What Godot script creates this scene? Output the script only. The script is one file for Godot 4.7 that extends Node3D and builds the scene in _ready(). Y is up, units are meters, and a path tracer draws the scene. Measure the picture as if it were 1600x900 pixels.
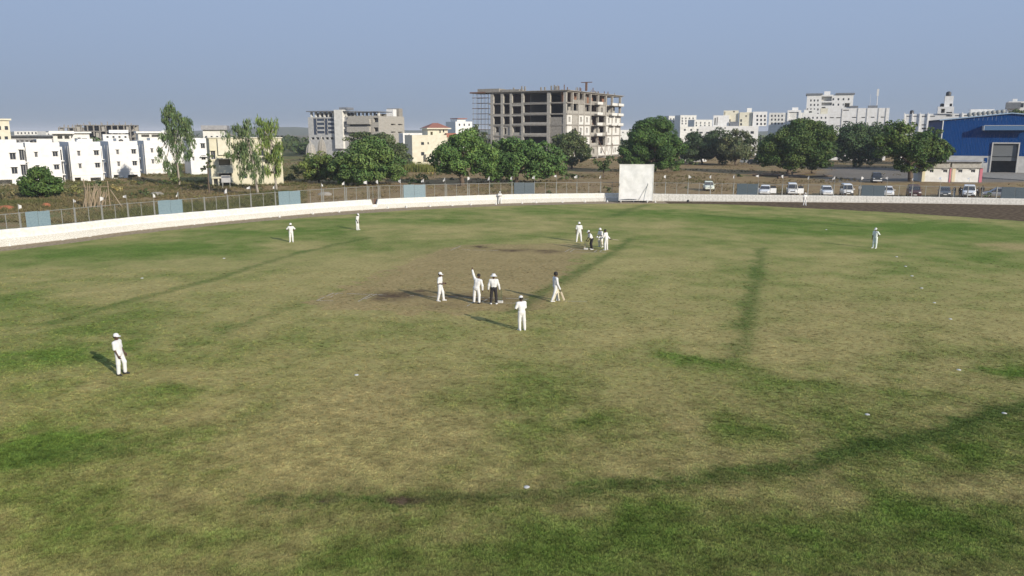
extends Node3D
# A cricket ground seen from a stand about ten metres up. Units are metres, y is up, the camera looks along -z.

const F := 1225.0
const CAMH := 9.8
const PITCH := 0.197396
var rng := RandomNumberGenerator.new()
var taken := {}
var M := {}
var texcache := {}

class MB:
	var v := PackedVector3Array()
	var n := PackedVector3Array()
	var c := PackedColorArray()
	var col := Color(1, 1, 1)
	var use_col := false
	func tri(a: Vector3, b: Vector3, d: Vector3) -> void:
		var m := (d - a).cross(b - a).normalized()
		v.append(a); v.append(b); v.append(d)
		n.append(m); n.append(m); n.append(m)
		if use_col:
			c.append(col); c.append(col); c.append(col)
	func tri_n(a: Vector3, b: Vector3, d: Vector3, na: Vector3, nb: Vector3, nd: Vector3) -> void:
		v.append(a); v.append(b); v.append(d)
		n.append(na); n.append(nb); n.append(nd)
		if use_col:
			c.append(col); c.append(col); c.append(col)
	func quad(a: Vector3, b: Vector3, d: Vector3, e: Vector3) -> void:
		tri(a, b, d); tri(a, d, e)
	# axis box from corner to corner
	func bx(x0: float, y0: float, z0: float, x1: float, y1: float, z1: float) -> void:
		box(Vector3((x0 + x1) / 2, (y0 + y1) / 2, (z0 + z1) / 2), Vector3(absf(x1 - x0), absf(y1 - y0), absf(z1 - z0)))
	func box(o: Vector3, s: Vector3, b := Basis()) -> void:
		var h := s / 2
		var p := []
		for i in 8:
			p.append(o + b * Vector3(h.x * (1 if i & 1 else -1), h.y * (1 if i & 2 else -1), h.z * (1 if i & 4 else -1)))
		quad(p[4], p[6], p[7], p[5]); quad(p[1], p[3], p[2], p[0])
		quad(p[5], p[7], p[3], p[1]); quad(p[0], p[2], p[6], p[4])
		quad(p[2], p[3], p[7], p[6]); quad(p[0], p[4], p[5], p[1])
	func tube(a: Vector3, b: Vector3, ra: float, rb: float, seg := 6, caps := true) -> void:
		var w := (b - a).normalized()
		var s := w.cross(Vector3.RIGHT if absf(w.x) < 0.8 else Vector3.UP).normalized()
		var t := w.cross(s)
		for i in seg:
			var f0 := TAU * i / seg
			var f1 := TAU * (i + 1) / seg
			var n0 := s * cos(f0) + t * sin(f0)
			var n1 := s * cos(f1) + t * sin(f1)
			tri_n(a + n0 * ra, b + n1 * rb, a + n1 * ra, n0, n1, n1)
			tri_n(a + n0 * ra, b + n0 * rb, b + n1 * rb, n0, n0, n1)
			if caps:
				tri(b, b + n1 * rb, b + n0 * rb); tri(a, a + n0 * ra, a + n1 * ra)
	# rings of equal point count, smooth; caps close the ends
	func loft(rings: Array, closed := true, caps := true, flip := false) -> void:
		var k: int = rings[0].size()
		var nr := rings.size()
		var nn := PackedVector3Array()
		nn.resize(k * nr)
		var kk := k if closed else k - 1
		for i in nr - 1:
			for j in kk:
				var j2 := (j + 1) % k
				var a: Vector3 = rings[i][j]
				var b: Vector3 = rings[i][j2]
				var d: Vector3 = rings[i + 1][j2]
				var e: Vector3 = rings[i + 1][j]
				var m := (d - a).cross(b - e)
				if flip: m = -m
				nn[i * k + j] += m; nn[i * k + j2] += m; nn[(i + 1) * k + j2] += m; nn[(i + 1) * k + j] += m
		for i in nn.size(): nn[i] = nn[i].normalized()
		for i in nr - 1:
			for j in kk:
				var j2 := (j + 1) % k
				if flip:
					tri_n(rings[i][j], rings[i + 1][j2], rings[i][j2], nn[i * k + j], nn[(i + 1) * k + j2], nn[i * k + j2])
					tri_n(rings[i][j], rings[i + 1][j], rings[i + 1][j2], nn[i * k + j], nn[(i + 1) * k + j], nn[(i + 1) * k + j2])
				else:
					tri_n(rings[i][j], rings[i][j2], rings[i + 1][j2], nn[i * k + j], nn[i * k + j2], nn[(i + 1) * k + j2])
					tri_n(rings[i][j], rings[i + 1][j2], rings[i + 1][j], nn[i * k + j], nn[(i + 1) * k + j2], nn[(i + 1) * k + j])
		if caps:
			for e in [0, nr - 1]:
				var mid := Vector3.ZERO
				for p in rings[e]: mid += p
				mid /= k
				for j in k:
					var j2 := (j + 1) % k
					if (e == 0) != flip: tri(mid, rings[e][j2], rings[e][j])
					else: tri(mid, rings[e][j], rings[e][j2])
	func lathe(prof: Array, o: Vector3, b := Basis(), seg := 12) -> void:
		var rings := []
		for p in prof:
			var r := PackedVector3Array()
			for i in seg:
				var f := TAU * i / seg
				r.append(o + b * Vector3(p[0] * cos(f), p[1], p[0] * sin(f)))
			rings.append(r)
		loft(rings, true, true)
	func mesh(m: Material = null) -> ArrayMesh:
		var a := []
		a.resize(Mesh.ARRAY_MAX)
		a[Mesh.ARRAY_VERTEX] = v
		a[Mesh.ARRAY_NORMAL] = n
		if use_col: a[Mesh.ARRAY_COLOR] = c
		var am := ArrayMesh.new()
		am.add_surface_from_arrays(Mesh.PRIMITIVE_TRIANGLES, a)
		if m: am.surface_set_material(0, m)
		return am

# ---------- pixels of the photograph (1600 x 900) to directions and places
func ray(px: float, py: float) -> Vector3:
	var x := (px - 800.0) / F
	var y := (450.0 - py) / F
	return Vector3(x, y * cos(PITCH) - sin(PITCH), -y * sin(PITCH) - cos(PITCH))
func gp(px: float, py: float, h := 0.0) -> Vector3:
	var r := ray(px, py)
	var t := (h - CAMH) / r.y
	return Vector3(r.x * t, h, r.z * t)
func at(px: float, py: float, d: float) -> Vector3:
	var r := ray(px, py)
	var t := d / -r.z
	return Vector3(r.x * t, CAMH + r.y * t, -d)
func foot(px: float, py: float, d: float) -> Vector3:      # ground point below what is seen at that pixel at depth d
	var p := at(px, py, d)
	return Vector3(p.x, 0, p.z)
func hy(px: float, py: float, d: float) -> float:
	return at(px, py, d).y
# where the ray through a pixel meets the upright plane through o facing angle a: x along the wall, y up
func fp(o: Vector3, a: float, px: float, py: float) -> Vector2:
	var n := Vector3(sin(a), 0, cos(a))
	var u := Vector3(cos(a), 0, -sin(a))
	var r := ray(px, py)
	var c := Vector3(0, CAMH, 0)
	var t := (o - c).dot(n) / r.dot(n)
	var p := c + r * t - o
	return Vector2(p.dot(u), p.y)

# ---------- nodes
func numbered(called: String) -> String:
	var k: int = taken.get(called, 0)
	taken[called] = k + 1
	return called if k == 0 else "%s_%03d" % [called, k]
func tag(o: Node, label: String, category := "", group := "", kind := "") -> Node:
	if label: o.set_meta("label", label)
	if category: o.set_meta("category", category)
	if group: o.set_meta("group", group)
	if kind: o.set_meta("kind", kind)
	return o
func thing(called: String, label: String, category: String, where := Vector3.ZERO, turn := 0.0, group := "") -> Node3D:
	var o := Node3D.new()
	o.name = numbered(called)
	add_child(o)
	o.position = where
	o.rotation.y = turn
	tag(o, label, category, group)
	return o
func put(mesh: Mesh, called: String, m: Material, parent: Node = null, where := Vector3.ZERO) -> MeshInstance3D:
	var o := MeshInstance3D.new()
	o.mesh = mesh
	if m: o.material_override = m
	o.name = called if parent else numbered(called)
	(parent if parent else self).add_child(o, true)
	o.position = where
	return o
func pm(mb: MB, called: String, m: Material, parent: Node = null, where := Vector3.ZERO) -> MeshInstance3D:
	return put(mb.mesh(), called, m, parent, where)
func copy(o: Node3D, label := "", group := "") -> Node3D:
	var c: Node3D = o.duplicate()
	var nm := String(o.name)
	if nm.length() > 4 and nm.substr(nm.length() - 4, 1) == "_" and nm.right(3).is_valid_int(): nm = nm.left(nm.length() - 4)
	c.name = numbered(nm)
	add_child(c)
	if label: c.set_meta("label", label)
	if group: c.set_meta("group", group)
	return c
var boxes := {}
func boxmesh(s: Vector3) -> Mesh:
	var key := "%.2f %.2f %.2f" % [s.x, s.y, s.z]
	if not boxes.has(key):
		var b := MB.new()
		b.box(Vector3.ZERO, s)
		boxes[key] = b.mesh()
	return boxes[key]

# ---------- materials. Colours are linear base colours.
func L(r: float, g: float, b: float) -> Color:
	return Color(r, g, b).linear_to_srgb()
func noise(sd: int, freq: float, oct := 4, gain := 0.5) -> FastNoiseLite:
	var f := FastNoiseLite.new()
	f.noise_type = FastNoiseLite.TYPE_SIMPLEX_SMOOTH
	f.seed = sd
	f.frequency = freq
	f.fractal_type = FastNoiseLite.FRACTAL_FBM
	f.fractal_octaves = oct
	f.fractal_gain = gain
	return f
func tex(sd: int, freq: float, oct: int, a: Color, b: Color, lo := 0.25, hi := 0.75, size := 256) -> ImageTexture:
	var key := str([sd, freq, oct, a, b, lo, hi, size])
	if texcache.has(key): return texcache[key]
	var src := noise(sd, freq, oct).get_seamless_image(size, size)
	src.convert(Image.FORMAT_L8)
	var g := src.get_data()
	var out := PackedByteArray()
	out.resize(size * size * 3)
	var lut := []
	for i in 256:
		var t := clampf((i / 255.0 - lo) / (hi - lo), 0, 1)
		lut.append(Color(lerpf(a.r, b.r, t), lerpf(a.g, b.g, t), lerpf(a.b, b.b, t)).linear_to_srgb())
	for i in size * size:
		var q: Color = lut[g[i]]
		out[i * 3] = int(q.r * 255); out[i * 3 + 1] = int(q.g * 255); out[i * 3 + 2] = int(q.b * 255)
	var t2 := ImageTexture.create_from_image(Image.create_from_data(size, size, false, Image.FORMAT_RGB8, out))
	texcache[key] = t2
	return t2
func plain(a: Color, rough := 0.8, metal := 0.0) -> StandardMaterial3D:
	var m := StandardMaterial3D.new()
	m.albedo_color = a.linear_to_srgb()
	m.roughness = rough
	m.metallic = metal
	return m
# a mottled material: two colours mixed by noise, `size` metres for one repeat
func mot(a: Color, b: Color, size := 4.0, rough := 0.85, sd := 1, freq := 0.02, oct := 5) -> StandardMaterial3D:
	var m := StandardMaterial3D.new()
	m.albedo_texture = tex(sd, freq, oct, a, b)
	m.uv1_triplanar = true
	m.uv1_world_triplanar = true
	m.uv1_scale = Vector3.ONE / size
	m.roughness = rough
	if rough >= 0.9: m.metallic_specular = 0.12
	return m
func leafmat(rough := 0.6) -> StandardMaterial3D:
	var m := StandardMaterial3D.new()
	m.vertex_color_use_as_albedo = true
	m.roughness = rough
	m.metallic_specular = 0.3
	m.backlight_enabled = true
	m.backlight = Color(0.14, 0.18, 0.06)
	m.cull_mode = BaseMaterial3D.CULL_DISABLED
	return m
func V(x: float, y: float, z: float) -> Vector3:
	return Vector3(x, y, z)

func make_materials() -> void:
	M.white = mot(Color(0.66, 0.65, 0.62), Color(0.76, 0.755, 0.74), 7.0, 0.85, 3)
	M.offwhite = mot(Color(0.58, 0.57, 0.53), Color(0.70, 0.69, 0.65), 9.0, 0.85, 4)
	M.cream = mot(Color(0.55, 0.515, 0.38), Color(0.62, 0.585, 0.45), 7.0, 0.85, 5)
	M.paleyellow = mot(Color(0.58, 0.54, 0.42), Color(0.65, 0.62, 0.50), 7.0, 0.85, 6)
	M.concrete = mot(Color(0.22, 0.205, 0.18), Color(0.32, 0.30, 0.265), 6.0, 0.9, 7, 0.03)
	M.concrete_light = mot(Color(0.31, 0.295, 0.26), Color(0.42, 0.40, 0.36), 5.0, 0.9, 8, 0.03)
	M.concrete_dark = mot(Color(0.20, 0.185, 0.165), Color(0.30, 0.28, 0.25), 5.0, 0.92, 9, 0.03)
	M.brickwork = mot(Color(0.20, 0.11, 0.075), Color(0.30, 0.17, 0.11), 3.0, 0.92, 10, 0.05)
	M.greywall = mot(Color(0.36, 0.36, 0.355), Color(0.46, 0.46, 0.45), 8.0, 0.85, 11)
	M.greydark = mot(Color(0.13, 0.14, 0.155), Color(0.19, 0.20, 0.215), 6.0, 0.8, 12)
	M.roofgrey = mot(Color(0.22, 0.22, 0.23), Color(0.31, 0.31, 0.315), 6.0, 0.7, 13)
	M.roofred = mot(Color(0.25, 0.095, 0.065), Color(0.34, 0.145, 0.10), 3.0, 0.85, 14, 0.05)
	M.glass = plain(Color(0.035, 0.04, 0.05), 0.12)
	M.glass_blue = plain(Color(0.05, 0.065, 0.10), 0.15)
	M.inside = mot(Color(0.46, 0.45, 0.42), Color(0.56, 0.55, 0.51), 3.0, 0.95, 30)
	M.shutter = plain(Color(0.13, 0.14, 0.145), 0.6)
	M.disc = plain(Color(0.50, 0.50, 0.48), 0.8)
	M.frame = plain(Color(0.45, 0.44, 0.42), 0.6)
	M.darkframe = plain(Color(0.10, 0.09, 0.085), 0.6)
	M.steel = plain(Color(0.30, 0.31, 0.30), 0.5, 0.3)
	M.galv = mot(Color(0.20, 0.20, 0.18), Color(0.30, 0.30, 0.275), 1.0, 0.55, 15, 0.04)
	M.rust = mot(Color(0.10, 0.055, 0.035), Color(0.20, 0.11, 0.07), 1.0, 0.8, 16, 0.04)
	M.blue = mot(Color(0.002, 0.042, 0.165), Color(0.003, 0.048, 0.185), 9.0, 0.55, 17)
	M.blue.metallic_specular = 0.15
	M.sheet = mot(Color(0.135, 0.20, 0.235), Color(0.19, 0.26, 0.29), 1.4, 0.5, 18, 0.03)
	M.sheet_shaded = mot(Color(0.045, 0.068, 0.085), Color(0.068, 0.095, 0.115), 1.4, 0.5, 28, 0.03)  # same sheeting with shade put into the colour, for the right fence
	M.bark = mot(Color(0.10, 0.075, 0.055), Color(0.19, 0.15, 0.115), 1.0, 0.95, 19, 0.05)
	M.palebark = mot(Color(0.24, 0.205, 0.165), Color(0.42, 0.38, 0.32), 1.0, 0.85, 20, 0.05)
	M.leaf = leafmat()
	M.dirt = mot(Color(0.11, 0.075, 0.05), Color(0.21, 0.145, 0.095), 9.0, 0.97, 21, 0.03)
	M.reddirt = mot(Color(0.30, 0.11, 0.06), Color(0.42, 0.18, 0.10), 2.0, 0.97, 22, 0.04)
	M.bamboo = mot(Color(0.22, 0.165, 0.105), Color(0.38, 0.30, 0.20), 1.2, 0.7, 23, 0.05)
	M.tyre = plain(Color(0.02, 0.02, 0.02), 0.85)
	M.rim = plain(Color(0.35, 0.35, 0.36), 0.35, 0.7)
	M.black = plain(Color(0.02, 0.02, 0.022), 0.6)
	M.lamp = plain(Color(0.75, 0.75, 0.72), 0.15)
	M.redlamp = plain(Color(0.35, 0.02, 0.02), 0.2)
	M.flagcloth = plain(Color(0.58, 0.57, 0.56), 0.9)
	M.flagcloth.cull_mode = BaseMaterial3D.CULL_DISABLED
	M.stonewash = mot(Color(0.44, 0.425, 0.375), Color(0.70, 0.69, 0.65), 1.3, 0.95, 29, 0.045, 5)
	M.limewash = mot(Color(0.60, 0.585, 0.53), Color(0.76, 0.75, 0.70), 2.6, 0.92, 24, 0.03)
	M.wallgrey = mot(Color(0.50, 0.49, 0.455), Color(0.66, 0.65, 0.61), 3.0, 0.92, 25, 0.03)
	M.screen = mot(Color(0.66, 0.66, 0.655), Color(0.73, 0.73, 0.725), 4.0, 0.9, 26)
	M.paint = plain(Color(0.62, 0.61, 0.58), 0.7)
	M.chalk = mot(Color(0.27, 0.235, 0.165), Color(0.50, 0.48, 0.42), 0.9, 0.95, 27, 0.04)
	M.skin = plain(Color(0.075, 0.038, 0.024), 0.55)
	M.hair = plain(Color(0.012, 0.01, 0.009), 0.7)
	M.kit = plain(Color(0.67, 0.665, 0.65), 0.9)
	M.kit2 = plain(Color(0.64, 0.64, 0.635), 0.9)
	M.kitblue = plain(Color(0.56, 0.60, 0.67), 0.9)
	M.kitgreen = plain(Color(0.66, 0.715, 0.675), 0.9)
	M.blackcloth = plain(Color(0.022, 0.02, 0.022), 0.9)
	M.pad = plain(Color(0.64, 0.58, 0.44), 0.8)
	M.willow = plain(Color(0.46, 0.39, 0.28), 0.6)
	M.stump = plain(Color(0.09, 0.12, 0.055), 0.6)
	M.tank = plain(Color(0.03, 0.03, 0.032), 0.5)

func make_view() -> void:
	var cam := Camera3D.new()
	cam.name = "camera"
	cam.position = Vector3(0, CAMH, 0)
	cam.rotation.x = -PITCH
	cam.fov = rad_to_deg(2.0 * atan(450.0 / F))
	cam.near = 0.1
	cam.far = 9000
	add_child(cam)
	cam.make_current()
	var sky := ProceduralSkyMaterial.new()
	sky.sky_top_color = L(0.278, 0.37, 0.545)
	sky.sky_horizon_color = L(0.225, 0.272, 0.338)
	sky.sky_curve = 0.06
	sky.ground_bottom_color = L(0.12, 0.105, 0.07)
	sky.ground_horizon_color = L(0.30, 0.33, 0.37)
	sky.sun_angle_max = 1.0
	var s := Sky.new()
	s.sky_material = sky
	var env := Environment.new()
	env.background_mode = Environment.BG_SKY
	env.sky = s
	env.tonemap_mode = Environment.TONE_MAPPER_LINEAR
	env.tonemap_exposure = 1.2
	env.background_energy_multiplier = 1.0
	env.fog_enabled = true
	env.fog_density = 0.0002
	env.fog_light_color = Color(0.87, 0.89, 0.93)
	env.sdfgi_enabled = true
	env.ssao_enabled = true
	env.ssil_enabled = true
	var we := WorldEnvironment.new()
	we.name = "world_environment"
	we.environment = env
	add_child(we)
	# low sun behind the camera's right shoulder: shadows fall away to the left, 2.7 times the height
	var sun := DirectionalLight3D.new()
	sun.name = "sun"
	sun.light_energy = 1.35
	sun.light_color = Color(1.0, 0.96, 0.895)
	sun.light_angular_distance = 0.5
	sun.shadow_enabled = true
	add_child(sun)
	var el := deg_to_rad(21.0)
	var az := deg_to_rad(41.0)
	sun.look_at_from_position(Vector3(sin(az) * cos(el), sin(el), cos(az) * cos(el)) * 100.0, Vector3.ZERO)

# ---------- field outline: where the grass ends, as pixels on the ground
var edge_px := [[-60, 400], [0, 393], [100, 381.5], [200, 367.5], [300, 356.5], [400, 346.5], [500, 338.5], [600, 331], [700, 325.5], [800, 321.5], [950, 318.5], [1050, 318.2], [1150, 320], [1250, 325], [1400, 332.5], [1600, 346], [1700, 354]]
var wall_px := [[-60, 393.5], [0, 386], [100, 374.5], [200, 361.5], [300, 351], [400, 341.5], [500, 332.8], [600, 326], [700, 321.4], [800, 317.6], [900, 315.4], [965, 314.5], [1080, 314.8], [1250, 316], [1440, 318], [1600, 320.5], [1700, 322.2]]
func smooth_line(px: Array, step: float) -> PackedVector3Array:
	var c := Curve3D.new()
	var pts := []
	for p in px: pts.append(gp(p[0], p[1]))
	for i in pts.size():
		var t := Vector3.ZERO
		if i > 0 and i < pts.size() - 1:
			t = (pts[i + 1] - pts[i - 1]).normalized()
			c.add_point(pts[i], -t * pts[i].distance_to(pts[i - 1]) * 0.3, t * pts[i].distance_to(pts[i + 1]) * 0.3)
		else: c.add_point(pts[i])
	c.bake_interval = 0.1
	var out := PackedVector3Array()
	var n := int(c.get_baked_length() / step)
	for i in n + 1: out.append(c.sample_baked(c.get_baked_length() * i / n))
	return out

const FX0 := -84.0
const FZ0 := -122.0
const FW := 168.0
const FH := 114.0
const TW := 1680
const TH := 1140
var field_img: Image
var gmask := PackedFloat32Array()   # greener (+) or drier (-)
var smask := PackedFloat32Array()   # bare soil
var dmask := PackedFloat32Array()   # long rank grass
var pmask := PackedFloat32Array()   # turf worn to pale brown
const MW := 840
const MH := 570
func blob(mask: PackedFloat32Array, px: float, py: float, rx: float, ry: float, amt: float) -> void:
	# rx, ry in pixels of the photograph
	var c := gp(px, py)
	var wx := absf(gp(px + rx, py).x - gp(px - rx, py).x) / 2
	var wz := absf(gp(px, py - ry).z - gp(px, py + ry).z) / 2
	var i0 := clampi(int((c.x - wx * 2 - FX0) / FW * MW), 0, MW - 1)
	var i1 := clampi(int((c.x + wx * 2 - FX0) / FW * MW), 0, MW - 1)
	var j0 := clampi(int((c.z - wz * 2 - FZ0) / FH * MH), 0, MH - 1)
	var j1 := clampi(int((c.z + wz * 2 - FZ0) / FH * MH), 0, MH - 1)
	for j in range(j0, j1 + 1):
		for i in range(i0, i1 + 1):
			var x := (FX0 + (i + 0.5) / MW * FW - c.x) / wx
			var z := (FZ0 + (j + 0.5) / MH * FH - c.z) / wz
			var q := x * x + z * z
			if q < 4.0: mask[j * MW + i] += amt * exp(-q * 1.4)
func stripe(mask: PackedFloat32Array, px: Array, w: float, amt: float) -> void:
	for k in px.size() - 1:
		var a := gp(px[k][0], px[k][1])
		var b := gp(px[k + 1][0], px[k + 1][1])
		var i0 := clampi(int((minf(a.x, b.x) - w * 2 - FX0) / FW * MW), 0, MW - 1)
		var i1 := clampi(int((maxf(a.x, b.x) + w * 2 - FX0) / FW * MW), 0, MW - 1)
		var j0 := clampi(int((minf(a.z, b.z) - w * 2 - FZ0) / FH * MH), 0, MH - 1)
		var j1 := clampi(int((maxf(a.z, b.z) + w * 2 - FZ0) / FH * MH), 0, MH - 1)
		var ab := b - a
		for j in range(j0, j1 + 1):
			for i in range(i0, i1 + 1):
				var p := Vector3(FX0 + (i + 0.5) / MW * FW, 0, FZ0 + (j + 0.5) / MH * FH)
				var t := clampf((p - a).dot(ab) / ab.length_squared(), 0, 1)
				var d := (p - a - ab * t).length() / w
				if d < 1.6: mask[j * MW + i] = maxf(mask[j * MW + i], amt * exp(-d * d * 1.5)) if amt > 0 else minf(mask[j * MW + i], amt * exp(-d * d * 1.5))

func paint_field() -> void:
	for m in [gmask, smask, dmask, pmask]: m.resize(MW * MH)
	# broad lush and dry areas (worn turf, watering)
	for b in [
		[60, 400, 160, 22, 0.22], [250, 385, 170, 16, 0.4], [430, 362, 130, 9, 0.5], [600, 345, 150, 7, 0.5], [800, 330, 200, 5, 0.25], [1000, 335, 200, 7, 0.4], [1130, 345, 130, 6, 0.35],
		[1260, 365, 170, 12, 0.3], [1500, 380, 140, 22, 0.35], [40, 470, 80, 16, 0.25], [1490, 355, 120, 7, 0.4], [1540, 420, 110, 20, 0.2], [1290, 430, 100, 8, 0.12],
		[60, 560, 90, 34, 0.45], [210, 555, 130, 26, 0.35], [250, 615, 90, 22, 0.4], [110, 690, 110, 26, 0.6], [50, 770, 90, 30, 0.15], [20, 710, 60, 26, 0.5], [330, 600, 80, 20, 0.3],
		[280, 700, 80, 22, 0.25], [370, 740, 60, 16, 0.3], [110, 850, 110, 30, 0.3], [500, 880, 160, 30, 0.3], [820, 590, 120, 14, 0.25], [1110, 565, 70, 18, 0.7], [1000, 560, 120, 16, 0.3],
		[1570, 584, 60, 9, 0.95], [1440, 620, 110, 20, 0.25], [1250, 600, 120, 18, 0.3], [880, 660, 90, 18, 0.3], [1150, 680, 100, 24, 0.35], [950, 740, 100, 18, 0.25],
		[1050, 825, 240, 50, 0.32], [1350, 800, 220, 60, 0.28], [1500, 720, 120, 26, 0.4], [1540, 860, 160, 50, 0.4], [850, 870, 220, 50, 0.34], [650, 840, 130, 30, 0.25], [1280, 860, 90, 26, 0.35],
		[760, 450, 240, 60, -0.35], [560, 640, 230, 60, -0.15], [330, 530, 110, 24, -0.2], [700, 700, 190, 40, -0.1], [1480, 810, 140, 45, 0.5], [1560, 700, 80, 30, 0.25], [1300, 520, 130, 50, -0.35], [1000, 480, 130, 45, -0.3], [1020, 640, 160, 45, -0.35],
		[1050, 410, 120, 20, -0.25], [1420, 470, 120, 25, -0.25], [1560, 520, 80, 28, -0.3], [230, 450, 130, 14, -0.3], [500, 420, 130, 18, -0.3], [70, 608, 90, 22, 0.4], [200, 660, 160, 30, 0.18], [330, 860, 200, 50, 0.22], [150, 800, 160, 40, 0.12], [1330, 350, 200, 10, 0.45], [1200, 340, 150, 6, 0.25], [1500, 365, 140, 12, 0.3], [330, 380, 120, 14, 0.2],
		[1580, 385, 60, 7, -0.8], [1450, 340, 40, 3, -0.2], [1330, 400, 40, 4, -0.4], [900, 340, 90, 4, -0.35], [1540, 640, 60, 9, -0.3], [1560, 760, 90, 20, -0.3], [180, 430, 70, 8, -0.2], [470, 385, 60, 5, -0.3]]:
		blob(gmask, b[0], b[1], b[2], b[3], b[4])
	# rank strips along old ropes, drains and the edges of the square
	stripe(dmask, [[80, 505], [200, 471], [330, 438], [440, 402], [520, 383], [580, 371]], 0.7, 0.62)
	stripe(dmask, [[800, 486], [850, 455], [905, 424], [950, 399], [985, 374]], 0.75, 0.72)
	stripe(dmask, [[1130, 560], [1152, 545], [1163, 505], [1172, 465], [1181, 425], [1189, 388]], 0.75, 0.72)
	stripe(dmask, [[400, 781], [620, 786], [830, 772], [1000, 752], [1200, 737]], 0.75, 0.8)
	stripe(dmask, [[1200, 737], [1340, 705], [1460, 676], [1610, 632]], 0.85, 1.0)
	stripe(dmask, [[345, 518], [400, 498], [460, 478]], 0.7, 0.5)
	stripe(dmask, [[255, 690], [190, 700], [40, 715]], 0.9, 0.5)
	stripe(dmask, [[960, 337], [985, 327], [1010, 320]], 1.2, 0.7)
	stripe(dmask, [[1100, 336], [1180, 343], [1290, 350], [1340, 354]], 0.9, 0.7)
	stripe(dmask, [[1460, 388], [1510, 392]], 0.6, 0.6)
	# bare, rolled soil of the square and scuffed ends
	var sq := PackedVector2Array()
	for p in [[470, 476], [620, 418], [715, 382], [925, 381], [890, 420], [838, 484], [650, 492]]:
		var q := gp(p[0], p[1])
		sq.append(Vector2(q.x, q.z))
	for j in range(int((-78.0 - FZ0) / FH * MH), int((-36.0 - FZ0) / FH * MH)):
		for i in range(int((-22.0 - FX0) / FW * MW), int((14.0 - FX0) / FW * MW)):
			var q := Vector2(FX0 + (i + 0.5) / MW * FW, FZ0 + (j + 0.5) / MH * FH)
			if Geometry2D.is_point_in_polygon(q, sq): pmask[j * MW + i] += 0.62
	for b in [[700, 432, 150, 36, 0.35], [640, 462, 150, 14, 0.5], [790, 412, 120, 22, 0.55], [770, 470, 90, 16, 0.5], [840, 392, 100, 6, 0.5], [690, 400, 80, 14, 0.4], [850, 430, 70, 22, 0.3], [640, 600, 100, 20, 0.3], [560, 640, 120, 30, 0.2], [1240, 522, 60, 14, 0.3], [1300, 480, 90, 20, 0.2], [1580, 385, 60, 7, 0.5]]:
		blob(pmask, b[0], b[1], b[2], b[3], b[4])
	for b in [
		[622, 461, 48, 5, 1.0], [585, 458, 18, 3.5, 0.7], [600, 468, 30, 3.5, 0.7], [716, 462, 46, 6, 0.7], [770, 468, 60, 6, 0.55], [690, 478, 50, 6, 0.35], [655, 455, 20, 2, 0.8],
		[750, 386.5, 13, 2.4, 1.3], [793, 391.5, 26, 2.6, 1.0], [857, 393, 26, 2.8, 0.9], [820, 390, 20, 1.4, 0.5], [905, 388, 22, 2, 0.5], [925, 392, 22, 2, 0.5],
		[428, 779, 26, 5, 0.9], [515, 785, 24, 6, 0.75], [640, 784, 40, 7, 0.9], [720, 779, 34, 6, 0.55], [800, 775, 40, 6, 0.4]]:
		blob(smask, b[0], b[1], b[2], b[3], b[4])

func sample(mask: PackedFloat32Array, u: float, v: float) -> float:
	var x := clampf(u * MW - 0.5, 0, MW - 1.001)
	var y := clampf(v * MH - 0.5, 0, MH - 1.001)
	var i := int(x)
	var j := int(y)
	var a := x - i
	var b := y - j
	var k := j * MW + i
	return (mask[k] * (1 - a) + mask[k + 1] * a) * (1 - b) + (mask[k + MW] * (1 - a) + mask[k + MW + 1] * a) * b

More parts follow.
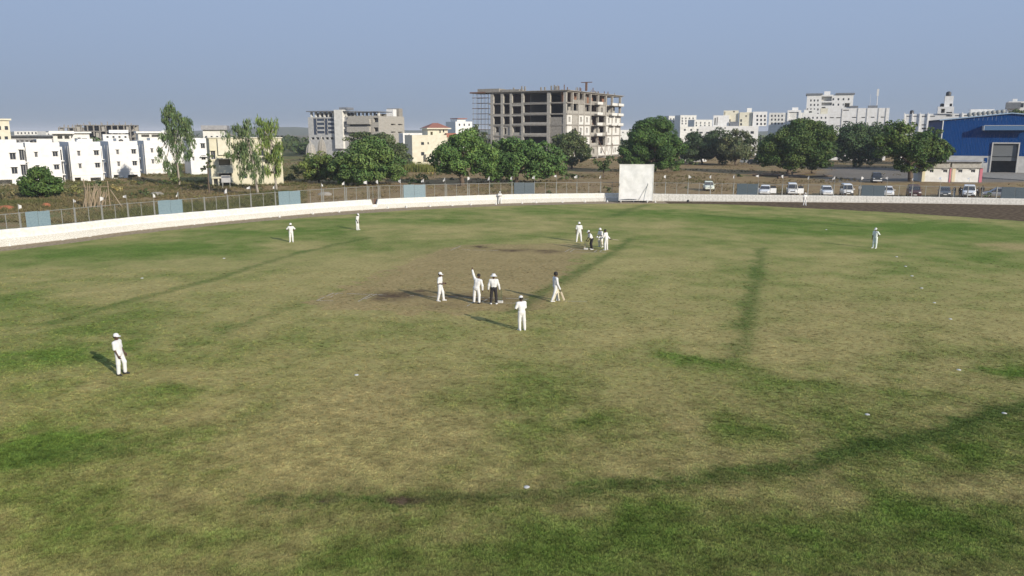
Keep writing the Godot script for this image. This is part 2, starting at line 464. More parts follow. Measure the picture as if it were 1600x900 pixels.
func make_field_image() -> void:
	paint_field()
	var n1 := noise(101, 0.0075, 4, 0.5).get_image(TW, TH).get_data()     # patches some ten metres across
	var n2 := noise(102, 0.028, 4, 0.55).get_image(TW, TH).get_data()     # patches of a metre or two
	var n3 := noise(103, 0.24, 3, 0.65).get_image(TW, TH).get_data()      # tufts
	var n5 := noise(105, 0.40, 2, 0.6).get_image(TW, TH).get_data()      # single dark tussocks
	var n4 := noise(104, 0.045, 5, 0.6).get_image(TW, TH).get_data()      # ragged edges
	var out := PackedByteArray()
	out.resize(TW * TH * 3)
	var lut := PackedByteArray()
	lut.resize(4096)
	for i in 4096: lut[i] = int(255.0 * Color(i / 4095.0 * 0.5, 0, 0).linear_to_srgb().r)
	for j in TH:
		for i in TW:
			var k := j * TW + i
			var a := n1[k] / 255.0 - 0.5
			var b := n2[k] / 255.0 - 0.5
			var t := n3[k] / 255.0 - 0.5
			var e := n4[k] / 255.0 - 0.5
			var wu := (i + e * 26.0) / TW
			var wv := (j + b * 26.0) / TH
			var g := 0.37 + a * 0.6 + b * 0.46 + sample(gmask, wu, wv) * 0.85
			var xu := (i + e * 9.0) / TW
			var xv := (j + b * 9.0) / TH
			var d := sample(dmask, xu, xv)
			if d > 0.04: d = clampf((d * (1.0 + a * 0.25) + t * 0.7 + e * 0.4 - 0.14) * 1.15, 0.0, 0.88)
			var s := sample(smask, xu, xv)
			if s > 0.04: s = clampf(s * (1.0 + e * 2.2 + t * 1.6), 0.0, 1.0)
			var tus := clampf((n5[k] / 255.0 - 0.62 + a * 0.25 + b * 0.2) * 6.0, 0.0, 1.0)
			g = clampf(g + t * 0.34, 0.0, 1.0)
			g = g * g * (3.0 - 2.0 * g)
			var w := clampf(sample(pmask, wu, wv) * (1.0 + e * 1.2 + t * 0.6), 0.0, 0.85)
			g *= 1.0 - 0.6 * w
			# dry straw, fresh green
			var r := lerpf(0.352, 0.122, g)
			var gg := lerpf(0.306, 0.190, g)
			var bb := lerpf(0.126, 0.038, g)
			r = lerpf(r, 0.315, w); gg = lerpf(gg, 0.242, w); bb = lerpf(bb, 0.118, w)
			d = clampf(d, 0, 1)
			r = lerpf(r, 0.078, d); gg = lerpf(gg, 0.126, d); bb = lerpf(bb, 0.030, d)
			s = clampf(s, 0, 1)
			r = lerpf(r, 0.110, s); gg = lerpf(gg, 0.079, s); bb = lerpf(bb, 0.050, s)
			var q := (1.0 + t * 0.5 + e * 0.22) * (1.0 - 0.28 * tus)
			out[k * 3] = lut[clampi(int(r * q * 8190.0), 0, 4095)]
			out[k * 3 + 1] = lut[clampi(int(gg * q * 8190.0), 0, 4095)]
			out[k * 3 + 2] = lut[clampi(int(bb * q * 8190.0), 0, 4095)]
	field_img = Image.create_from_data(TW, TH, false, Image.FORMAT_RGB8, out)

func flat2(pts: PackedVector3Array) -> PackedVector2Array:
	var o := PackedVector2Array()
	for p in pts: o.append(Vector2(p.x, p.z))
	return o

func flat_poly(pts: PackedVector3Array, y: float, uvfield := false) -> ArrayMesh:
	var p2 := PackedVector2Array()
	for p in pts: p2.append(Vector2(p.x, p.z))
	var idx := Geometry2D.triangulate_polygon(p2)
	var a := []
	a.resize(Mesh.ARRAY_MAX)
	var v := PackedVector3Array()
	var n := PackedVector3Array()
	var uv := PackedVector2Array()
	for t in range(0, idx.size(), 3):
		var tri := [pts[idx[t]], pts[idx[t + 1]], pts[idx[t + 2]]]
		if (tri[2] - tri[0]).cross(tri[1] - tri[0]).y < 0: tri = [tri[0], tri[2], tri[1]]
		for p in tri:
			v.append(Vector3(p.x, y, p.z)); n.append(Vector3.UP)
			uv.append(Vector2((p.x - FX0) / FW, (p.z - FZ0) / FH))
	a[Mesh.ARRAY_VERTEX] = v
	a[Mesh.ARRAY_NORMAL] = n
	if uvfield: a[Mesh.ARRAY_TEX_UV] = uv
	var am := ArrayMesh.new()
	am.add_surface_from_arrays(Mesh.PRIMITIVE_TRIANGLES, a)
	return am

func make_ground() -> void:
	# the land, out to the horizon: dry scrub
	var far_mat := mot(Color(0.17, 0.125, 0.075), Color(0.10, 0.115, 0.05), 160.0, 0.97, 31, 0.02, 6)
	var b := MB.new()
	b.quad(V(-6000, -0.05, 60), V(-6000, -0.05, -7000), V(6000, -0.05, -7000), V(6000, -0.05, 60))
	tag(pm(b, "ground", far_mat), "dry scrub land reaching to the horizon", "", "", "structure")
	# rough scrubland between the fence and the buildings, gently uneven
	var sc := make_scrub()
	tag(sc, "uneven dry scrubland beyond the fence", "", "", "structure")
	# dirt strip inside the wall, and the broad dark track at the right
	var wl := smooth_line(wall_px, 1.0)
	var tr := PackedVector3Array()
	for p in wl: tr.append(p + Vector3(0, 0, -1.2))
	var e0 := smooth_line(edge_px, 1.5)
	for i in e0.size(): tr.append(e0[e0.size() - 1 - i] + Vector3(0, 0, 2.5))
	var track_mat := mot(Color(0.085, 0.060, 0.038), Color(0.155, 0.115, 0.074), 5.0, 0.97, 33, 0.025, 6)
	var verge_mat := mot(Color(0.24, 0.185, 0.12), Color(0.36, 0.295, 0.205), 3.0, 0.97, 34, 0.03, 6)
	var cut := gp(1040, 316).x
	for side in 2:
		var part := Geometry2D.intersect_polygons(flat2(tr), PackedVector2Array([Vector2(-300, -300), Vector2(cut, -300), Vector2(cut, 0), Vector2(-300, 0)]) if side == 0 else PackedVector2Array([Vector2(cut, -300), Vector2(300, -300), Vector2(300, 0), Vector2(cut, 0)]))
		for pg in part:
			var p3 := PackedVector3Array()
			for p in pg: p3.append(Vector3(p.x, 0, p.y))
			tag(put(flat_poly(p3, 0.006), "earth_verge" if side == 0 else "track", verge_mat if side == 0 else track_mat), "pale dry earth verge along the whitewashed wall" if side == 0 else "dark brown earth track before the low wall", "", "", "structure")
	# the playing field
	var fieldn := Node3D.new()
	fieldn.name = "playing_field"
	add_child(fieldn)
	tag(fieldn, "patchy green and straw coloured cricket outfield", "", "", "structure")
	make_field_image()
	var edge := PackedVector3Array()
	var nz := noise(41, 0.35, 3)
	for p in smooth_line(edge_px, 0.5):
		edge.append(p + Vector3(0, 0, nz.get_noise_2d(p.x, p.z) * 0.5))
	edge.append(Vector3(83, 0, -9)); edge.append(Vector3(-62, 0, -9))
	var fm := StandardMaterial3D.new()
	fm.albedo_texture = ImageTexture.create_from_image(field_img)
	fm.roughness = 0.95
	fm.metallic_specular = 0.1
	put(flat_poly(edge, 0.012, true), "turf", fm, fieldn)
	# crease lines, chalked and half worn away
	for l in [[494.6, 469.8, 521.6, 457.5], [515, 464.5, 528.7, 457.5], [559.6, 471, 581.4, 459], [571, 467, 588, 459.4], [530, 458.2, 604, 461], [640, 462, 690, 463.4], [690, 463.4, 824, 467], [730, 473, 805, 473.7],
		[729.6, 478.5, 741, 471], [753, 471.5, 767, 464.4], [805, 473, 826, 466.8], [872, 470.6, 917, 470.6], [497, 469.5, 522, 470],
		[882.8, 393.4, 893.7, 387.6], [890.6, 393.4, 897.2, 389.3], [897, 389.6, 926, 390.3], [890, 393.6, 948, 394.4], [928.7, 393.4, 932.6, 390.7], [936.5, 393.8, 940.4, 391.3], [704, 391, 720.5, 384], [720, 390, 779, 391.5]]:
		var p := gp(l[0], l[1], 0.017)
		var q := gp(l[2], l[3], 0.017)
		var s := (q - p).normalized().cross(Vector3.UP) * 0.045
		var c := MB.new()
		var n := maxi(2, int(p.distance_to(q) / 0.25))
		for i in n:
			if rng.randf() < 0.10: continue
			var a0 := p.lerp(q, float(i) / n)
			var a1 := p.lerp(q, float(i + 1) / n)
			var w := s * rng.randf_range(0.7, 1.1)
			c.quad(a0 - w, a1 - w, a1 + w, a0 + w)
		if c.v.size(): pm(c, "crease_line", M.chalk, fieldn)
	make_grass(e0)

func make_scrub() -> MeshInstance3D:
	# a grid from just behind the wall to 330 m; fades to the flat land at its rim
	var wl := smooth_line(wall_px, 2.0)
	var nx := 300
	var nz := 190
	var hN := noise(51, 0.035, 4)
	var cN := noise(52, 0.03, 5, 0.6)
	var c2 := noise(53, 0.25, 3, 0.6)
	var v := PackedVector3Array()
	var nn := PackedVector3Array()
	var cc := PackedColorArray()
	var ix := PackedInt32Array()
	for j in nz:
		# depth runs from the wall outward along rays, so rows are densest near
		for i in nx:
			var px := -120.0 + i * (1840.0 / (nx - 1))
			var p0 := wall_ground(px)
			var t := pow(float(j) / (nz - 1), 1.6)
			var d := lerpf(-p0.z + 0.5, 345.0, t)
			var x := p0.x * d / -p0.z
			var y := scrub_h(x, -d, t, hN)
			v.append(Vector3(x, y, -d))
			var a := cN.get_noise_2d(x, -d) * 1.6 + c2.get_noise_2d(x, -d) * 0.7
			cc.append(scrub_colour(px, d, a, c2.get_noise_2d(x * 3.1, -d * 3.1)))
	for j in nz - 1:
		for i in nx - 1:
			var k := j * nx + i
			ix.append_array([k, k + nx, k + nx + 1, k, k + nx + 1, k + 1])
	nn.resize(v.size())
	for t in range(0, ix.size(), 3):
		var m := (v[ix[t + 2]] - v[ix[t]]).cross(v[ix[t + 1]] - v[ix[t]])
		for q in 3: nn[ix[t + q]] += m
	for i in nn.size(): nn[i] = nn[i].normalized()
	var a := []
	a.resize(Mesh.ARRAY_MAX)
	a[Mesh.ARRAY_VERTEX] = v; a[Mesh.ARRAY_NORMAL] = nn; a[Mesh.ARRAY_COLOR] = cc; a[Mesh.ARRAY_INDEX] = ix
	var am := ArrayMesh.new()
	am.add_surface_from_arrays(Mesh.PRIMITIVE_TRIANGLES, a)
	var m := mot(Color(0.62, 0.60, 0.58), Color(1.0, 1.0, 1.0), 2.6, 0.97, 54, 0.05, 5)
	m.vertex_color_use_as_albedo = true
	return put(am, "scrubland", m)
var wall_cache := PackedVector3Array()
func wall_ground(px: float) -> Vector3:
	var q := wall_px
	var i := 0
	while i < q.size() - 2 and q[i + 1][0] < px: i += 1
	var t: float = (px - q[i][0]) / float(q[i + 1][0] - q[i][0])
	return gp(px, lerpf(q[i][1], q[i + 1][1], t))
var hill_n: FastNoiseLite
func scrub_h(x: float, z: float, t: float, hN: FastNoiseLite) -> float:
	var w := clampf(t * 14.0, 0, 1) * clampf((1.0 - t) * 8.0, 0, 1)
	return 0.01 + w * (0.32 * (hN.get_noise_2d(x, z) + 0.5)) - (1.0 - clampf((1.0 - t) * 8.0, 0, 1)) * 0.05
func ground_h(x: float, z: float) -> float:      # height of the scrubland under a place
	if hill_n == null: hill_n = noise(51, 0.035, 4)
	var d := -z
	var px := 800.0 + F * x / (d * cos(PITCH) + CAMH * sin(PITCH))
	var p0 := wall_ground(px)
	var t := (d + p0.z - 0.5) / (345.0 + p0.z - 0.5)
	if t <= 0.0 or t >= 1.0: return 0.0
	return maxf(scrub_h(x, z, t, hill_n), 0.0)
func scrub_colour(px: float, d: float, a: float, f: float) -> Color:
	# worn reddish earth at the middle, grassy olive at the left, grey tarmac yard at the right
	var earth := Color(0.285, 0.192, 0.108)
	var straw := Color(0.35, 0.275, 0.145)
	var olive := Color(0.17, 0.18, 0.07)
	var g := a * 0.8
	if px < 230.0: g += 0.55 if d < 130.0 else 0.3
	elif px < 480.0: g += 0.36
	elif px < 640.0: g -= 0.05 + (0.35 if d < 150.0 else 0.0)
	elif px < 1060.0: g -= 0.3
	else: g -= 0.45
	var c := earth.lerp(straw, clampf(0.5 + f * 1.5, 0, 1)).lerp(olive, clampf(g * 1.3, 0, 1))
	if px > 1265.0 and d > 148.0 and d < 215.0:
		var w := clampf((px - 1265.0) / 35.0 + a * 0.6, 0, 1) * clampf((d - 148.0) / 5.0 + a * 0.4, 0, 1)
		c = c.lerp(Color(0.22, 0.21, 0.195), w * 0.85)
	return c

func make_grass(_edge: PackedVector3Array) -> void:
	# the near turf as real blades: tufts coloured from the turf under them
	var t := MB.new()
	t.use_col = true
	var r := RandomNumberGenerator.new()
	r.seed = 77
	for k in 7:
		var f := TAU * (k + r.randf() * 0.7) / 7
		var o := Vector3(cos(f), 0, sin(f)) * r.randf_range(0.004, 0.03)
		var lean := Vector3(cos(f + r.randf_range(-0.8, 0.8)), 0, sin(f + r.randf_range(-0.8, 0.8))) * r.randf_range(0.02, 0.05)
		var s := Vector3(-sin(f), 0, cos(f)) * 0.007
		var h := r.randf_range(0.013, 0.030)
		var tip := o + lean + Vector3(0, h, 0)
		t.col = Color(1, 1, 1) * r.randf_range(0.8, 1.15)
		if ((tip - (o - s)).cross(s)).y >= 0: t.tri(o - s, o + s, tip)
		else: t.tri(o + s, o - s, tip)
	var m := StandardMaterial3D.new()
	m.vertex_color_use_as_albedo = true
	m.roughness = 0.8
	m.metallic_specular = 0.15
	m.cull_mode = BaseMaterial3D.CULL_DISABLED
	var mesh := t.mesh(m)
	var n := 300000
	var buf := PackedFloat32Array()
	buf.resize(n * 16)
	var got := 0
	var lum := noise(78, 0.9, 2)
	while got < n:
		# even in the picture, so near turf is densest per square metre
		var py := 400.0 + 540.0 * pow(r.randf(), 0.62)
		var px := r.randf_range(-40, 1640)
		if py < 420.0 and px < 560.0: continue
		var p := gp(px, py)
		var i := int((p.x - FX0) / FW * TW)
		var j := int((p.z - FZ0) / FH * TH)
		if i < 0 or j < 0 or i >= TW or j >= TH: continue
		var c := field_img.get_pixel(i, j).srgb_to_linear()
		if c.r > c.g * 1.28 and r.randf() < 0.75: continue
		var s := r.randf_range(0.7, 1.5) * (0.85 + clampf(-p.z / 60.0, 0, 1.1))
		var tall := r.randf_range(0.7, 1.3) * s * clampf(0.75 + (c.g - c.r) * 6.0, 0.55, 1.3)
		var f := r.randf() * TAU
		var k := got * 16
		buf[k] = cos(f) * s; buf[k + 1] = 0; buf[k + 2] = sin(f) * s; buf[k + 3] = p.x
		buf[k + 4] = 0; buf[k + 5] = tall; buf[k + 6] = 0; buf[k + 7] = 0.012
		buf[k + 8] = -sin(f) * s; buf[k + 9] = 0; buf[k + 10] = cos(f) * s; buf[k + 11] = p.z
		var q := (r.randf_range(0.82, 1.25) if r.randf() < 0.83 else r.randf_range(0.35, 0.6)) * (1.09 + lum.get_noise_2d(p.x, p.z) * 0.4)
		buf[k + 12] = c.r * q * r.randf_range(0.92, 1.12); buf[k + 13] = c.g * q; buf[k + 14] = c.b * q; buf[k + 15] = 1
		got += 1
	var mm := MultiMesh.new()
	mm.transform_format = MultiMesh.TRANSFORM_3D
	mm.use_colors = true
	mm.mesh = mesh
	mm.instance_count = n
	mm.buffer = buf
	var o := MultiMeshInstance3D.new()
	o.multimesh = mm
	o.name = "grass"
	add_child(o)
	tag(o, "short patchy turf grass covering the outfield", "grass", "", "stuff")

# ---------- boundary wall, fence, flags, hoardings, markers, sight screen
var wall_pts := PackedVector3Array()
func wall_height(px: float) -> float:
	var q := [[-60, 1.46], [0, 1.46], [200, 1.36], [400, 1.29], [600, 1.26], [800, 1.24], [965, 1.14], [1080, 1.0], [1250, 0.97], [1440, 0.93], [1600, 0.86], [1700, 0.86]]
	var i := 0
	while i < q.size() - 2 and q[i + 1][0] < px: i += 1
	return lerpf(q[i][1], q[i + 1][1], clampf((px - q[i][0]) / (q[i + 1][0] - q[i][0]), 0, 1))
func px_of(p: Vector3) -> float:
	return 800.0 + F * p.x / (-p.z * cos(PITCH) + (CAMH - p.y) * sin(PITCH))

func make_wall() -> void:
	var left := thing("boundary_wall", "long curved whitewashed wall of rough stone with plastered upper band", "wall", wall_ground(500))
	var right := thing("boundary_wall", "low grey white concrete wall in front of the parked cars", "wall", wall_ground(1300))
	var rough := noise(61, 1.3, 4, 0.6)
	var fine := noise(62, 4.0, 3, 0.6)
	var pts := smooth_line(wall_px, 0.2)
	var per := 17                       # one panel is 3.4 m long
	var i := 0
	while i + 1 < pts.size():
		var j := mini(i + per, pts.size() - 1)
		var px := px_of(pts[(i + j) / 2])
		var is_left := px < 1000.0
		var gate := absf(px - 587.0) < 16.0
		var root := left if is_left else right
		var mb := MB.new()
		var rings := []
		for k in range(i, j + 1):
			var p := pts[k]
			var a := pts[maxi(k - 1, 0)]
			var b := pts[mini(k + 1, pts.size() - 1)]
			var t := (b - a).normalized()
			var n := Vector3(-t.z, 0, t.x)            # towards the pitch
			if n.z < 0: n = -n
			var gs := 0.004 if is_left else 0.012
			var gap := gs if k == j else (-gs if k == i else 0.0)
			var o := p - t * gap
			var h := wall_height(px_of(p)) + fine.get_noise_2d(p.x * 0.3, 7.0) * 0.02
			if gate and absf(px_of(p) - 587.0) < 4.3: h *= 0.48
			var r := PackedVector3Array()
			var amp := 0.06 if is_left else 0.015
			var rows := [0.0, 0.08, 0.16, 0.24, 0.33, 0.42, 0.47, 0.50, 0.7, 0.95, 1.0] if is_left else [0.0, 0.12, 0.3, 0.5, 0.75, 0.97, 1.0]
			for f in rows:
				var y: float = f * h
				var out := 0.0
				if is_left and f < 0.48: out = 0.07 + rough.get_noise_3d(p.x, y * 1.6, p.z) * amp + fine.get_noise_3d(p.x, y * 2.0, p.z) * 0.03
				else: out = rough.get_noise_3d(p.x * 0.5, y, p.z * 0.5) * amp * 0.25
				if f == rows[rows.size() - 1]: out -= 0.035
				r.append(o + n * out + Vector3(0, y - (0.1 if f == 0.0 else 0.0), 0) - root.position)
			r.append(o - n * 0.30 + Vector3(0, h, 0) - root.position)
			r.append(o - n * 0.34 + Vector3(0, h - 0.04, 0) - root.position)
			r.append(o - n * 0.34 + Vector3(0, -0.1, 0) - root.position)
			rings.append(r)
		if is_left:
			# rough stone foot, smooth plaster above
			var lo := []
			for r in rings:
				var pr := Vector3(0.008, 0, 0.012)
				lo.append(PackedVector3Array([r[0] + pr, r[1] + pr, r[2] + pr, r[3] + pr, r[4] + pr, r[5] + pr, r[6] + pr, r[6] - Vector3(0, 0.03, 0.12), r[0] - Vector3(0, 0, 0.12)]))
			var fb := MB.new()
			fb.loft(lo, true, true)
			pm(fb, "stone_foot", M.stonewash, root)
		mb.loft(rings, true, true)
		pm(mb, "wall_panel", M.limewash if is_left else M.wallgrey, root)
		i = j
	# brown board closing the notch in the wall, and fallen render lying at its foot
	var g := gp(587, 326.5)
	var nb := MB.new()
	nb.box(V(0, 0.85, -0.5), V(0.9, 0.75, 0.05))
	tag(pm(nb, "gate_board", M.rust, left, g - left.position), "brown board closing the notch in the wall")
	for k in 70:
		var px := rng.randf_range(0, 950)
		var p := wall_ground(px) + V(rng.randf_range(-0.2, 0.2), 0.02, rng.randf_range(0.15, 0.55))
		var s := MB.new()
		var sz := rng.randf_range(0.05, 0.16) * (1.0 if px < 480 else 0.7)
		s.lathe([[0.02, -0.4], [0.8, -0.1], [rng.randf_range(0.6, 0.95), 0.35], [0.25, 0.62]], Vector3.ZERO, Basis(V(0, 1, 0), rng.randf() * 6.0).scaled(V(sz, sz * 0.8, sz)), 6)
		var o := pm(s, "fallen_stone", M.limewash, null, p)
		tag(o, "lump of whitewashed rubble lying at the wall foot", "stone", "rubble at the wall foot")

const FLAGS := [[36, 322], [80, 318], [121, 314.5], [163, 311], [203, 308], [244, 305], [283, 303], [322, 300], [358, 298], [394, 294.5], [432, 293], [468, 291], [504, 289], [540, 287], [575, 286], [592, 285], [627, 284], [663, 283], [696, 281], [731, 280], [765, 279], [800, 279], [835, 278], [869, 277], [901, 277], [938, 277], [974, 277], [1006, 277], [1039, 277], [1074, 277], [1109, 277], [1145, 277], [1183, 277], [1221, 277], [1261, 278], [1301, 279], [1342, 279.5], [1383, 280], [1423, 281], [1466, 280.5], [1510, 280.5], [1555, 282], [1598, 283]]
const NOFLAG := [80, 322, 468, 974, 1006, 1555, 1598]
func fence_at(px: float, back := 0.6) -> Vector3:      # ground point of the fence line seen at that column
	var p := wall_ground(px)
	return p * (1.0 + back / -p.z) + V(0, 0, 0)

func make_fence() -> void:
	var halves := [thing("wire_fence", "grey wire mesh fence on posts behind the whitewashed wall", "fence", fence_at(500)), thing("wire_fence", "grey wire mesh fence behind the low wall by the cars", "fence", fence_at(1300))]
	var wire := MB.new()
	var posts := []
	for f in FLAGS: posts.append(fence_at(f[0]))
	posts.push_front(fence_at(-8)); posts.push_front(fence_at(-48))
	posts.append(fence_at(1645))
	for i in posts.size():
		var root: Node3D = halves[0] if px_of(posts[i]) < 1010.0 else halves[1]
		var h := fence_top(px_of(posts[i]))
		var mb := MB.new()
		mb.bx(-0.06, 0, -0.06, 0.06, h, 0.06)
		mb.bx(-0.075, h, -0.075, 0.075, h + 0.03, 0.075)
		if px_of(posts[i]) > 480 and px_of(posts[i]) < 760:      # doubled concrete posts
			mb.bx(0.16, 0, -0.05, 0.25, h - 0.05, 0.05)
		pm(mb, "post", M.galv, root, posts[i] - root.position)
		if i + 1 == posts.size(): continue
		var a: Vector3 = posts[i]
		var b: Vector3 = posts[i + 1]
		if a.distance_to(b) < 0.8: continue
		var ha := h
		var hb := fence_top(px_of(b))
		var mid := (a + b) / 2
		var st := MB.new()
		st.bx(-0.025, 0, -0.025, 0.025, (ha + hb) / 2, 0.025)
		pm(st, "stay", M.galv, root, mid - root.position)
		var rl := MB.new()
		rl.tube(a + V(0, ha - 0.05, 0) - root.position, b + V(0, hb - 0.05, 0) - root.position, 0.03, 0.03, 5)
		pm(rl, "top_rail", M.galv, root)
		# chain link: two sets of slanting wires
		var w := MB.new()
		var len_ := a.distance_to(b)
		var u := (b - a) / len_
		var y0 := 0.55
		var hh := minf(ha, hb) - 0.08 - y0
		var sp := 0.26
		var n := int((len_ + hh) / sp)
		for k in n:
			for s in 2:
				var x0: float = k * sp - (hh if s == 0 else 0.0)
				var x1: float = x0 + (hh if s == 0 else -hh)
				var ya := 0.0
				var yb := hh
				if x0 < 0.0: ya = -x0 if s == 0 else 0.0; x0 = 0.0
				if x1 > len_: yb = hh - (x1 - len_); x1 = len_
				if s == 1:
					if k * sp > len_: ya = k * sp - len_; x0 = len_
					x1 = k * sp - hh; yb = hh
					if x1 < 0.0: yb = hh + x1; x1 = 0.0
				if ya >= yb: continue
				var p := a + u * x0 + V(0, y0 + ya, 0) - root.position
				var q := a + u * x1 + V(0, y0 + yb, 0) - root.position
				var side := V(0, 0.0035, 0)
				w.quad(p - side, q - side, q + side, p + side)
		if w.v.size(): pm(w, "wire_mesh", M.galv, root)
func fence_top(px: float) -> float:
	var q := [[-60, 2.75], [100, 2.75], [300, 2.75], [600, 2.95], [965, 2.7], [1250, 2.45], [1600, 2.35], [1700, 2.35]]
	var i := 0
	while i < q.size() - 2 and q[i + 1][0] < px: i += 1
	return lerpf(q[i][1], q[i + 1][1], clampf((px - q[i][0]) / (q[i + 1][0] - q[i][0]), 0, 1))

func make_flags() -> void:
	for f in FLAGS:
		if f[0] in NOFLAG: continue
		var p := fence_at(f[0])
		var h := fence_top(f[0])
		var top := hy(f[0], f[1] - 4.0, -p.z)
		var dark: bool = f[0] > 1440
		var t := thing("flag", "small pale blue pennant on a thin stick above the right fence" if dark else "small white flag on a thin stick tied to a fence post", "flag", p + V(0, h - 0.5, 0), 0.0, "dark pennants on the fence" if dark else "small white flags along the fence")
		var hh := top - (h - 0.5)
		var s := MB.new()
		s.tube(V(0, 0, 0.07), V(0.02, hh, 0.07), 0.018, 0.014, 5)
		pm(s, "stick", M.steel, t)
		# cloth hangs and curls from the stick to the left, each a little differently
		var c := MB.new()
		var wdt := rng.randf_range(0.26, 0.46)
		var hgt := rng.randf_range(0.32, 0.52)
		var droop := rng.randf_range(0.15, 1.0)
		var dirx := -1.0 if f[0] > 60 else 1.0
		if rng.randf() < 0.15: dirx = -dirx
		var ph := rng.randf() * 6.0
		var rings := []
		for i in 6:
			var q := i / 5.0
			var r := PackedVector3Array()
			for jj in 2:
				var hj := hgt * (1.0 - 0.55 * q)
				r.append(V(dirx * wdt * q * cos(droop), hh - 0.02 - hj * jj - droop * wdt * q, 0.07 + 0.05 * sin(ph + q * 5.0)))
			rings.append(r)
		c.loft(rings, false, false)
		pm(c, "cloth", M.kitblue if dark else M.flagcloth, t)

func make_hoardings() -> void:
	# profiled sheets fixed to the fence, in pixels: left, right
	var spec := [[45, 83, "two pale blue grey sheets on the fence beside the leafy round tree"], [250, 288, "two blue grey sheets on the fence under the tall thin eucalyptus"], [437, 471, "plain blue sheet on the fence beside the white barked eucalyptus trunk"], [631, 665, "plain blue sheet on the fence in front of the tall green grass"], [803, 835, "grey blue sheet on the fence under the wide spreading tree"], [1150, 1183, "dark grey blue ribbed sheets on the fence next to the car with open doors"], [1344, 1381, "dark grey blue sheets on the fence hiding half a white car"], [1562, 1606, "dark grey blue sheets on the fence in front of the blue shed"]]
	for s in spec:
		var a := fence_at(s[0], 0.47)
		var b := fence_at(s[1], 0.47)
		var mid: float = (s[0] + s[1]) / 2.0
		var t := thing("sheet_hoarding", s[2], "hoarding", a, atan2(-(b - a).z, (b - a).x), "blue grey sheets on the fence")
		var w := a.distance_to(b)
		var h := fence_top(mid) + 0.02
		var y0 := 0.8
		for k in 2:
			var m := MB.new()
			var x0 := w * k / 2.0 + 0.012
			var x1 := w * (k + 1) / 2.0 - 0.012
			var n := 14
			var rings := []
			for i in n + 1:
				var x := lerpf(x0, x1, float(i) / n)
				var z := (0.018 if i % 2 else 0.0)
				rings.append(PackedVector3Array([V(x, h - 0.05 * k, z), V(x, y0, z), V(x, y0, z - 0.03), V(x, h - 0.05 * k, z - 0.03)]))
			m.loft(rings, true, true)
			pm(m, "sheet", M.sheet if mid < 700.0 else M.sheet_shaded, t)  # sheets further right take the copy painted as if turned from the sun
		var fr := MB.new()
		for y in [y0 + 0.3, h - 0.3]: fr.bx(0, y - 0.03, -0.12, w, y + 0.03, -0.04)
		pm(fr, "batten", M.galv, t)

func make_markers() -> void:
	# white discs on the grass
	for p in [[823, 762, 0.20], [557, 586.5, 0.14], [1355, 648.5, 0.19], [1498, 578.5, 0.17], [1569, 646.5, 0.10], [1485, 499, 0.15], [1460, 473.5, 0.14], [1440, 450.5, 0.13], [1425, 431.5, 0.12], [1415, 416.5, 0.12], [1401, 401.5, 0.11], [222, 435, 0.10], [1291, 359, 0.10], [350, 404, 0.10]]:
		var m := MB.new()
		var r: float = 0.085 if p[1] > 470 else 0.10
		m.lathe([[r, 0], [r * 1.02, 0.012], [r * 0.8, 0.026], [r * 0.45, 0.034], [r * 0.25, 0.035]], Vector3.ZERO, Basis(), 14)
		var big: bool = p[0] == 823 or p[0] == 1355
		tag(pm(m, "marker_disc", M.disc, null, gp(p[0], p[1]) + V(0, 0.012, 0)), "white marker disc lying on the worn dark arc of grass" if p[0] == 823 else "small white marker disc lying on the outfield grass", "marker", "white marker discs on the outfield")
	# little white cones along the boundary
	for p in [[15, 384.5], [134, 369.5], [437, 339.5], [489, 334.7], [530, 331.7], [606, 325.9], [635, 324.6], [672, 323.2], [707, 321.8], [736, 320.5], [775, 319.5], [816, 318], [838, 317.3], [879, 316.5], [914, 316], [949, 315.8], [990, 316], [1024, 316.3]]:
		var m := MB.new()
		m.lathe([[0.15, 0], [0.15, 0.03], [0.10, 0.04], [0.055, 0.27], [0.03, 0.28]], Vector3.ZERO, Basis(), 10)
		tag(pm(m, "boundary_cone", M.paint, null, gp(p[0], p[1]) + V(0, 0.006, 0)), "small white boundary cone standing on the earth by the wall", "cone", "white cones along the boundary")
	var k := MB.new()
	k.lathe([[0.16, 0], [0.2, 0.1], [0.16, 0.28], [0.07, 0.36]], Vector3.ZERO, Basis(), 9)
	tag(pm(k, "dark_bag", M.black, null, gp(1075, 316) + V(0, 0.006, 0)), "small black bag on the earth before the low wall", "bag")

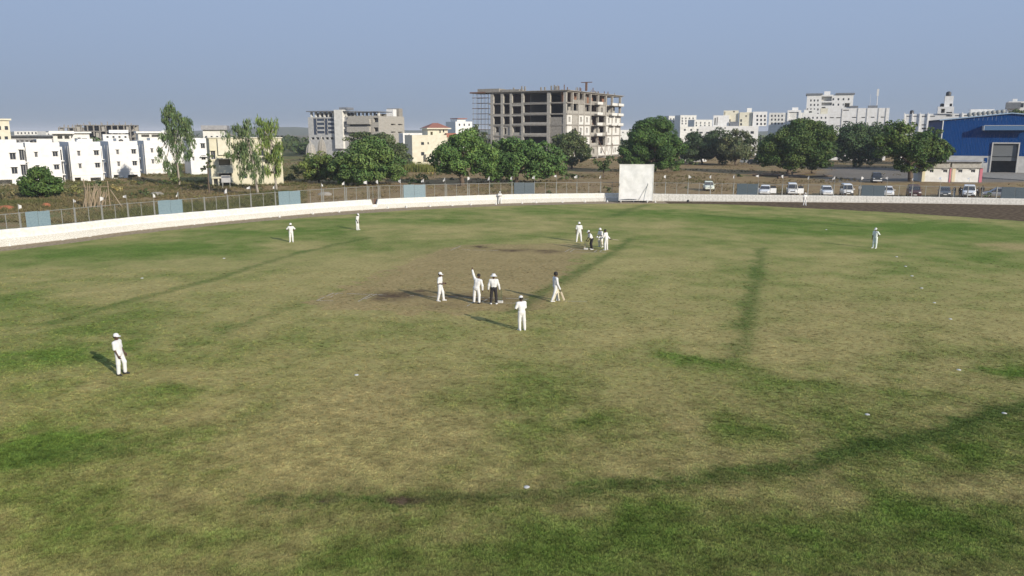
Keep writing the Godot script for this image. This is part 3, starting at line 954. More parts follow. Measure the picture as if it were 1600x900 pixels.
func make_sightscreen() -> void:
	var a := gp(966.5, 316.5)
	var b := gp(1020, 316.8)
	var t := thing("sight_screen", "tall white cloth sight screen on a wheeled frame before the wall", "sight screen", a, atan2(-(b - a).z, (b - a).x))
	var w := a.distance_to(b)
	var h := hy(990, 256.5, -a.z)
	var cl := MB.new()
	var nz := noise(71, 0.55, 3)
	var rings := []
	for j in 15:
		var y := lerpf(0.42, h - 0.09, j / 14.0)
		var r := PackedVector3Array()
		for i in 19:
			var x := lerpf(0.07, w - 0.07, i / 18.0)
			r.append(V(x, y + (0.10 * sin(x * 1.1) if j == 0 else 0.0), 0.03 + nz.get_noise_2d(x * 1.0 + y * 0.5, y * 0.8) * 0.10 * minf(1.0, 18.0 - absf(i - 9.0) * 2.0)))
		rings.append(r)
	cl.loft(rings, false, false, true)
	pm(cl, "cloth", M.screen, t)
	for f in [["post", 0.0, 0.25, 0.09, h], ["post", w - 0.09, 0.25, w, h], ["top_rail", 0.09, h - 0.09, w - 0.09, h], ["bottom_rail", 0.09, 0.28, w - 0.09, 0.37]]:
		var m := MB.new()
		m.bx(f[1], f[2], -0.05, f[3], f[4], 0.07)
		pm(m, f[0], M.paint, t)
	# slanting stays in front and behind
	for x in [0.12, w - 0.75]:
		var m := MB.new()
		m.tube(V(x, 2.7, 0.1), V(x + 0.05, 0.2, 0.75), 0.03, 0.03, 6)
		pm(m, "stay", M.paint, t)
	var dg := MB.new()
	dg.tube(V(w - 0.7, 2.6, 0.14), V(w - 2.0, 0.35, 0.14), 0.022, 0.022, 6)
	pm(dg, "rope", M.galv, t)
	for x in [0.25, w - 0.85]:
		var ft := MB.new()
		ft.bx(x - 0.05, 0.2, -0.8, x + 0.05, 0.3, 0.8)
		pm(ft, "foot_beam", M.paint, t)
		for z in [-0.65, 0.65]:
			var wh := MB.new()
			wh.lathe([[0.02, -0.06], [0.2, -0.06], [0.22, 0.0], [0.2, 0.06], [0.02, 0.06]], V(x, 0.22, z), Basis(V(0, 0, 1), PI / 2), 12)
			pm(wh, "wheel", M.paint, t)
	var dl := MB.new()
	dl.bx(0, 0.06, -0.72, w, 0.2, -0.6)
	pm(dl, "axle", M.darkframe, t)

func make_wicket(at_: Vector3, turn: float, label: String, base: Material) -> void:
	var t := thing("wicket", label, "wicket", at_, turn)
	for x in [-0.1, 0.0, 0.1]:
		var m := MB.new()
		m.lathe([[0.019, 0.0], [0.019, 0.7], [0.012, 0.715]], V(x, 0.06, 0), Basis(), 8)
		pm(m, "stump", M.stump, t)
	for x in [-0.05, 0.05]:
		var m := MB.new()
		m.tube(V(x - 0.05, 0.785, 0), V(x + 0.05, 0.785, 0), 0.01, 0.01, 6)
		pm(m, "bail", M.stump, t)
	var b := MB.new()
	b.bx(-0.16, 0, -0.05, 0.16, 0.14, 0.07)
	tag(pm(b, "base", base, t), "pale block base")

# ---------- people: tapered bones joined smoothly and meshed
class SN:
	var v := PackedVector3Array()
	var n := PackedVector3Array()
	var ix := PackedInt32Array()
	func add(bones: Array, cell: float) -> void:
		var lo := Vector3(1e9, 1e9, 1e9)
		var hi := -lo
		for b in bones:
			var m: float = maxf(b[2], b[3]) + b[4] * 3.0 + cell * 2.0
			for e in 2:
				lo = lo.min(b[e] - Vector3.ONE * m); hi = hi.max(b[e] + Vector3.ONE * m)
		var nx := int((hi.x - lo.x) / cell) + 2
		var ny := int((hi.y - lo.y) / cell) + 2
		var nz := int((hi.z - lo.z) / cell) + 2
		var acc := PackedFloat32Array()
		acc.resize(nx * ny * nz)
		for b in bones:
			var a: Vector3 = b[0]
			var q: Vector3 = b[1]
			var ra: float = b[2]
			var dr: float = b[3] - b[2]
			var k: float = b[4]
			var cut := k * 4.0
			var m := maxf(b[2], b[3]) + cut
			var ab := q - a
			var inv := 1.0 / maxf(ab.length_squared(), 1e-8)
			var l := a.min(q) - Vector3.ONE * m
			var u := a.max(q) + Vector3.ONE * m
			var x0 := maxi(0, int((l.x - lo.x) / cell)); var x1 := mini(nx - 1, int((u.x - lo.x) / cell) + 1)
			var y0 := maxi(0, int((l.y - lo.y) / cell)); var y1 := mini(ny - 1, int((u.y - lo.y) / cell) + 1)
			var z0 := maxi(0, int((l.z - lo.z) / cell)); var z1 := mini(nz - 1, int((u.z - lo.z) / cell) + 1)
			for z in range(z0, z1 + 1):
				for y in range(y0, y1 + 1):
					var i := (z * ny + y) * nx
					for x in range(x0, x1 + 1):
						var p := lo + Vector3(x, y, z) * cell
						var t := clampf((p - a).dot(ab) * inv, 0.0, 1.0)
						var d := (p - a - ab * t).length() - ra - dr * t
						if d < cut: acc[i + x] += exp(-d / k)
		var slot := PackedInt32Array()
		slot.resize(nx * ny * nz)
		var base := v.size()
		var cnt := PackedInt32Array()
		var st := [1, nx, nx * ny]
		var ax := [Vector3(1, 0, 0), Vector3(0, 1, 0), Vector3(0, 0, 1)]
		for z in range(1, nz - 1):
			for y in range(1, ny - 1):
				for x in range(1, nx - 1):
					var i := (z * ny + y) * nx + x
					var f := acc[i]
					if f == 0.0: continue
					var s := f > 1.0
					for e in 3:
						var g := acc[i + st[e]]
						if (g > 1.0) == s: continue
						var lf := log(maxf(f, 1e-4)); var lg := log(maxf(g, 1e-4))
						var p: Vector3 = lo + (Vector3(x, y, z) + ax[e] * (lf / (lf - lg))) * cell
						var s1: int = st[(e + 1) % 3]
						var s2: int = st[(e + 2) % 3]
						var qd := [i, i - s1, i - s1 - s2, i - s2]
						for w in 4:
							var ci: int = qd[w]
							if slot[ci] == 0:
								slot[ci] = v.size() + 1
								v.append(p); n.append(Vector3.ZERO); cnt.append(1)
							else:
								var sl := slot[ci] - 1
								v[sl] += p; cnt[sl - base] += 1
							qd[w] = slot[ci] - 1
						if s: ix.append_array([qd[0], qd[2], qd[1], qd[0], qd[3], qd[2]])
						else: ix.append_array([qd[0], qd[1], qd[2], qd[0], qd[2], qd[3]])
		for i in cnt.size(): v[base + i] /= cnt[i]
	func mesh() -> ArrayMesh:
		for t in range(0, ix.size(), 3):
			var m := (v[ix[t + 2]] - v[ix[t]]).cross(v[ix[t + 1]] - v[ix[t]])
			n[ix[t]] += m; n[ix[t + 1]] += m; n[ix[t + 2]] += m
		for i in n.size(): n[i] = n[i].normalized()
		var a := []
		a.resize(Mesh.ARRAY_MAX)
		a[Mesh.ARRAY_VERTEX] = v; a[Mesh.ARRAY_NORMAL] = n; a[Mesh.ARRAY_INDEX] = ix
		var am := ArrayMesh.new()
		am.add_surface_from_arrays(Mesh.PRIMITIVE_TRIANGLES, a)
		return am

func hand_bones(w: Vector3, f: Vector3, pn: Vector3, thumb: Vector3, curl: float) -> Array:
	var out := []
	var side := thumb
	out.append([w, w + f * 0.05, 0.026, 0.027, 0.006])
	for i in 4:
		var o := side * (0.030 - i * 0.020)
		out.append([w + f * 0.02 + o * 0.6, w + f * 0.085 + o, 0.014, 0.0115, 0.004])
		var len_: float = [0.040, 0.046, 0.042, 0.033][i]
		var a := w + f * 0.088 + o
		var d1 := (f + pn * curl * 0.7).normalized()
		var d2 := (f * (1.0 - curl) + pn * curl * 1.6).normalized()
		out.append([a, a + d1 * len_, 0.0100, 0.0095, 0.002])
		out.append([a + d1 * len_, a + d1 * len_ + d2 * len_ * 0.85, 0.0095, 0.008, 0.002])
	var tb := w + f * 0.025 + side * 0.028
	var td := (f * 0.75 + side * 0.6 + pn * 0.35 * curl).normalized()
	out.append([tb, tb + td * 0.045, 0.0125, 0.011, 0.003])
	out.append([tb + td * 0.045, tb + td * 0.045 + (f + pn * 0.5 * curl).normalized() * 0.032, 0.0105, 0.009, 0.002])
	return out

func person(where: Vector3, turn: float, label: String, o: Dictionary, group := "") -> Node3D:
	var hgt: float = o.get("height", 1.74)
	var root := thing("person", label, "person", where, turn, group)
	root.scale = Vector3.ONE * hgt / 1.75
	var lean: Vector3 = o.get("lean", V(0, 1, 0)).normalized()
	var twist: float = o.get("twist", 0.0)
	# joints. +z is forward, +x is the person's left
	var P := Vector3.ZERO
	var ll: Array = o.get("legL", [V(0.05, -1, 0.03), V(0.02, -1, -0.03)])
	var lr: Array = o.get("legR", [V(-0.05, -1, 0.03), V(-0.02, -1, -0.03)])
	var fl: Vector3 = o.get("footL", V(0.25, 0, 1)).normalized()
	var fr: Vector3 = o.get("footR", V(-0.25, 0, 1)).normalized()
	var hipL := P + V(0.09, 0, 0)
	var hipR := P - V(0.09, 0, 0)
	var kL: Vector3 = hipL + ll[0].normalized() * 0.43
	var kR: Vector3 = hipR + lr[0].normalized() * 0.43
	var aL: Vector3 = kL + ll[1].normalized() * 0.42
	var aR: Vector3 = kR + lr[1].normalized() * 0.42
	var drop := minf(aL.y, aR.y) - 0.085
	var sh := V(0, -drop, 0)
	P += sh; hipL += sh; hipR += sh; kL += sh; kR += sh; aL += sh; aR += sh
	var ax := V(cos(twist), 0, -sin(twist))
	ax = (ax - lean * ax.dot(lean)).normalized()
	var fw := ax.cross(lean).normalized()
	var C := P + lean * 0.30
	var S := P + lean * 0.455
	var shL := S + ax * 0.185 - lean * 0.02
	var shR := S - ax * 0.185 - lean * 0.02
	var ul: Array = o.get("armL", [V(0.22, -1, 0.0), V(0.08, -1, 0.2)])
	var ur: Array = o.get("armR", [V(-0.22, -1, 0.0), V(-0.08, -1, 0.2)])
	var eL: Vector3 = shL + ul[0].normalized() * 0.285
	var eR: Vector3 = shR + ur[0].normalized() * 0.285
	var wL: Vector3 = eL + ul[1].normalized() * 0.25
	var wR: Vector3 = eR + ur[1].normalized() * 0.25
	var look: Vector3 = o.get("look", fw + V(0, -0.1, 0)).normalized()
	var nk := S + lean * 0.04
	var H := nk + (lean * 0.6 + V(0, 0.4, 0)).normalized() * 0.165 + look * 0.02
	var hs := look.cross(Vector3.UP).normalized() * -1.0
	var hu := look.cross(hs).normalized()
	if hu.y < 0: hu = -hu
	var sn := SN.new()
	# body
	sn.add([[hipL * 0.6 + hipR * 0.4, hipR * 0.6 + hipL * 0.4, 0.10, 0.10, 0.02], [P + ax * 0.045, C + ax * 0.06, 0.088, 0.10, 0.02], [P - ax * 0.045, C - ax * 0.06, 0.088, 0.10, 0.02],
		[C + ax * 0.07, S + ax * 0.09 - lean * 0.05, 0.095, 0.085, 0.02], [C - ax * 0.07, S - ax * 0.09 - lean * 0.05, 0.095, 0.085, 0.02], [shL, shR, 0.055, 0.055, 0.02], [S, nk + lean * 0.07, 0.062, 0.052, 0.015],
		[shL, eL, 0.050, 0.040, 0.012], [eL, wL, 0.040, 0.027, 0.01], [shR, eR, 0.050, 0.040, 0.012], [eR, wR, 0.040, 0.027, 0.01],
		[hipL, kL, 0.082, 0.056, 0.015], [kL, aL, 0.055, 0.036, 0.012], [hipR, kR, 0.082, 0.056, 0.015], [kR, aR, 0.055, 0.036, 0.012],
		[aL + V(0, -0.035, 0) - fl * 0.03, aL + V(0, -0.055, 0) + fl * 0.14, 0.032, 0.026, 0.01], [aR + V(0, -0.035, 0) - fr * 0.03, aR + V(0, -0.055, 0) + fr * 0.14, 0.032, 0.026, 0.01]], 0.019)
	# head, on a finer grid: skull, face, jaw, nose, ears, brow
	var hd := [[H + hu * 0.035 - look * 0.018, H + hu * 0.035 + look * 0.012, 0.083, 0.080, 0.012], [H - hu * 0.03 + look * 0.02, H - hu * 0.075 + look * 0.042, 0.066, 0.042, 0.012], [nk + lean * 0.02, H - hu * 0.03 - look * 0.02, 0.052, 0.052, 0.012],
		[H + hu * 0.015 + look * 0.092, H - hu * 0.018 + look * 0.107, 0.008, 0.014, 0.005], [H + hs * 0.03 + hu * 0.028 + look * 0.082, H - hs * 0.03 + hu * 0.028 + look * 0.082, 0.010, 0.010, 0.006], [H - hu * 0.052 + look * 0.085 + hs * 0.016, H - hu * 0.052 + look * 0.085 - hs * 0.016, 0.008, 0.008, 0.004],
		[H + hs * 0.082 + hu * 0.015, H + hs * 0.080 - hu * 0.022, 0.012, 0.010, 0.004], [H - hs * 0.082 + hu * 0.015, H - hs * 0.080 - hu * 0.022, 0.012, 0.010, 0.004]]
	sn.add(hd, 0.011)
	# hands
	var gloves: bool = o.get("gloves", false)
	for s in [[wL, eL, 1.0], [wR, eR, -1.0]]:
		var f: Vector3 = (s[0] - s[1]).normalized()
		var pn: Vector3 = (ax * -s[2] - f * (ax * -s[2]).dot(f)).normalized()
		if absf(ax.dot(f)) > 0.9: pn = V(0, -1, 0)
		var th: Vector3 = f.cross(pn).normalized()
		if th.dot(fw) < 0: th = -th
		sn.add(hand_bones(s[0], f, pn, th, o.get("curl", 0.5)), 0.0065)
	var body := put(sn.mesh(), "body", o.get("skin", M.skin), root)
	# eyes and mouth
	for s in [-1, 1]:
		var e := MB.new()
		e.lathe([[0.002, -0.006], [0.010, -0.003], [0.010, 0.003], [0.002, 0.006]], H + hs * 0.031 * s + hu * 0.012 + look * 0.091, Basis(hs, look, hs.cross(look)), 8)
		pm(e, "eye", M.lamp, body)
	# shirt
	var sl: bool = o.get("long", false)
	var q := 0.017
	var hem := 0.09 if o.has("trousers") and o.trousers == M.blackcloth else -0.06
	var sb := [[P + ax * 0.05 + lean * hem, C + ax * 0.062, 0.098 + q, 0.104 + q, 0.02], [P - ax * 0.05 + lean * hem, C - ax * 0.062, 0.098 + q, 0.104 + q, 0.02], [C + ax * 0.072, S + ax * 0.092 - lean * 0.05, 0.098 + q, 0.088 + q, 0.02], [C - ax * 0.072, S - ax * 0.092 - lean * 0.05, 0.098 + q, 0.088 + q, 0.02],
		[shL, shR, 0.058 + q, 0.058 + q, 0.02], [S, nk - lean * 0.02, 0.072, 0.066, 0.012],
		[shL, eL if sl else shL.lerp(eL, 0.82), 0.056 + q, 0.050 + q, 0.012], [shR, eR if sl else shR.lerp(eR, 0.82), 0.056 + q, 0.050 + q, 0.012]]
	if sl:
		sb.append([eL, eL.lerp(wL, 0.93), 0.048 + q, 0.036 + q, 0.012]); sb.append([eR, eR.lerp(wR, 0.93), 0.048 + q, 0.036 + q, 0.012])
	var ss := SN.new()
	ss.add(sb, 0.018)
	put(ss.mesh(), "shirt", o.get("shirt", M.kit), root)
	# trousers
	var ts := SN.new()
	ts.add([[hipL * 0.7 + hipR * 0.3, hipR * 0.7 + hipL * 0.3, 0.118, 0.118, 0.02], [P, P + lean * 0.07, 0.125, 0.115, 0.02], [hipL, kL, 0.103, 0.082, 0.015], [kL, kL.lerp(aL, 0.93), 0.080, 0.070, 0.015], [hipR, kR, 0.103, 0.082, 0.015], [kR, kR.lerp(aR, 0.93), 0.080, 0.070, 0.015]], 0.018)
	put(ts.mesh(), "trousers", o.get("trousers", M.kit), root)
	# shoes
	for s in [[aL, fl], [aR, fr]]:
		var shoe := SN.new()
		var a: Vector3 = s[0]
		var f: Vector3 = s[1]
		var sd := V(f.z, 0, -f.x) * 0.018
		var g := a + V(0, -0.042, 0)
		shoe.add([[g - f * 0.045, g + f * 0.07 + sd + V(0, -0.006, 0), 0.045, 0.038, 0.008], [g - f * 0.045, g + f * 0.155 - sd * 0.3 + V(0, -0.012, 0), 0.044, 0.031, 0.008], [a - f * 0.02, g, 0.042, 0.044, 0.008]], 0.013)
		put(shoe.mesh(), "shoe", o.get("shoes", M.kit2), root)
	# headgear
	var hb := Basis(hs, hu, hs.cross(hu))
	var hat: String = o.get("hat", "cap")
	var top := H + hu * 0.045 - look * 0.004
	var hm := MB.new()
	var fwdz := 1.0 if hb.z.dot(look) > 0 else -1.0
	if hat == "hair":
		hm.lathe([[0.098, -0.045], [0.102, 0.0], [0.094, 0.045], [0.06, 0.085], [0.015, 0.098]], top - look * 0.016, hb, 14)
		pm(hm, "hair", M.hair, root)
	else:
		var hn := MB.new()
		hn.lathe([[0.094, -0.075], [0.0975, -0.03], [0.0965, 0.01], [0.02, 0.03]], top - look * 0.022, hb, 12)
		pm(hn, "hair", M.hair, root)
		if hat == "cap":
			hm.lathe([[0.104, -0.015], [0.106, 0.01], [0.098, 0.055], [0.068, 0.092], [0.02, 0.107], [0.004, 0.108]], top, hb, 14)
			var rings := []
			for j in 3:
				var r := PackedVector3Array()
				var rr: float = [0.085, 0.16, 0.19][j]
				for i in 9:
					var f := lerpf(-1.05, 1.05, i / 8.0)
					r.append(top + hs * sin(f) * minf(rr, 0.11 + 0.01 * j) + look * cos(f) * rr + hu * (-0.004 - 0.012 * j))
				rings.append(r)
			hm.loft(rings, false, false)
			var r2 := []
			for r in rings:
				var c := PackedVector3Array()
				for p in r: c.append(p + hu * 0.007)
				r2.append(c)
			hm.loft(r2, false, false, true)
			pm(hm, "cap", o.get("capmat", M.kit), root)
		elif hat == "hat":
			hm.lathe([[0.205, -0.035], [0.21, -0.028], [0.15, 0.0], [0.112, 0.012], [0.112, 0.05], [0.10, 0.095], [0.06, 0.112], [0.005, 0.114]], top, hb, 18)
			pm(hm, "sun_hat", M.kit, root)
		elif hat == "helmet":
			hm.lathe([[0.112, -0.06], [0.118, -0.01], [0.112, 0.05], [0.08, 0.10], [0.02, 0.122]], top, hb, 14)
			pm(hm, "helmet", o.get("capmat", M.kit), root)
			var gr := MB.new()
			for k in 3:
				for i in 6:
					var f0 := lerpf(-1.1, 1.1, i / 6.0)
					var f1 := lerpf(-1.1, 1.1, (i + 1) / 6.0)
					var y := -0.04 - k * 0.035
					gr.tube(top + hs * sin(f0) * 0.125 + look * cos(f0) * 0.14 + hu * y, top + hs * sin(f1) * 0.125 + look * cos(f1) * 0.14 + hu * y, 0.005, 0.005, 4)
			pm(gr, "grille", M.darkframe, root)
	if o.get("pads", false):
		for s in [[kL, aL, fl], [kR, aR, fr]]:
			var f: Vector3 = s[2]
			var dn: Vector3 = (s[1] - s[0]).normalized()
			var pd := SN.new()
			var sd := f.cross(dn).normalized()
			var c0: Vector3 = s[0] - dn * 0.16 + f * 0.065
			var c1: Vector3 = s[1] - dn * 0.02 + f * 0.06
			pd.add([[c0 + sd * 0.05, c1 + sd * 0.04, 0.045, 0.045, 0.006], [c0 - sd * 0.05, c1 - sd * 0.04, 0.045, 0.045, 0.006], [c0, c1, 0.06, 0.055, 0.006], [s[0] + f * 0.08 + sd * 0.08, s[0] + f * 0.08 - sd * 0.08, 0.05, 0.05, 0.006]], 0.018)
			put(pd.mesh(), "leg_pad", M.pad, root)
	if gloves:
		for s in [[wL, eL], [wR, eR]]:
			var g := SN.new()
			var f: Vector3 = (s[0] - s[1]).normalized()
			g.add([[s[0] - f * 0.06, s[0] + f * 0.07, 0.048, 0.055, 0.008], [s[0] + f * 0.05, s[0] + f * 0.13, 0.052, 0.035, 0.008]], 0.014)
			put(g.mesh(), "glove", M.kit2, root)
	root.set_meta("wl", root.transform * (wL + (wL - eL).normalized() * 0.07))
	root.set_meta("wr", root.transform * (wR + (wR - eR).normalized() * 0.07))
	return root

func bat(grip: Vector3, dirn: Vector3, face: Vector3, label: String) -> void:
	var d := dirn.normalized()
	var s := face.cross(d).normalized()
	var f := d.cross(s).normalized()
	var t := thing("cricket_bat", label, "bat", grip)
	var h := MB.new()
	h.tube(-d * 0.12, d * 0.2, 0.017, 0.018, 8)
	pm(h, "handle", M.black, t)
	var b := MB.new()
	var rings := []
	for p in [[0.19, 0.02, 0.018], [0.25, 0.053, 0.024], [0.5, 0.054, 0.032], [0.7, 0.054, 0.03], [0.74, 0.045, 0.018]]:
		var c: Vector3 = d * p[0]
		rings.append(PackedVector3Array([c - s * p[1] - f * 0.012, c - f * p[2], c + s * p[1] - f * 0.012, c + s * p[1] + f * 0.012, c - s * p[1] + f * 0.012]))
	b.loft(rings)
	pm(b, "blade", M.willow, t)

func make_people() -> void:
	# turn: 0 faces the camera (+z), PI/2 faces right (+x), PI faces away, -PI/2 faces left
	person(gp(189, 586), 1.5, "fielder in white, short sleeves, arm hanging, alone on dark green grass", {"height": 1.78, "lean": V(0, 1, -0.10), "armR": [V(-0.1, -1, 0.05), V(0.0, -1, 0.55)], "armL": [V(0.15, -1, 0.1), V(0.0, -1, 0.6)], "legR": [V(-0.03, -1, 0.0), V(0, -1, -0.06)], "legL": [V(0.05, -1, 0.32), V(0.02, -1, -0.02)], "shoes": M.black})
	person(gp(455.5, 378.5), 0.15, "fielder in white with both hands on hips near the curved wall", {"height": 1.75, "armL": [V(0.75, -0.8, -0.1), V(-0.85, -0.6, 0.15)], "armR": [V(-0.75, -0.8, -0.1), V(0.85, -0.6, 0.15)]})
	person(gp(558.5, 359.5), 1.3, "fielder in white leaning forward and looking at the grass, near the wall notch", {"height": 1.72, "lean": V(0, 1, 0.16), "look": V(0, -0.55, 1), "armR": [V(-0.1, -1, -0.05), V(0.1, -1, 0.35)], "armL": [V(0.15, -1, -0.1), V(0, -1, 0.4)], "legL": [V(0.04, -1, 0.14), V(0, -1, 0.05)]})
	person(gp(781, 318.6), 0.1, "fielder in white with folded arms standing against the whitewashed wall", {"height": 1.72, "armL": [V(0.35, -1, 0.15), V(-0.9, 0.05, 0.55)], "armR": [V(-0.35, -1, 0.15), V(0.9, 0.0, 0.55)], "legL": [V(0.14, -1, 0), V(0.12, -1, 0)], "legR": [V(-0.12, -1, 0), V(-0.08, -1, 0)]})
	person(gp(904.5, 378), 0.05, "slip fielder in white standing upright with arms hanging straight down", {"height": 1.84, "armL": [V(0.24, -1, 0.0), V(0.06, -1, 0.1)], "armR": [V(-0.24, -1, 0.0), V(-0.06, -1, 0.1)], "legL": [V(0.16, -1, 0), V(0.1, -1, 0)], "legR": [V(-0.16, -1, 0), V(-0.1, -1, 0)]})
	var u := person(gp(924.5, 390), -1.35, "man in white shirt and black trousers bending forward beside the far wicket", {"height": 1.74, "lean": V(0, 1, 0.52), "look": V(0, -0.35, 1), "trousers": M.blackcloth, "armL": [V(0.15, -1, 0.1), V(-0.2, -1, 0.55)], "armR": [V(-0.12, -1, 0.15), V(0.1, -1, 0.65)], "legL": [V(0.12, -1, 0.22), V(0.05, -1, -0.24)], "legR": [V(-0.12, -1, 0.16), V(-0.05, -1, -0.2)]})
	bat(u.get_meta("wr"), V(-0.25, -1, 0.1), V(0, 0, 1), "cricket bat held down by the bending man in black trousers")
	person(gp(939.5, 386), -0.9, "white clad player with white helmet bent slightly behind the player with dark hair", {"height": 1.72, "lean": V(0, 1, 0.28), "hat": "helmet", "armL": [V(0.2, -1, 0.3), V(-0.4, -0.6, 0.8)], "armR": [V(-0.2, -1, 0.3), V(0.4, -0.6, 0.8)], "gloves": true, "pads": true, "legL": [V(0.14, -1, 0.25), V(0.08, -1, -0.2)], "legR": [V(-0.14, -1, 0.25), V(-0.08, -1, -0.2)]})
	var bt := person(gp(947, 391), -2.2, "dark haired player all in white half turned away, holding a pale bat behind him", {"height": 1.80, "lean": V(0.04, 1, 0.16), "hat": "hair", "long": true, "armL": [V(0.25, -1, 0.25), V(-0.2, -0.5, 0.9)], "armR": [V(-0.35, -1, -0.1), V(-0.35, -0.6, -0.6)], "legL": [V(0.08, -1, 0.12), V(0.03, -1, -0.08)], "legR": [V(-0.1, -1, 0.02), V(-0.03, -1, -0.05)]})
	bat(bt.get_meta("wr"), V(0.9, -0.15, -0.25), V(0, 1, 0), "pale cricket bat held out by the dark haired player at the far crease")
	person(gp(688, 470.5), 1.35, "fielder in white cap striding with forearm across his waist, near the dark scuffed soil", {"height": 1.76, "armR": [V(-0.2, -1, -0.15), V(0.25, 0.0, 1.0)], "armL": [V(0.15, -1, -0.1), V(-0.2, -0.15, 1)], "legL": [V(0.06, -1, 0.30), V(0.02, -1, 0.10)], "legR": [V(-0.06, -1, -0.04), V(-0.02, -1, -0.22)], "look": V(0, -0.1, 1)})
	# the bowler at the top of his action, seen from behind
	person(gp(744.5, 474.5), 2.75, "dark haired bowler in white with one arm swung straight up overhead", {"height": 1.80, "lean": V(-0.20, 1, 0.12), "hat": "hair", "long": true, "look": V(-0.2, -0.25, 1), "armL": [V(0.42, 1, 0.05), V(0.30, 1, 0.1)], "armR": [V(-0.25, -1, 0.1), V(0.0, -1, 0.1)], "legL": [V(0.10, -1, 0.04), V(0.05, -1, -0.02)], "legR": [V(-0.14, -1, 0.10), V(-0.06, -1, -0.14)], "shoes": M.black})
	person(gp(771.5, 475.5), 3.1, "umpire seen from behind in broad white sun hat, white shirt and black trousers", {"height": 1.80, "hat": "hat", "long": true, "trousers": M.blackcloth, "armL": [V(0.32, -1, 0.0), V(0.10, -1, 0.12)], "armR": [V(-0.34, -1, 0.0), V(-0.22, -1, 0.12)], "legL": [V(0.10, -1, 0), V(0.06, -1, 0)], "legR": [V(-0.10, -1, 0), V(-0.06, -1, 0)]})
	person(gp(815, 516.5), -2.75, "fielder in white cap seen from behind with hands held together in front", {"height": 1.80, "lean": V(0.04, 1, 0.03), "armL": [V(0.45, -1, -0.05), V(-0.35, -0.25, 1)], "armR": [V(-0.15, -1, 0.0), V(0.35, -0.2, 1)], "legL": [V(0.02, -1, 0.06), V(0.0, -1, -0.05)], "legR": [V(-0.10, -1, 0.0), V(-0.06, -1, -0.03)], "look": V(0.1, -0.1, 1)})
	var ns := person(gp(867.5, 471), 1.95, "batsman in pale shirt, cream leg pads and dark helmet walking with his bat", {"height": 1.80, "hat": "helmet", "capmat": M.hair, "shirt": M.kit2, "long": true, "pads": true, "gloves": true, "armR": [V(-0.15, -1, 0.1), V(0.0, -1, 0.5)], "armL": [V(0.2, -1, 0.1), V(0.0, -1, 0.5)], "legR": [V(-0.06, -1, -0.22), V(-0.02, -1, -0.42)], "legL": [V(0.06, -1, 0.34), V(0.02, -1, 0.14)]})
	bat(ns.get_meta("wr"), V(0.35, -0.9, 0.1), V(0, 0.2, 1), "cricket bat carried by the batsman with cream pads")
	person(gp(1366.5, 388), -1.05, "fielder in greenish white kit with one hand on hip, alone on open grass", {"height": 1.78, "shirt": M.kitgreen, "trousers": M.kitgreen, "look": V(0.1, -0.3, 1), "lean": V(0, 1, 0.06), "armL": [V(0.5, -0.9, -0.45), V(-0.75, -0.55, 0.5)], "armR": [V(-0.1, -1, 0.1), V(0.0, -1, 0.25)], "legL": [V(0.05, -1, 0), V(0, -1, -0.02)], "legR": [V(-0.02, -1, 0.12), V(0, -1, 0.04)]})
	person(gp(1257, 321), 0.25, "fielder in white walking on the dark track before the low wall", {"height": 1.74, "armL": [V(0.28, -1, -0.1), V(0.12, -1, 0.15)], "armR": [V(-0.28, -1, 0.1), V(-0.12, -1, 0.25)], "legL": [V(0.02, -1, 0.2), V(0, -1, 0.05)], "legR": [V(-0.04, -1, -0.02), V(0, -1, -0.25)]})
	# people among the cars
	var grey := plain(Color(0.10, 0.10, 0.11), 0.9)
	var brown := plain(Color(0.12, 0.08, 0.06), 0.9)
	person(gp(1250, 305), 0.6, "man in white standing at the open side of the white minivan", {"height": 1.7, "hat": "hair", "armL": [V(0.8, 0.2, 0.2), V(0.6, 0.8, 0.1)], "armR": [V(-0.2, -1, 0.1), V(0, -1, 0.3)]})
	person(gp(1490, 308.5), 0.3, "person in grey shirt standing between the dark car and the white pickup", {"height": 1.7, "hat": "hair", "shirt": grey, "trousers": M.kit2})
	person(gp(1499.5, 308.5), -0.4, "person in dark clothes standing against the side of the white pickup", {"height": 1.68, "hat": "hair", "shirt": M.blackcloth, "trousers": grey})
	person(gp(1527.5, 308.5), -0.7, "person in dark brown top leaning by the front of the white pickup", {"height": 1.66, "hat": "hair", "shirt": brown, "trousers": M.blackcloth, "lean": V(0.1, 1, 0.2)})
	person(gp(1534, 307.5), -0.9, "person in black with bent arm, standing away from the white pickup", {"height": 1.72, "hat": "hair", "shirt": M.blackcloth, "trousers": grey, "armR": [V(-0.3, -1, 0.2), V(0.3, 0.2, 1)]})
	person(gp(1342.5, 305.5), 0.4, "person in pale shirt standing beside the dark sheets of the fence", {"height": 1.7, "hat": "hair", "shirt": M.greywall, "trousers": grey})
	var d := gp(915, 389.3) - gp(781.5, 473)
	make_wicket(gp(915.5, 390), atan2(d.x, d.z), "dark green stumps on a pale base at the far crease", M.paint)
	make_wicket(gp(781.5, 473.3), atan2(d.x, d.z), "thin stumps on a white base beside the umpire in black trousers", M.paint)

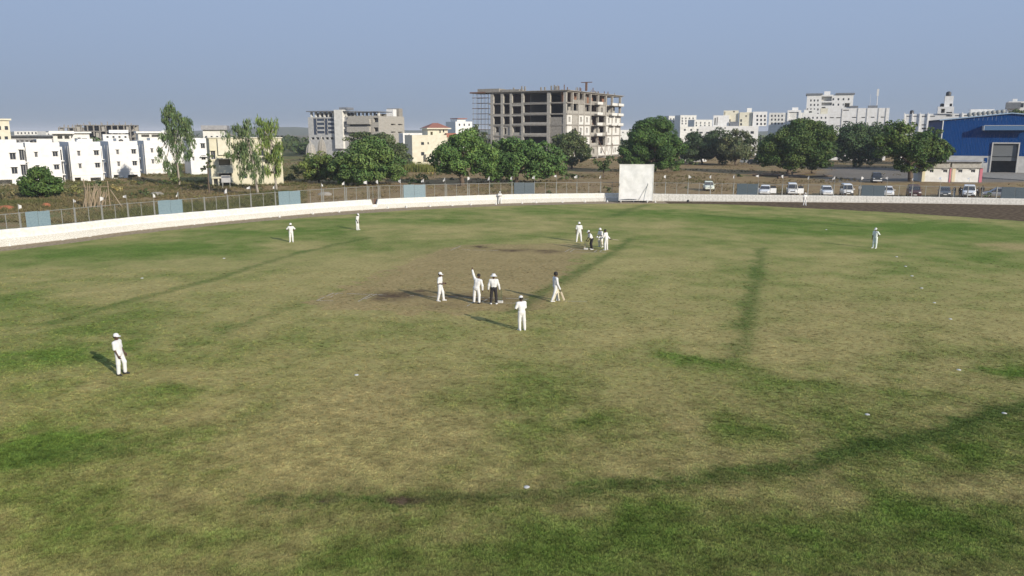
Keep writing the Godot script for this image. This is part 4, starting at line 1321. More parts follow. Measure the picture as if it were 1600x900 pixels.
# ---------- trees and bushes
func leaves(mb: MB, r: RandomNumberGenerator, c: Vector3, rad: Vector3, n: int, ls: float, tone: Color, hang := 0.0) -> void:
	for i in n:
		var d := Vector3(r.randfn(), r.randfn(), r.randfn()).normalized()
		var p := c + rad * d * r.randf_range(0.72, 1.06)
		if hang > 0.0: p.y -= r.randf() * hang
		var m := (d * 0.75 + Vector3(r.randf_range(-1, 1), r.randf_range(-0.5, 1), r.randf_range(-1, 1)) * 0.65).normalized()
		var a := m.cross(Vector3(r.randf_range(-1, 1), r.randf_range(-1, 1), r.randf_range(-1, 1))).normalized()
		if hang > 0.0:
			a = (Vector3(r.randf_range(-0.35, 0.35), -1, r.randf_range(-0.35, 0.35))).normalized()
			m = (m - a * m.dot(a)).normalized()
		var b := m.cross(a)
		var s := ls * r.randf_range(0.55, 1.3)
		a *= s * (1.5 if hang > 0.0 else 1.0); b *= s * (0.32 if hang > 0.0 else 0.62)
		var q := r.randf_range(0.72, 1.3)
		mb.col = Color(tone.r * q * r.randf_range(0.88, 1.16), tone.g * q, tone.b * q * r.randf_range(0.85, 1.15))
		var fold := m * s * 0.18
		mb.tri_n(p - a, p + b + fold, p - b + fold, m, m, m)
		mb.tri_n(p + a, p - b + fold, p + b + fold, m, m, m)

func limb(mb: MB, a: Vector3, b: Vector3, ra: float, rb: float, bend: float, r: RandomNumberGenerator) -> void:
	var p := a
	var n := 4
	for i in n:
		var t := (i + 1.0) / n
		var q := a.lerp(b, t) + (Vector3(r.randf_range(-1, 1), 0, r.randf_range(-1, 1)) * bend * sin(t * PI))
		mb.tube(p, q, lerpf(ra, rb, t - 1.0 / n), lerpf(ra, rb, t), 7, false)
		p = q

# crown ellipses are pixels at the depth of the tree: [cx, cy, rx, ry]
func tree(called: String, label: String, bx_: float, by_: float, ells: Array, o := {}) -> Node3D:
	var base := gp(bx_, by_)
	if o.has("d"): base = foot(bx_, by_, o.d)
	var d := -base.z
	base.y = ground_h(base.x, base.z)
	var t := thing(called, label, o.get("cat", "tree"), base, 0.0, o.get("group", ""))
	var r := RandomNumberGenerator.new()
	r.seed = int(bx_ * 31 + by_ * 7)
	var tone: Color = o.get("tone", Color(0.06, 0.095, 0.03))
	var tone2: Color = o.get("tone2", tone * 1.45)
	tone = Color(tone.r * 1.32, tone.g * 1.4, tone.b * 1.18)
	tone2 = Color(tone2.r * 1.32, tone2.g * 1.4, tone2.b * 1.18)
	var dens: float = o.get("dens", 1.0)
	var ls: float = o.get("leaf", 0.11 + d * 0.00065)
	var hang: float = o.get("hang", 0.0)
	var tw := MB.new()
	var cr := MB.new()
	cr.use_col = true
	var sc := d / F
	var rt: float = o.get("trunk", 0.3)
	var fork := Vector3.ZERO
	var first := true
	for e in ells:
		var dd: float = d + (e[4] if e.size() > 4 else 0.0)
		var c := at(e[0], e[1], dd) - base
		var rad := V(e[2] * sc, e[3] * sc, minf(e[2] * sc, e[3] * sc * 1.6) * 0.9)
		if first:
			fork = V(c.x * 0.35, maxf(c.y - rad.y * 0.75, 0.4), c.z * 0.35)
			limb(tw, V(0, -0.3, 0), fork, rt * 1.15, rt * 0.75, rt * 0.6, r)
			first = false
		limb(tw, fork, c, rt * 0.6, rt * 0.18, rad.x * 0.12, r)
		var vol := pow(rad.x * rad.y * rad.z, 1.0 / 3.0)
		var nl: int = clampi(int(o.get("lobes", 34) * clampf(vol / 3.5, 0.3, 2.2)), 5, 90)
		for k in nl:
			var dr := Vector3(r.randfn(), r.randfn() * 0.9 + 0.12, r.randfn()).normalized()
			var pos := c + rad * dr * r.randf_range(0.45, 0.9)
			if pos.y < 0.25 and not o.has("low"): pos.y = 0.25 + r.randf() * 0.5
			var lr := vol * r.randf_range(0.20, 0.36)
			var tn := tone.lerp(tone2, pow(r.randf(), 1.3))
			var area := 4.0 * PI * lr * lr
			var n := clampi(int(area / (ls * ls) * 0.60 * dens), 8, 900)
			leaves(cr, r, pos, V(lr * 1.15, lr * r.randf_range(0.65, 0.95), lr * 1.1), n, ls, tn, hang * r.randf_range(0.5, 1.2))
			if k % 3 == 0 and rt > 0.1: tw.tube(c.lerp(fork, 0.25), pos, rt * 0.16, rt * 0.05, 5, false)
	if tw.v.size() and rt > 0.02: pm(tw, "trunk" if o.get("cat", "tree") == "tree" else "stems", o.get("bark", M.bark), t)
	pm(cr, "crown" if o.get("cat", "tree") == "tree" else "foliage", M.leaf, t)
	return t

func make_trees() -> void:
	var mango := Color(0.032, 0.060, 0.018)
	var mango2 := Color(0.075, 0.115, 0.034)
	var acacia := Color(0.050, 0.090, 0.030)
	var acacia2 := Color(0.085, 0.140, 0.045)
	var dull := Color(0.042, 0.058, 0.028)
	var dull2 := Color(0.075, 0.092, 0.042)
	var eu := Color(0.058, 0.085, 0.040)
	var eu2 := Color(0.105, 0.140, 0.065)
	var lime := Color(0.105, 0.150, 0.035)
	# left
	tree("round_tree", "dense round dark green tree in front of the white row houses", 62, 309, [[63, 286, 31, 23], [45, 292, 17, 17], [81, 290, 18, 18], [62, 270, 20, 11]], {"tone": mango, "tone2": mango2, "trunk": 0.22, "lobes": 75})
	tree("eucalyptus_tree", "tall thin eucalyptus with pale trunk before the white houses", 281, 291, [[268, 186, 15, 24], [283, 192, 15, 24], [268, 168, 8, 12], [293, 200, 10, 22], [248, 238, 9, 12], [258, 252, 9, 14], [275, 228, 13, 22], [290, 236, 10, 20], [273, 262, 12, 12], [262, 214, 16, 10], [297, 218, 8, 16]], {"tone": eu, "tone2": eu2, "hang": 1.1, "trunk": 0.16, "bark": M.palebark, "lobes": 34, "dens": 1.3, "leaf": 0.20})
	tree("eucalyptus_tree", "dark leaning eucalyptus with drooping sparse foliage over the cream house", 404, 306, [[370, 205, 9, 18], [352, 208, 8, 12], [383, 214, 15, 22], [372, 240, 15, 22], [392, 250, 16, 20], [360, 236, 9, 20], [402, 268, 12, 20], [386, 192, 8, 10], [378, 268, 8, 12]], {"tone": eu, "tone2": eu2, "hang": 1.0, "trunk": 0.17, "bark": M.palebark, "lobes": 34, "dens": 1.3, "leaf": 0.20})
	tree("eucalyptus_tree", "tall bright green eucalyptus with leaning white trunk behind the blue sheet", 433, 301, [[410, 200, 14, 22], [412, 225, 15, 22], [428, 230, 13, 26], [428, 194, 8, 16], [436, 258, 9, 20], [437, 228, 7, 20], [421, 255, 11, 18], [402, 186, 8, 8]], {"tone": Color(0.085, 0.120, 0.035), "tone2": Color(0.150, 0.190, 0.055), "hang": 1.0, "trunk": 0.16, "bark": M.palebark, "lobes": 34, "dens": 1.3, "leaf": 0.20})
	tree("thin_tree", "thin bare dark tree with a few leaves left of the cream house", 327, 304, [[325, 252, 7, 6], [332, 260, 6, 6], [320, 263, 6, 5], [328, 243, 5, 5]], {"tone": dull, "tone2": dull2, "trunk": 0.11, "lobes": 8, "dens": 0.5, "leaf": 0.22})
	# middle left clump
	tree("bushy_tree", "broad olive green bushy tree, largest of the clump before the grey office", 578, 291, [[575, 250, 44, 36], [604, 262, 32, 28], [546, 262, 32, 26], [580, 228, 28, 14], [560, 275, 30, 12]], {"tone": acacia, "tone2": Color(0.095, 0.135, 0.045), "trunk": 0.3})
	tree("bushy_tree", "low yellow green bushy tree at the edge of the clump below the pale domes", 498, 287, [[498, 262, 28, 24], [522, 256, 22, 28], [484, 270, 16, 14], [530, 268, 14, 16]], {"tone": Color(0.055, 0.085, 0.026), "tone2": Color(0.115, 0.135, 0.04), "trunk": 0.25})
	tree("dark_tree", "dark tree standing behind the broad bushy tree", 606, 270, [[612, 238, 22, 26], [590, 224, 26, 16], [560, 216, 24, 10], [628, 252, 12, 20]], {"tone": dull, "tone2": dull2, "trunk": 0.3})
	tree("dark_tree", "dark slender trees beside the cream villa", 634, 268, [[630, 240, 9, 24], [639, 252, 7, 18]], {"tone": dull, "tone2": dull2, "trunk": 0.2})
	# under the concrete building
	tree("spreading_tree", "big fresh green tree with dark forked trunk before the cream villa", 722, 291, [[722, 238, 42, 32], [698, 248, 30, 20], [752, 248, 30, 28], [735, 214, 22, 15], [722, 262, 30, 14], [690, 258, 18, 10]], {"tone": acacia, "tone2": Color(0.10, 0.155, 0.045), "trunk": 0.42})
	tree("spreading_tree", "wide low spreading acacia in front of the unfinished concrete building", 806, 288, [[812, 248, 50, 28], [770, 254, 32, 26], [850, 256, 32, 22], [800, 226, 36, 12], [838, 230, 34, 12], [790, 275, 30, 9], [868, 250, 20, 18], [870, 266, 16, 10]], {"tone": acacia, "tone2": acacia2, "trunk": 0.4})
	tree("bushy_tree", "dull olive tree close against the corner of the unfinished concrete building", 893, 264, [[893, 232, 26, 24], [878, 222, 16, 14], [912, 240, 15, 18], [896, 212, 14, 9]], {"tone": dull, "tone2": Color(0.085, 0.100, 0.045), "trunk": 0.3})
	tree("small_tree", "small dark sparse tree left of the white sight screen", 943, 279, [[942, 257, 13, 9], [955, 248, 9, 6], [932, 252, 8, 6], [945, 266, 10, 6]], {"tone": mango, "tone2": dull2, "trunk": 0.14, "dens": 0.8})
	tree("slender_tree", "slender dark pointed trees beside the scaffolding", 744, 262, [[742, 214, 8, 22], [756, 216, 7, 22]], {"tone": dull, "tone2": dull2, "trunk": 0.16, "d": 240.0})
	# right
	tree("round_tree", "large dense round tree right above the white sight screen", 1022, 271, [[1018, 225, 42, 38], [990, 238, 22, 26], [1050, 235, 22, 28], [1020, 200, 34, 18], [1030, 255, 34, 14], [1000, 210, 22, 20]], {"tone": mango, "tone2": Color(0.070, 0.118, 0.034), "trunk": 0.45, "dens": 1.1})
	tree("dark_tree", "dark wide tree behind the little white hut", 1098, 258, [[1092, 230, 30, 23], [1116, 226, 28, 24], [1078, 240, 18, 16], [1132, 238, 20, 17]], {"tone": Color(0.030, 0.048, 0.026), "tone2": Color(0.055, 0.075, 0.036), "trunk": 0.3})
	tree("dark_tree", "tree with greyish open top and dark trunk right of the white hut", 1149, 260, [[1150, 234, 27, 20], [1155, 212, 19, 10], [1135, 222, 16, 12], [1170, 232, 16, 18]], {"tone": dull, "tone2": Color(0.10, 0.105, 0.060), "trunk": 0.3, "dens": 0.8})
	tree("spreading_tree", "huge broad dark tree with forked trunk standing over the log pile", 1232, 273, [[1245, 225, 46, 32], [1212, 236, 32, 24], [1282, 225, 28, 36], [1258, 200, 32, 16], [1230, 252, 34, 14], [1275, 250, 26, 16], [1196, 244, 16, 18]], {"tone": mango, "tone2": Color(0.078, 0.105, 0.034), "trunk": 0.5})
	tree("dark_tree", "dark tree between the two biggest trees, before the long white block", 1335, 263, [[1335, 222, 33, 28], [1316, 235, 19, 23], [1364, 216, 26, 24], [1348, 244, 30, 14]], {"tone": Color(0.030, 0.052, 0.026), "tone2": Color(0.060, 0.088, 0.036), "trunk": 0.35})
	tree("spreading_tree", "broad tree with dark trunk shading the yard beside the pale toilet block", 1423, 286, [[1420, 232, 40, 30], [1388, 225, 24, 26], [1455, 238, 30, 26], [1405, 202, 24, 14], [1475, 235, 18, 16], [1430, 258, 36, 12], [1450, 215, 22, 14]], {"tone": mango, "tone2": Color(0.085, 0.115, 0.034), "trunk": 0.45})
	tree("bushy_tree", "dull green treetop showing over the right end of the blue shed", 1590, 205, [[1585, 180, 16, 8], [1600, 182, 14, 10]], {"tone": dull, "tone2": dull2, "d": 245.0, "trunk": 0.3})
	# shrubs
	var shrub := {"cat": "bush", "trunk": 0.05, "lobes": 20, "low": true}
	for b in [[222, 309, [[222, 301, 14, 7], [212, 304, 8, 5]], "dark green bush behind the fence near the thin eucalyptus", dull, dull2], [118, 308, [[118, 293, 12, 10], [130, 298, 10, 8]], "olive bush beside the bamboo stack", Color(0.10, 0.105, 0.04), Color(0.17, 0.155, 0.07)], [155, 300, [[150, 288, 14, 8]], "green bush behind the bamboo stack", dull, Color(0.10, 0.115, 0.045)],
		[184, 303, [[182, 292, 12, 9]], "straw coloured bush right of the bamboo stack", Color(0.17, 0.14, 0.065), Color(0.25, 0.20, 0.10)], [270, 292, [[268, 282, 14, 9], [256, 285, 8, 6]], "green scrub bush at the eucalyptus foot", dull, Color(0.09, 0.11, 0.04)], [18, 312, [[12, 300, 18, 9]], "brown grey thicket at the left of the round tree", Color(0.09, 0.085, 0.045), Color(0.15, 0.125, 0.07)], [305, 295, [[303, 288, 12, 6]], "brown scrub bush near the thin bare tree", Color(0.10, 0.09, 0.045), Color(0.16, 0.13, 0.065)],
		[1003, 303, [[1003, 300, 7, 4]], "weed clump at the fence beside the sight screen", dull, dull2], [953, 303, [[953, 298, 7, 5]], "weedy plant at the fence left of the sight screen", dull, dull2], [860, 304, [[860, 301, 9, 3]], "low weeds at the fence under the acacia", dull, dull2], [640, 303, [[640, 290, 3, 8], [636, 295, 4, 5]], "thin dark sapling at the fence beside the blue sheet", dull, dull2], [100, 306, [[99, 302, 6, 4]], "small weed clump by the round tree", Color(0.12, 0.10, 0.05), Color(0.2, 0.16, 0.08)],
		[1545, 311, [[1545, 304, 8, 4]], "dark weeds beside the grey sheets before the blue shed", dull, dull2], [1075, 262, [[1078, 250, 8, 5], [1086, 254, 6, 4]], "scrubby bush before the white hut", dull, dull2], [660, 288, [[660, 279, 12, 8], [648, 282, 8, 6]], "rounded green shrub at the foot of the tall bright grass", acacia, acacia2], [764, 290, [[764, 276, 14, 11]], "green thicket filling the gap between the two spreading trees", acacia, acacia2], [884, 284, [[886, 274, 12, 8], [898, 277, 8, 5]], "olive thicket right of the wide spreading acacia", dull, dull2], [536, 291, [[534, 281, 14, 9]], "low green thicket under the yellow green bushy tree", acacia, Color(0.10, 0.13, 0.045)], [1062, 270, [[1062, 258, 10, 9]], "leafy shrub right of the large round tree", mango, mango2], [470, 284, [[462, 268, 16, 12], [452, 276, 12, 8]], "dark hedge bushes right of the cream house", dull, dull2], [800, 292, [[800, 287, 8, 4]], "dark brush under the spreading acacia", dull, dull2]]:
		var s := shrub.duplicate()
		s.tone = b[4]; s.tone2 = b[5]
		tree("bush", b[3], b[0], b[1], b[2], s)
	# low scrub scattered over the rough ground
	var rr := RandomNumberGenerator.new()
	rr.seed = 414
	for i in 60:
		var px := rr.randf_range(5, 480) if i < 42 else rr.randf_range(560, 1180)
		var py := rr.randf_range(276, 318) if i < 42 else rr.randf_range(268, 298)
		if gp(px, py).z > wall_ground(px).z - 5.0: continue
		var rx := rr.randf_range(3.5, 10.0)
		var ry := rx * rr.randf_range(0.32, 0.55)
		var s := shrub.duplicate()
		var q := pow(rr.randf(), 1.8)
		s.tone = dull.lerp(Color(0.16, 0.125, 0.06), q); s.tone2 = dull2.lerp(Color(0.24, 0.19, 0.10), q)
		s.group = "low scrub bushes beyond the fence"
		tree("scrub_bush", "low dry scrub bush on the rough ground beyond the fence", px, py, [[px, py - ry * 0.9, rx, ry]], s)
	# a stand of tall bright grass
	var tg := MB.new()
	tg.use_col = true
	var r := RandomNumberGenerator.new()
	r.seed = 9
	var o := foot(652, 270, 190)
	for i in 2600:
		var p := V(r.randf_range(-5.6, 5.2), 0, r.randf_range(-4, 4))
		var h := r.randf_range(1.1, 2.9) * (1.0 - 0.035 * p.x * p.x * 0.6)
		if h < 0.3: continue
		var l := V(r.randf_range(-0.4, 0.4), 0, r.randf_range(-0.4, 0.4))
		var s := V(r.randf_range(-1, 1), 0, r.randf_range(-1, 1)).normalized() * 0.10
		tg.col = Color(0.12, 0.16, 0.035).lerp(Color(0.20, 0.19, 0.06), r.randf()) * r.randf_range(0.7, 1.2)
		tg.tri(p - s, p + s, p + l + V(0, h, 0))
	tag(pm(tg, "tall_grass", M.leaf, null, o), "stand of tall bright yellow green grass below the cream villa", "grass", "", "stuff")
	# far woods and low hills behind everything
	var fw := MB.new()
	fw.use_col = true
	for i in 240:
		var d := r.randf_range(330, 620)
		var px := r.randf_range(-60, 1660)
		var p := foot(px, 220, d)
		var h := r.randf_range(3.0, 7.5)
		var w := r.randf_range(4, 10)
		leaves(fw, r, p + V(0, h * 0.55, 0), V(w, h * 0.6, w * 0.7), 110, 1.1, dull.lerp(mango2, r.randf()))
	tag(pm(fw, "distant_woods", M.leaf), "hazy belt of distant trees behind the buildings", "trees", "", "stuff")
	var hl := MB.new()
	var hn := noise(88, 0.0016, 4)
	var rings := []
	for i in 121:
		var x := -2600.0 + i * 43.3
		var z := -2400.0
		var h := 9.0 + 16.0 * maxf(0.0, hn.get_noise_2d(x, 0) + 0.15)
		rings.append(PackedVector3Array([V(x, -3, z + 260), V(x, h * 0.6, z + 120), V(x, h, z), V(x, h * 0.7, z - 150), V(x, -3, z - 300)]))
	hl.loft(rings, false, false)
	tag(pm(hl, "hills", mot(Color(0.06, 0.075, 0.04), Color(0.11, 0.115, 0.06), 120.0, 0.95, 90)), "low hazy wooded hills on the horizon", "", "", "structure")
	# dry grass and weeds on the scrubland
	var w := MB.new()
	w.use_col = true
	for k in 9:
		var f := TAU * k / 9.0 + r.randf()
		var q := V(cos(f), 0, sin(f))
		w.col = Color(1, 1, 1) * r.randf_range(0.75, 1.2)
		w.tri(q * 0.04 - V(-q.z, 0, q.x) * 0.03, q * 0.04 + V(-q.z, 0, q.x) * 0.03, q * r.randf_range(0.12, 0.32) + V(0, r.randf_range(0.15, 0.38), 0))
	var mm := MultiMesh.new()
	mm.transform_format = MultiMesh.TRANSFORM_3D
	mm.use_colors = true
	var wm := StandardMaterial3D.new()
	wm.vertex_color_use_as_albedo = true
	wm.roughness = 0.9
	wm.metallic_specular = 0.15
	wm.cull_mode = BaseMaterial3D.CULL_DISABLED
	mm.mesh = w.mesh(wm)
	var tf := []
	var cl := []
	var dn := noise(91, 0.05, 3)
	var tries := 0
	while tf.size() < 26000 and tries < 90000:
		tries += 1
		var px := r.randf_range(-20, 1620)
		var py := r.randf_range(250, 350)
		var p := gp(px, py)
		var w0 := wall_ground(px)
		if p.z > w0.z - 1.4: continue
		var dense := dn.get_noise_2d(p.x, p.z) + (0.35 if px < 480 else -0.08)
		if px > 1240 and py > 258: dense -= 0.35
		if r.randf() > 0.35 + dense * 1.6: continue
		var s := r.randf_range(0.6, 1.7)
		tf.append(Transform3D(Basis(V(0, 1, 0), r.randf() * TAU).scaled(V(s, s * r.randf_range(0.6, 1.2), s)), V(p.x, ground_h(p.x, p.z) - 0.02, p.z)))
		var gcol := Color(0.24, 0.185, 0.10).lerp(Color(0.11, 0.12, 0.045), clampf(dense * 1.5 + r.randf_range(-0.2, 0.3), 0, 1))
		cl.append(gcol * r.randf_range(0.75, 1.15))
	mm.instance_count = tf.size()
	for i in tf.size():
		mm.set_instance_transform(i, tf[i]); mm.set_instance_color(i, cl[i])
	var mi := MultiMeshInstance3D.new()
	mi.multimesh = mm
	mi.name = "dry_weeds"
	add_child(mi)
	tag(mi, "dry grass and weeds scattered over the scrubland", "weeds", "", "stuff")

func make_scrub_things() -> void:
	# bamboo poles stacked against a frame
	var o := gp(142, 325)
	o.y = ground_h(o.x, o.z)
	var t := thing("bamboo_stack", "stack of bamboo poles leaning on a pole frame behind the fence", "poles", o)
	var sc := -o.z / F
	for k in 34:
		var m := MB.new()
		var x: float = (rng.randf_range(-12, 17)) * sc
		if k > 24: x = rng.randf_range(18, 27) * sc
		var h := rng.randf_range(2.2, 3.1) if k <= 24 else rng.randf_range(1.5, 2.3)
		m.tube(V(x + rng.randf_range(-0.7, 0.5), 0, rng.randf_range(0.1, 1.1)), V(x + rng.randf_range(-0.1, 0.5), h, rng.randf_range(-0.35, 0.05)), 0.05, 0.035, 5)
		pm(m, "bamboo_pole", M.bamboo, t)
	for s in [[-9, 0, -9.5, 43], [28, 0, 27.5, 40], [46, 0, 31, 26]]:
		var m := MB.new()
		m.tube(V(s[0] * sc, 0, -0.4), V(s[2] * sc, s[3] * sc, -0.4), 0.07, 0.055, 6)
		pm(m, "upright", M.bamboo, t)
	var cb := MB.new()
	cb.tube(V(-10 * sc, 30 * sc, -0.42), V(29 * sc, 31 * sc, -0.42), 0.05, 0.05, 6)
	pm(cb, "crossbar", M.bamboo, t)
	# red earth heaps
	for h in [[10, 329, 15, 4.5, "long low heap of red earth behind the fence"], [73, 326, 8, 5.0, "small heap of red earth under the round tree"], [-14, 330, 12, 3.5, "heap of red earth at the edge of the scrub"]]:
		if h[0] < 0: continue
		var p := gp(h[0], h[1])
		p.y = ground_h(p.x, p.z)
		var m := MB.new()
		var k := -p.z / F
		var rings := []
		for i in 7:
			var f := i / 6.0
			var r := PackedVector3Array()
			for j in 14:
				var q := TAU * j / 14
				var w := cos(f * PI / 2) * (1.0 + 0.12 * sin(j * 2.3 + h[0]))
				r.append(V(cos(q) * w * h[2] * k, sin(f * PI / 2) * h[3] * k * 1.3 * (1.0 + 0.1 * sin(j * 1.7)) - 0.1, -sin(q) * w * h[2] * k * 0.6))
			rings.append(r)
		m.loft(rings, true, true)
		tag(pm(m, "earth_heap", M.reddirt, null, p), h[4], "heap")
	# felled logs under the big tree
	for l in [[1176, 274.5, 1258, 277, 0.32, "long thick felled trunk lying under the huge broad tree"], [1192, 271.5, 1222, 273, 0.3, "short dark log lying on top of the felled trunk"], [1215, 279, 1300, 275, 0.22, "thinner felled trunk lying beside the thick one"], [1238, 272, 1275, 270, 0.2, "grey branch lying behind the felled trunks"]]:
		var a := gp(l[0], l[1] + 2.0)
		var b := gp(l[2], l[3] + 2.0)
		a.y = ground_h(a.x, a.z) + l[4]; b.y = ground_h(b.x, b.z) + l[4]
		var m := MB.new()
		limb(m, Vector3.ZERO, b - a, l[4], l[4] * 0.75, 0.15, rng)
		for k in 3: m.tube((b - a) * rng.randf_range(0.3, 0.9), (b - a) * rng.randf_range(0.3, 0.9) + V(rng.randf_range(-1, 1), rng.randf_range(0.3, 1.0), 0.4), 0.1, 0.05, 5)
		tag(pm(m, "felled_log", M.bark, null, a), l[5], "log")
	# a pale dry log on the scrub, a spoil bank
	for l in [[508, 306, 520, 305, "grey concrete lump behind the fence"], [245, 306, 262, 303, "grey rubble bank behind the blue grey sheets"]]:
		var a := gp(l[0], l[1])
		var m := MB.new()
		m.lathe([[1.0, -0.2], [0.9, 0.25], [0.5, 0.5], [0.1, 0.55]], Vector3.ZERO, Basis(V(0, 1, 0), 0.3).scaled(V(1.2, 0.9, 0.7)), 9)
		a.y = ground_h(a.x, a.z)
		tag(pm(m, "rubble_heap", M.concrete, null, a), l[4], "rubble")

# ---------- cars, built about their ground centre with the front towards +z
func car(where: Vector3, turn: float, label: String, style: String, paint: Material, o := {}) -> Node3D:
	var t := thing("parked_car" if style != "pickup" else "parked_pickup", label, "car", where, turn, "cars parked behind the fence")
	var sp: Dictionary = {"hatch": {"l": 3.65, "w": 1.62, "h": 1.52, "hood": 0.92, "belt": 0.95, "ws": 0.78, "roof": 0.1, "rr": -1.25, "rb": -1.68},
		"van": {"l": 3.7, "w": 1.55, "h": 1.86, "hood": 1.02, "belt": 1.05, "ws": 1.55, "roof": 1.0, "rr": -1.62, "rb": -1.78},
		"suv": {"l": 4.4, "w": 1.80, "h": 1.82, "hood": 1.10, "belt": 1.10, "ws": 0.95, "roof": 0.35, "rr": -1.9, "rb": -2.1},
		"pickup": {"l": 4.7, "w": 1.78, "h": 1.84, "hood": 1.12, "belt": 1.12, "ws": 0.95, "roof": 0.40, "rr": -1.3, "rb": -1.5}}[style]
	var hl: float = sp.l / 2
	var hw: float = sp.w / 2
	var b := MB.new()
	var rings := []
	# lower body: cross sections from rear to front
	for s in [[-hl, 0.80, 0.45, sp.belt - 0.12], [-hl + 0.06, 0.93, 0.32, sp.belt - 0.02], [-hl + 0.5, 1.0, 0.26, sp.belt], [-0.3, 1.0, 0.24, sp.belt], [sp.ws, 1.0, 0.25, sp.belt], [hl - 0.45, 0.97, 0.27, lerpf(sp.belt, sp.hood, 0.8) - 0.08], [hl - 0.12, 0.90, 0.32, sp.hood - 0.18], [hl, 0.76, 0.42, sp.hood - 0.34]]:
		var w: float = hw * s[1]
		var y0: float = s[2]
		var y1: float = s[3]
		var r := PackedVector3Array()
		for p in [[-0.86, 0.0], [-0.98, 0.1], [-1.0, 0.5], [-0.96, 0.85], [-0.86, 0.98], [-0.4, 1.03], [0.4, 1.03], [0.86, 0.98], [0.96, 0.85], [1.0, 0.5], [0.98, 0.1], [0.86, 0.0]]:
			r.append(V(p[0] * w, lerpf(y0, y1, p[1]), s[0]))
		rings.append(r)
	b.loft(rings, true, true)
	# cabin
	var cr := []
	var tops := [[sp.rb, sp.belt - 0.03, 0.90], [sp.rr - 0.03, sp.h - 0.12, 0.80], [sp.rr + 0.18, sp.h - 0.02, 0.77], [(sp.rr + sp.roof) / 2, sp.h, 0.77], [sp.roof - 0.15, sp.h - 0.02, 0.77], [sp.roof + 0.05, sp.h - 0.10, 0.79], [sp.ws, sp.belt - 0.03, 0.90]]
	for s in tops:
		var w: float = hw * s[2]
		var r := PackedVector3Array()
		for p in [[-hw * 0.95, sp.belt - 0.06], [-w, s[1] - 0.06], [-w * 0.9, s[1]], [w * 0.9, s[1]], [w, s[1] - 0.06], [hw * 0.95, sp.belt - 0.06]]:
			r.append(V(p[0], p[1], s[0]))
		cr.append(r)
	b.loft(cr, true, true)
	pm(b, "body", paint, t)
	# glass: panels a few millimetres proud of the cabin
	var g := MB.new()
	var e := 0.02
	g.quad(V(-hw * 0.84, sp.belt + 0.02, sp.ws + e), V(-hw * 0.72, sp.h - 0.14, sp.roof + 0.09 + e), V(hw * 0.72, sp.h - 0.14, sp.roof + 0.09 + e), V(hw * 0.84, sp.belt + 0.02, sp.ws + e))
	pm(g, "windscreen", M.glass, t)
	var g2 := MB.new()
	g2.quad(V(hw * 0.80, sp.belt + 0.05, sp.rb - e), V(hw * 0.70, sp.h - 0.18, sp.rr - 0.05 - e), V(-hw * 0.70, sp.h - 0.18, sp.rr - 0.05 - e), V(-hw * 0.80, sp.belt + 0.05, sp.rb - e))
	pm(g2, "rear_window", M.glass, t)
	for s in [-1.0, 1.0]:
		var zs := [lerpf(sp.rb, sp.rr, 0.5) + 0.12, (sp.rr + sp.roof) / 2 - 0.05, (sp.rr + sp.roof) / 2 + 0.05, lerpf(sp.ws, sp.roof, 0.45) - 0.08]
		for k in 2:
			var w := MB.new()
			var x0: float = s * (hw * 0.95 + 0.006)
			var x1: float = s * (hw * 0.80 + 0.014)
			w.quad(V(x0, sp.belt + 0.0, zs[k * 2] - (0.08 if k == 0 else 0.0)), V(x1, sp.h - 0.13, zs[k * 2]), V(x1, sp.h - 0.13, zs[k * 2 + 1] - (0.22 if k == 1 else 0.0)), V(x0, sp.belt + 0.0, zs[k * 2 + 1] + (0.1 if k == 1 else 0.0)))
			pm(w, "side_window", M.glass, t)
		for z in [-hl + 0.72, hl - 0.72]:
			var ty := MB.new()
			ty.lathe([[0.17, -0.09], [0.28, -0.09], [0.30, -0.05], [0.30, 0.05], [0.28, 0.09], [0.17, 0.09]], V(s * (hw - 0.08), 0.30, z), Basis(V(0, 0, 1), PI / 2), 14)
			var tt := pm(ty, "wheel", M.tyre, t)
			var ri := MB.new()
			ri.lathe([[0.05, -0.095], [0.18, -0.1], [0.18, 0.1], [0.05, 0.095]], V(s * (hw - 0.08), 0.30, z), Basis(V(0, 0, 1), PI / 2), 10)
			pm(ri, "rim", M.rim, tt)
		var hd := MB.new()
		hd.box(V(s * hw * 0.66, sp.hood - 0.27, hl - 0.09), V(0.32, 0.15, 0.12), Basis(V(0, 1, 0), s * 0.3))
		pm(hd, "headlight", M.lamp, t)
		var tl := MB.new()
		tl.box(V(s * hw * 0.76, sp.belt - 0.16, -hl + 0.06), V(0.2, 0.22, 0.12))
		pm(tl, "tail_light", M.redlamp, t)
		var mr := MB.new()
		mr.box(V(s * (hw + 0.09), sp.belt + 0.06, sp.ws - 0.25), V(0.17, 0.12, 0.09))
		pm(mr, "mirror", paint, t)
	var bp := MB.new()
	bp.bx(-hw * 0.86, 0.36, hl - 0.12, hw * 0.86, 0.56, hl + 0.05)
	pm(bp, "front_bumper", o.get("bumper", paint), t)
	var rb := MB.new()
	rb.bx(-hw * 0.86, 0.36, -hl - 0.05, hw * 0.86, 0.56, -hl + 0.12)
	pm(rb, "rear_bumper", o.get("bumper", paint), t)
	var gr := MB.new()
	gr.bx(-hw * 0.42, sp.hood - 0.42, hl - 0.1, hw * 0.42, sp.hood - 0.30, hl + 0.02)
	pm(gr, "grille", M.black, t)
	for z in [hl + 0.055, -hl - 0.055]:
		var np := MB.new()
		np.box(V(0, 0.48, z), V(0.45, 0.11, 0.012))
		pm(np, "number_plate", M.lamp, t)
	if style == "pickup":
		var bd := MB.new()
		bd.bx(-hw * 0.85, sp.belt, -hl + 0.1, hw * 0.85, sp.belt + 0.02, sp.rb - 0.1)
		pm(bd, "load_bed", M.black, t)
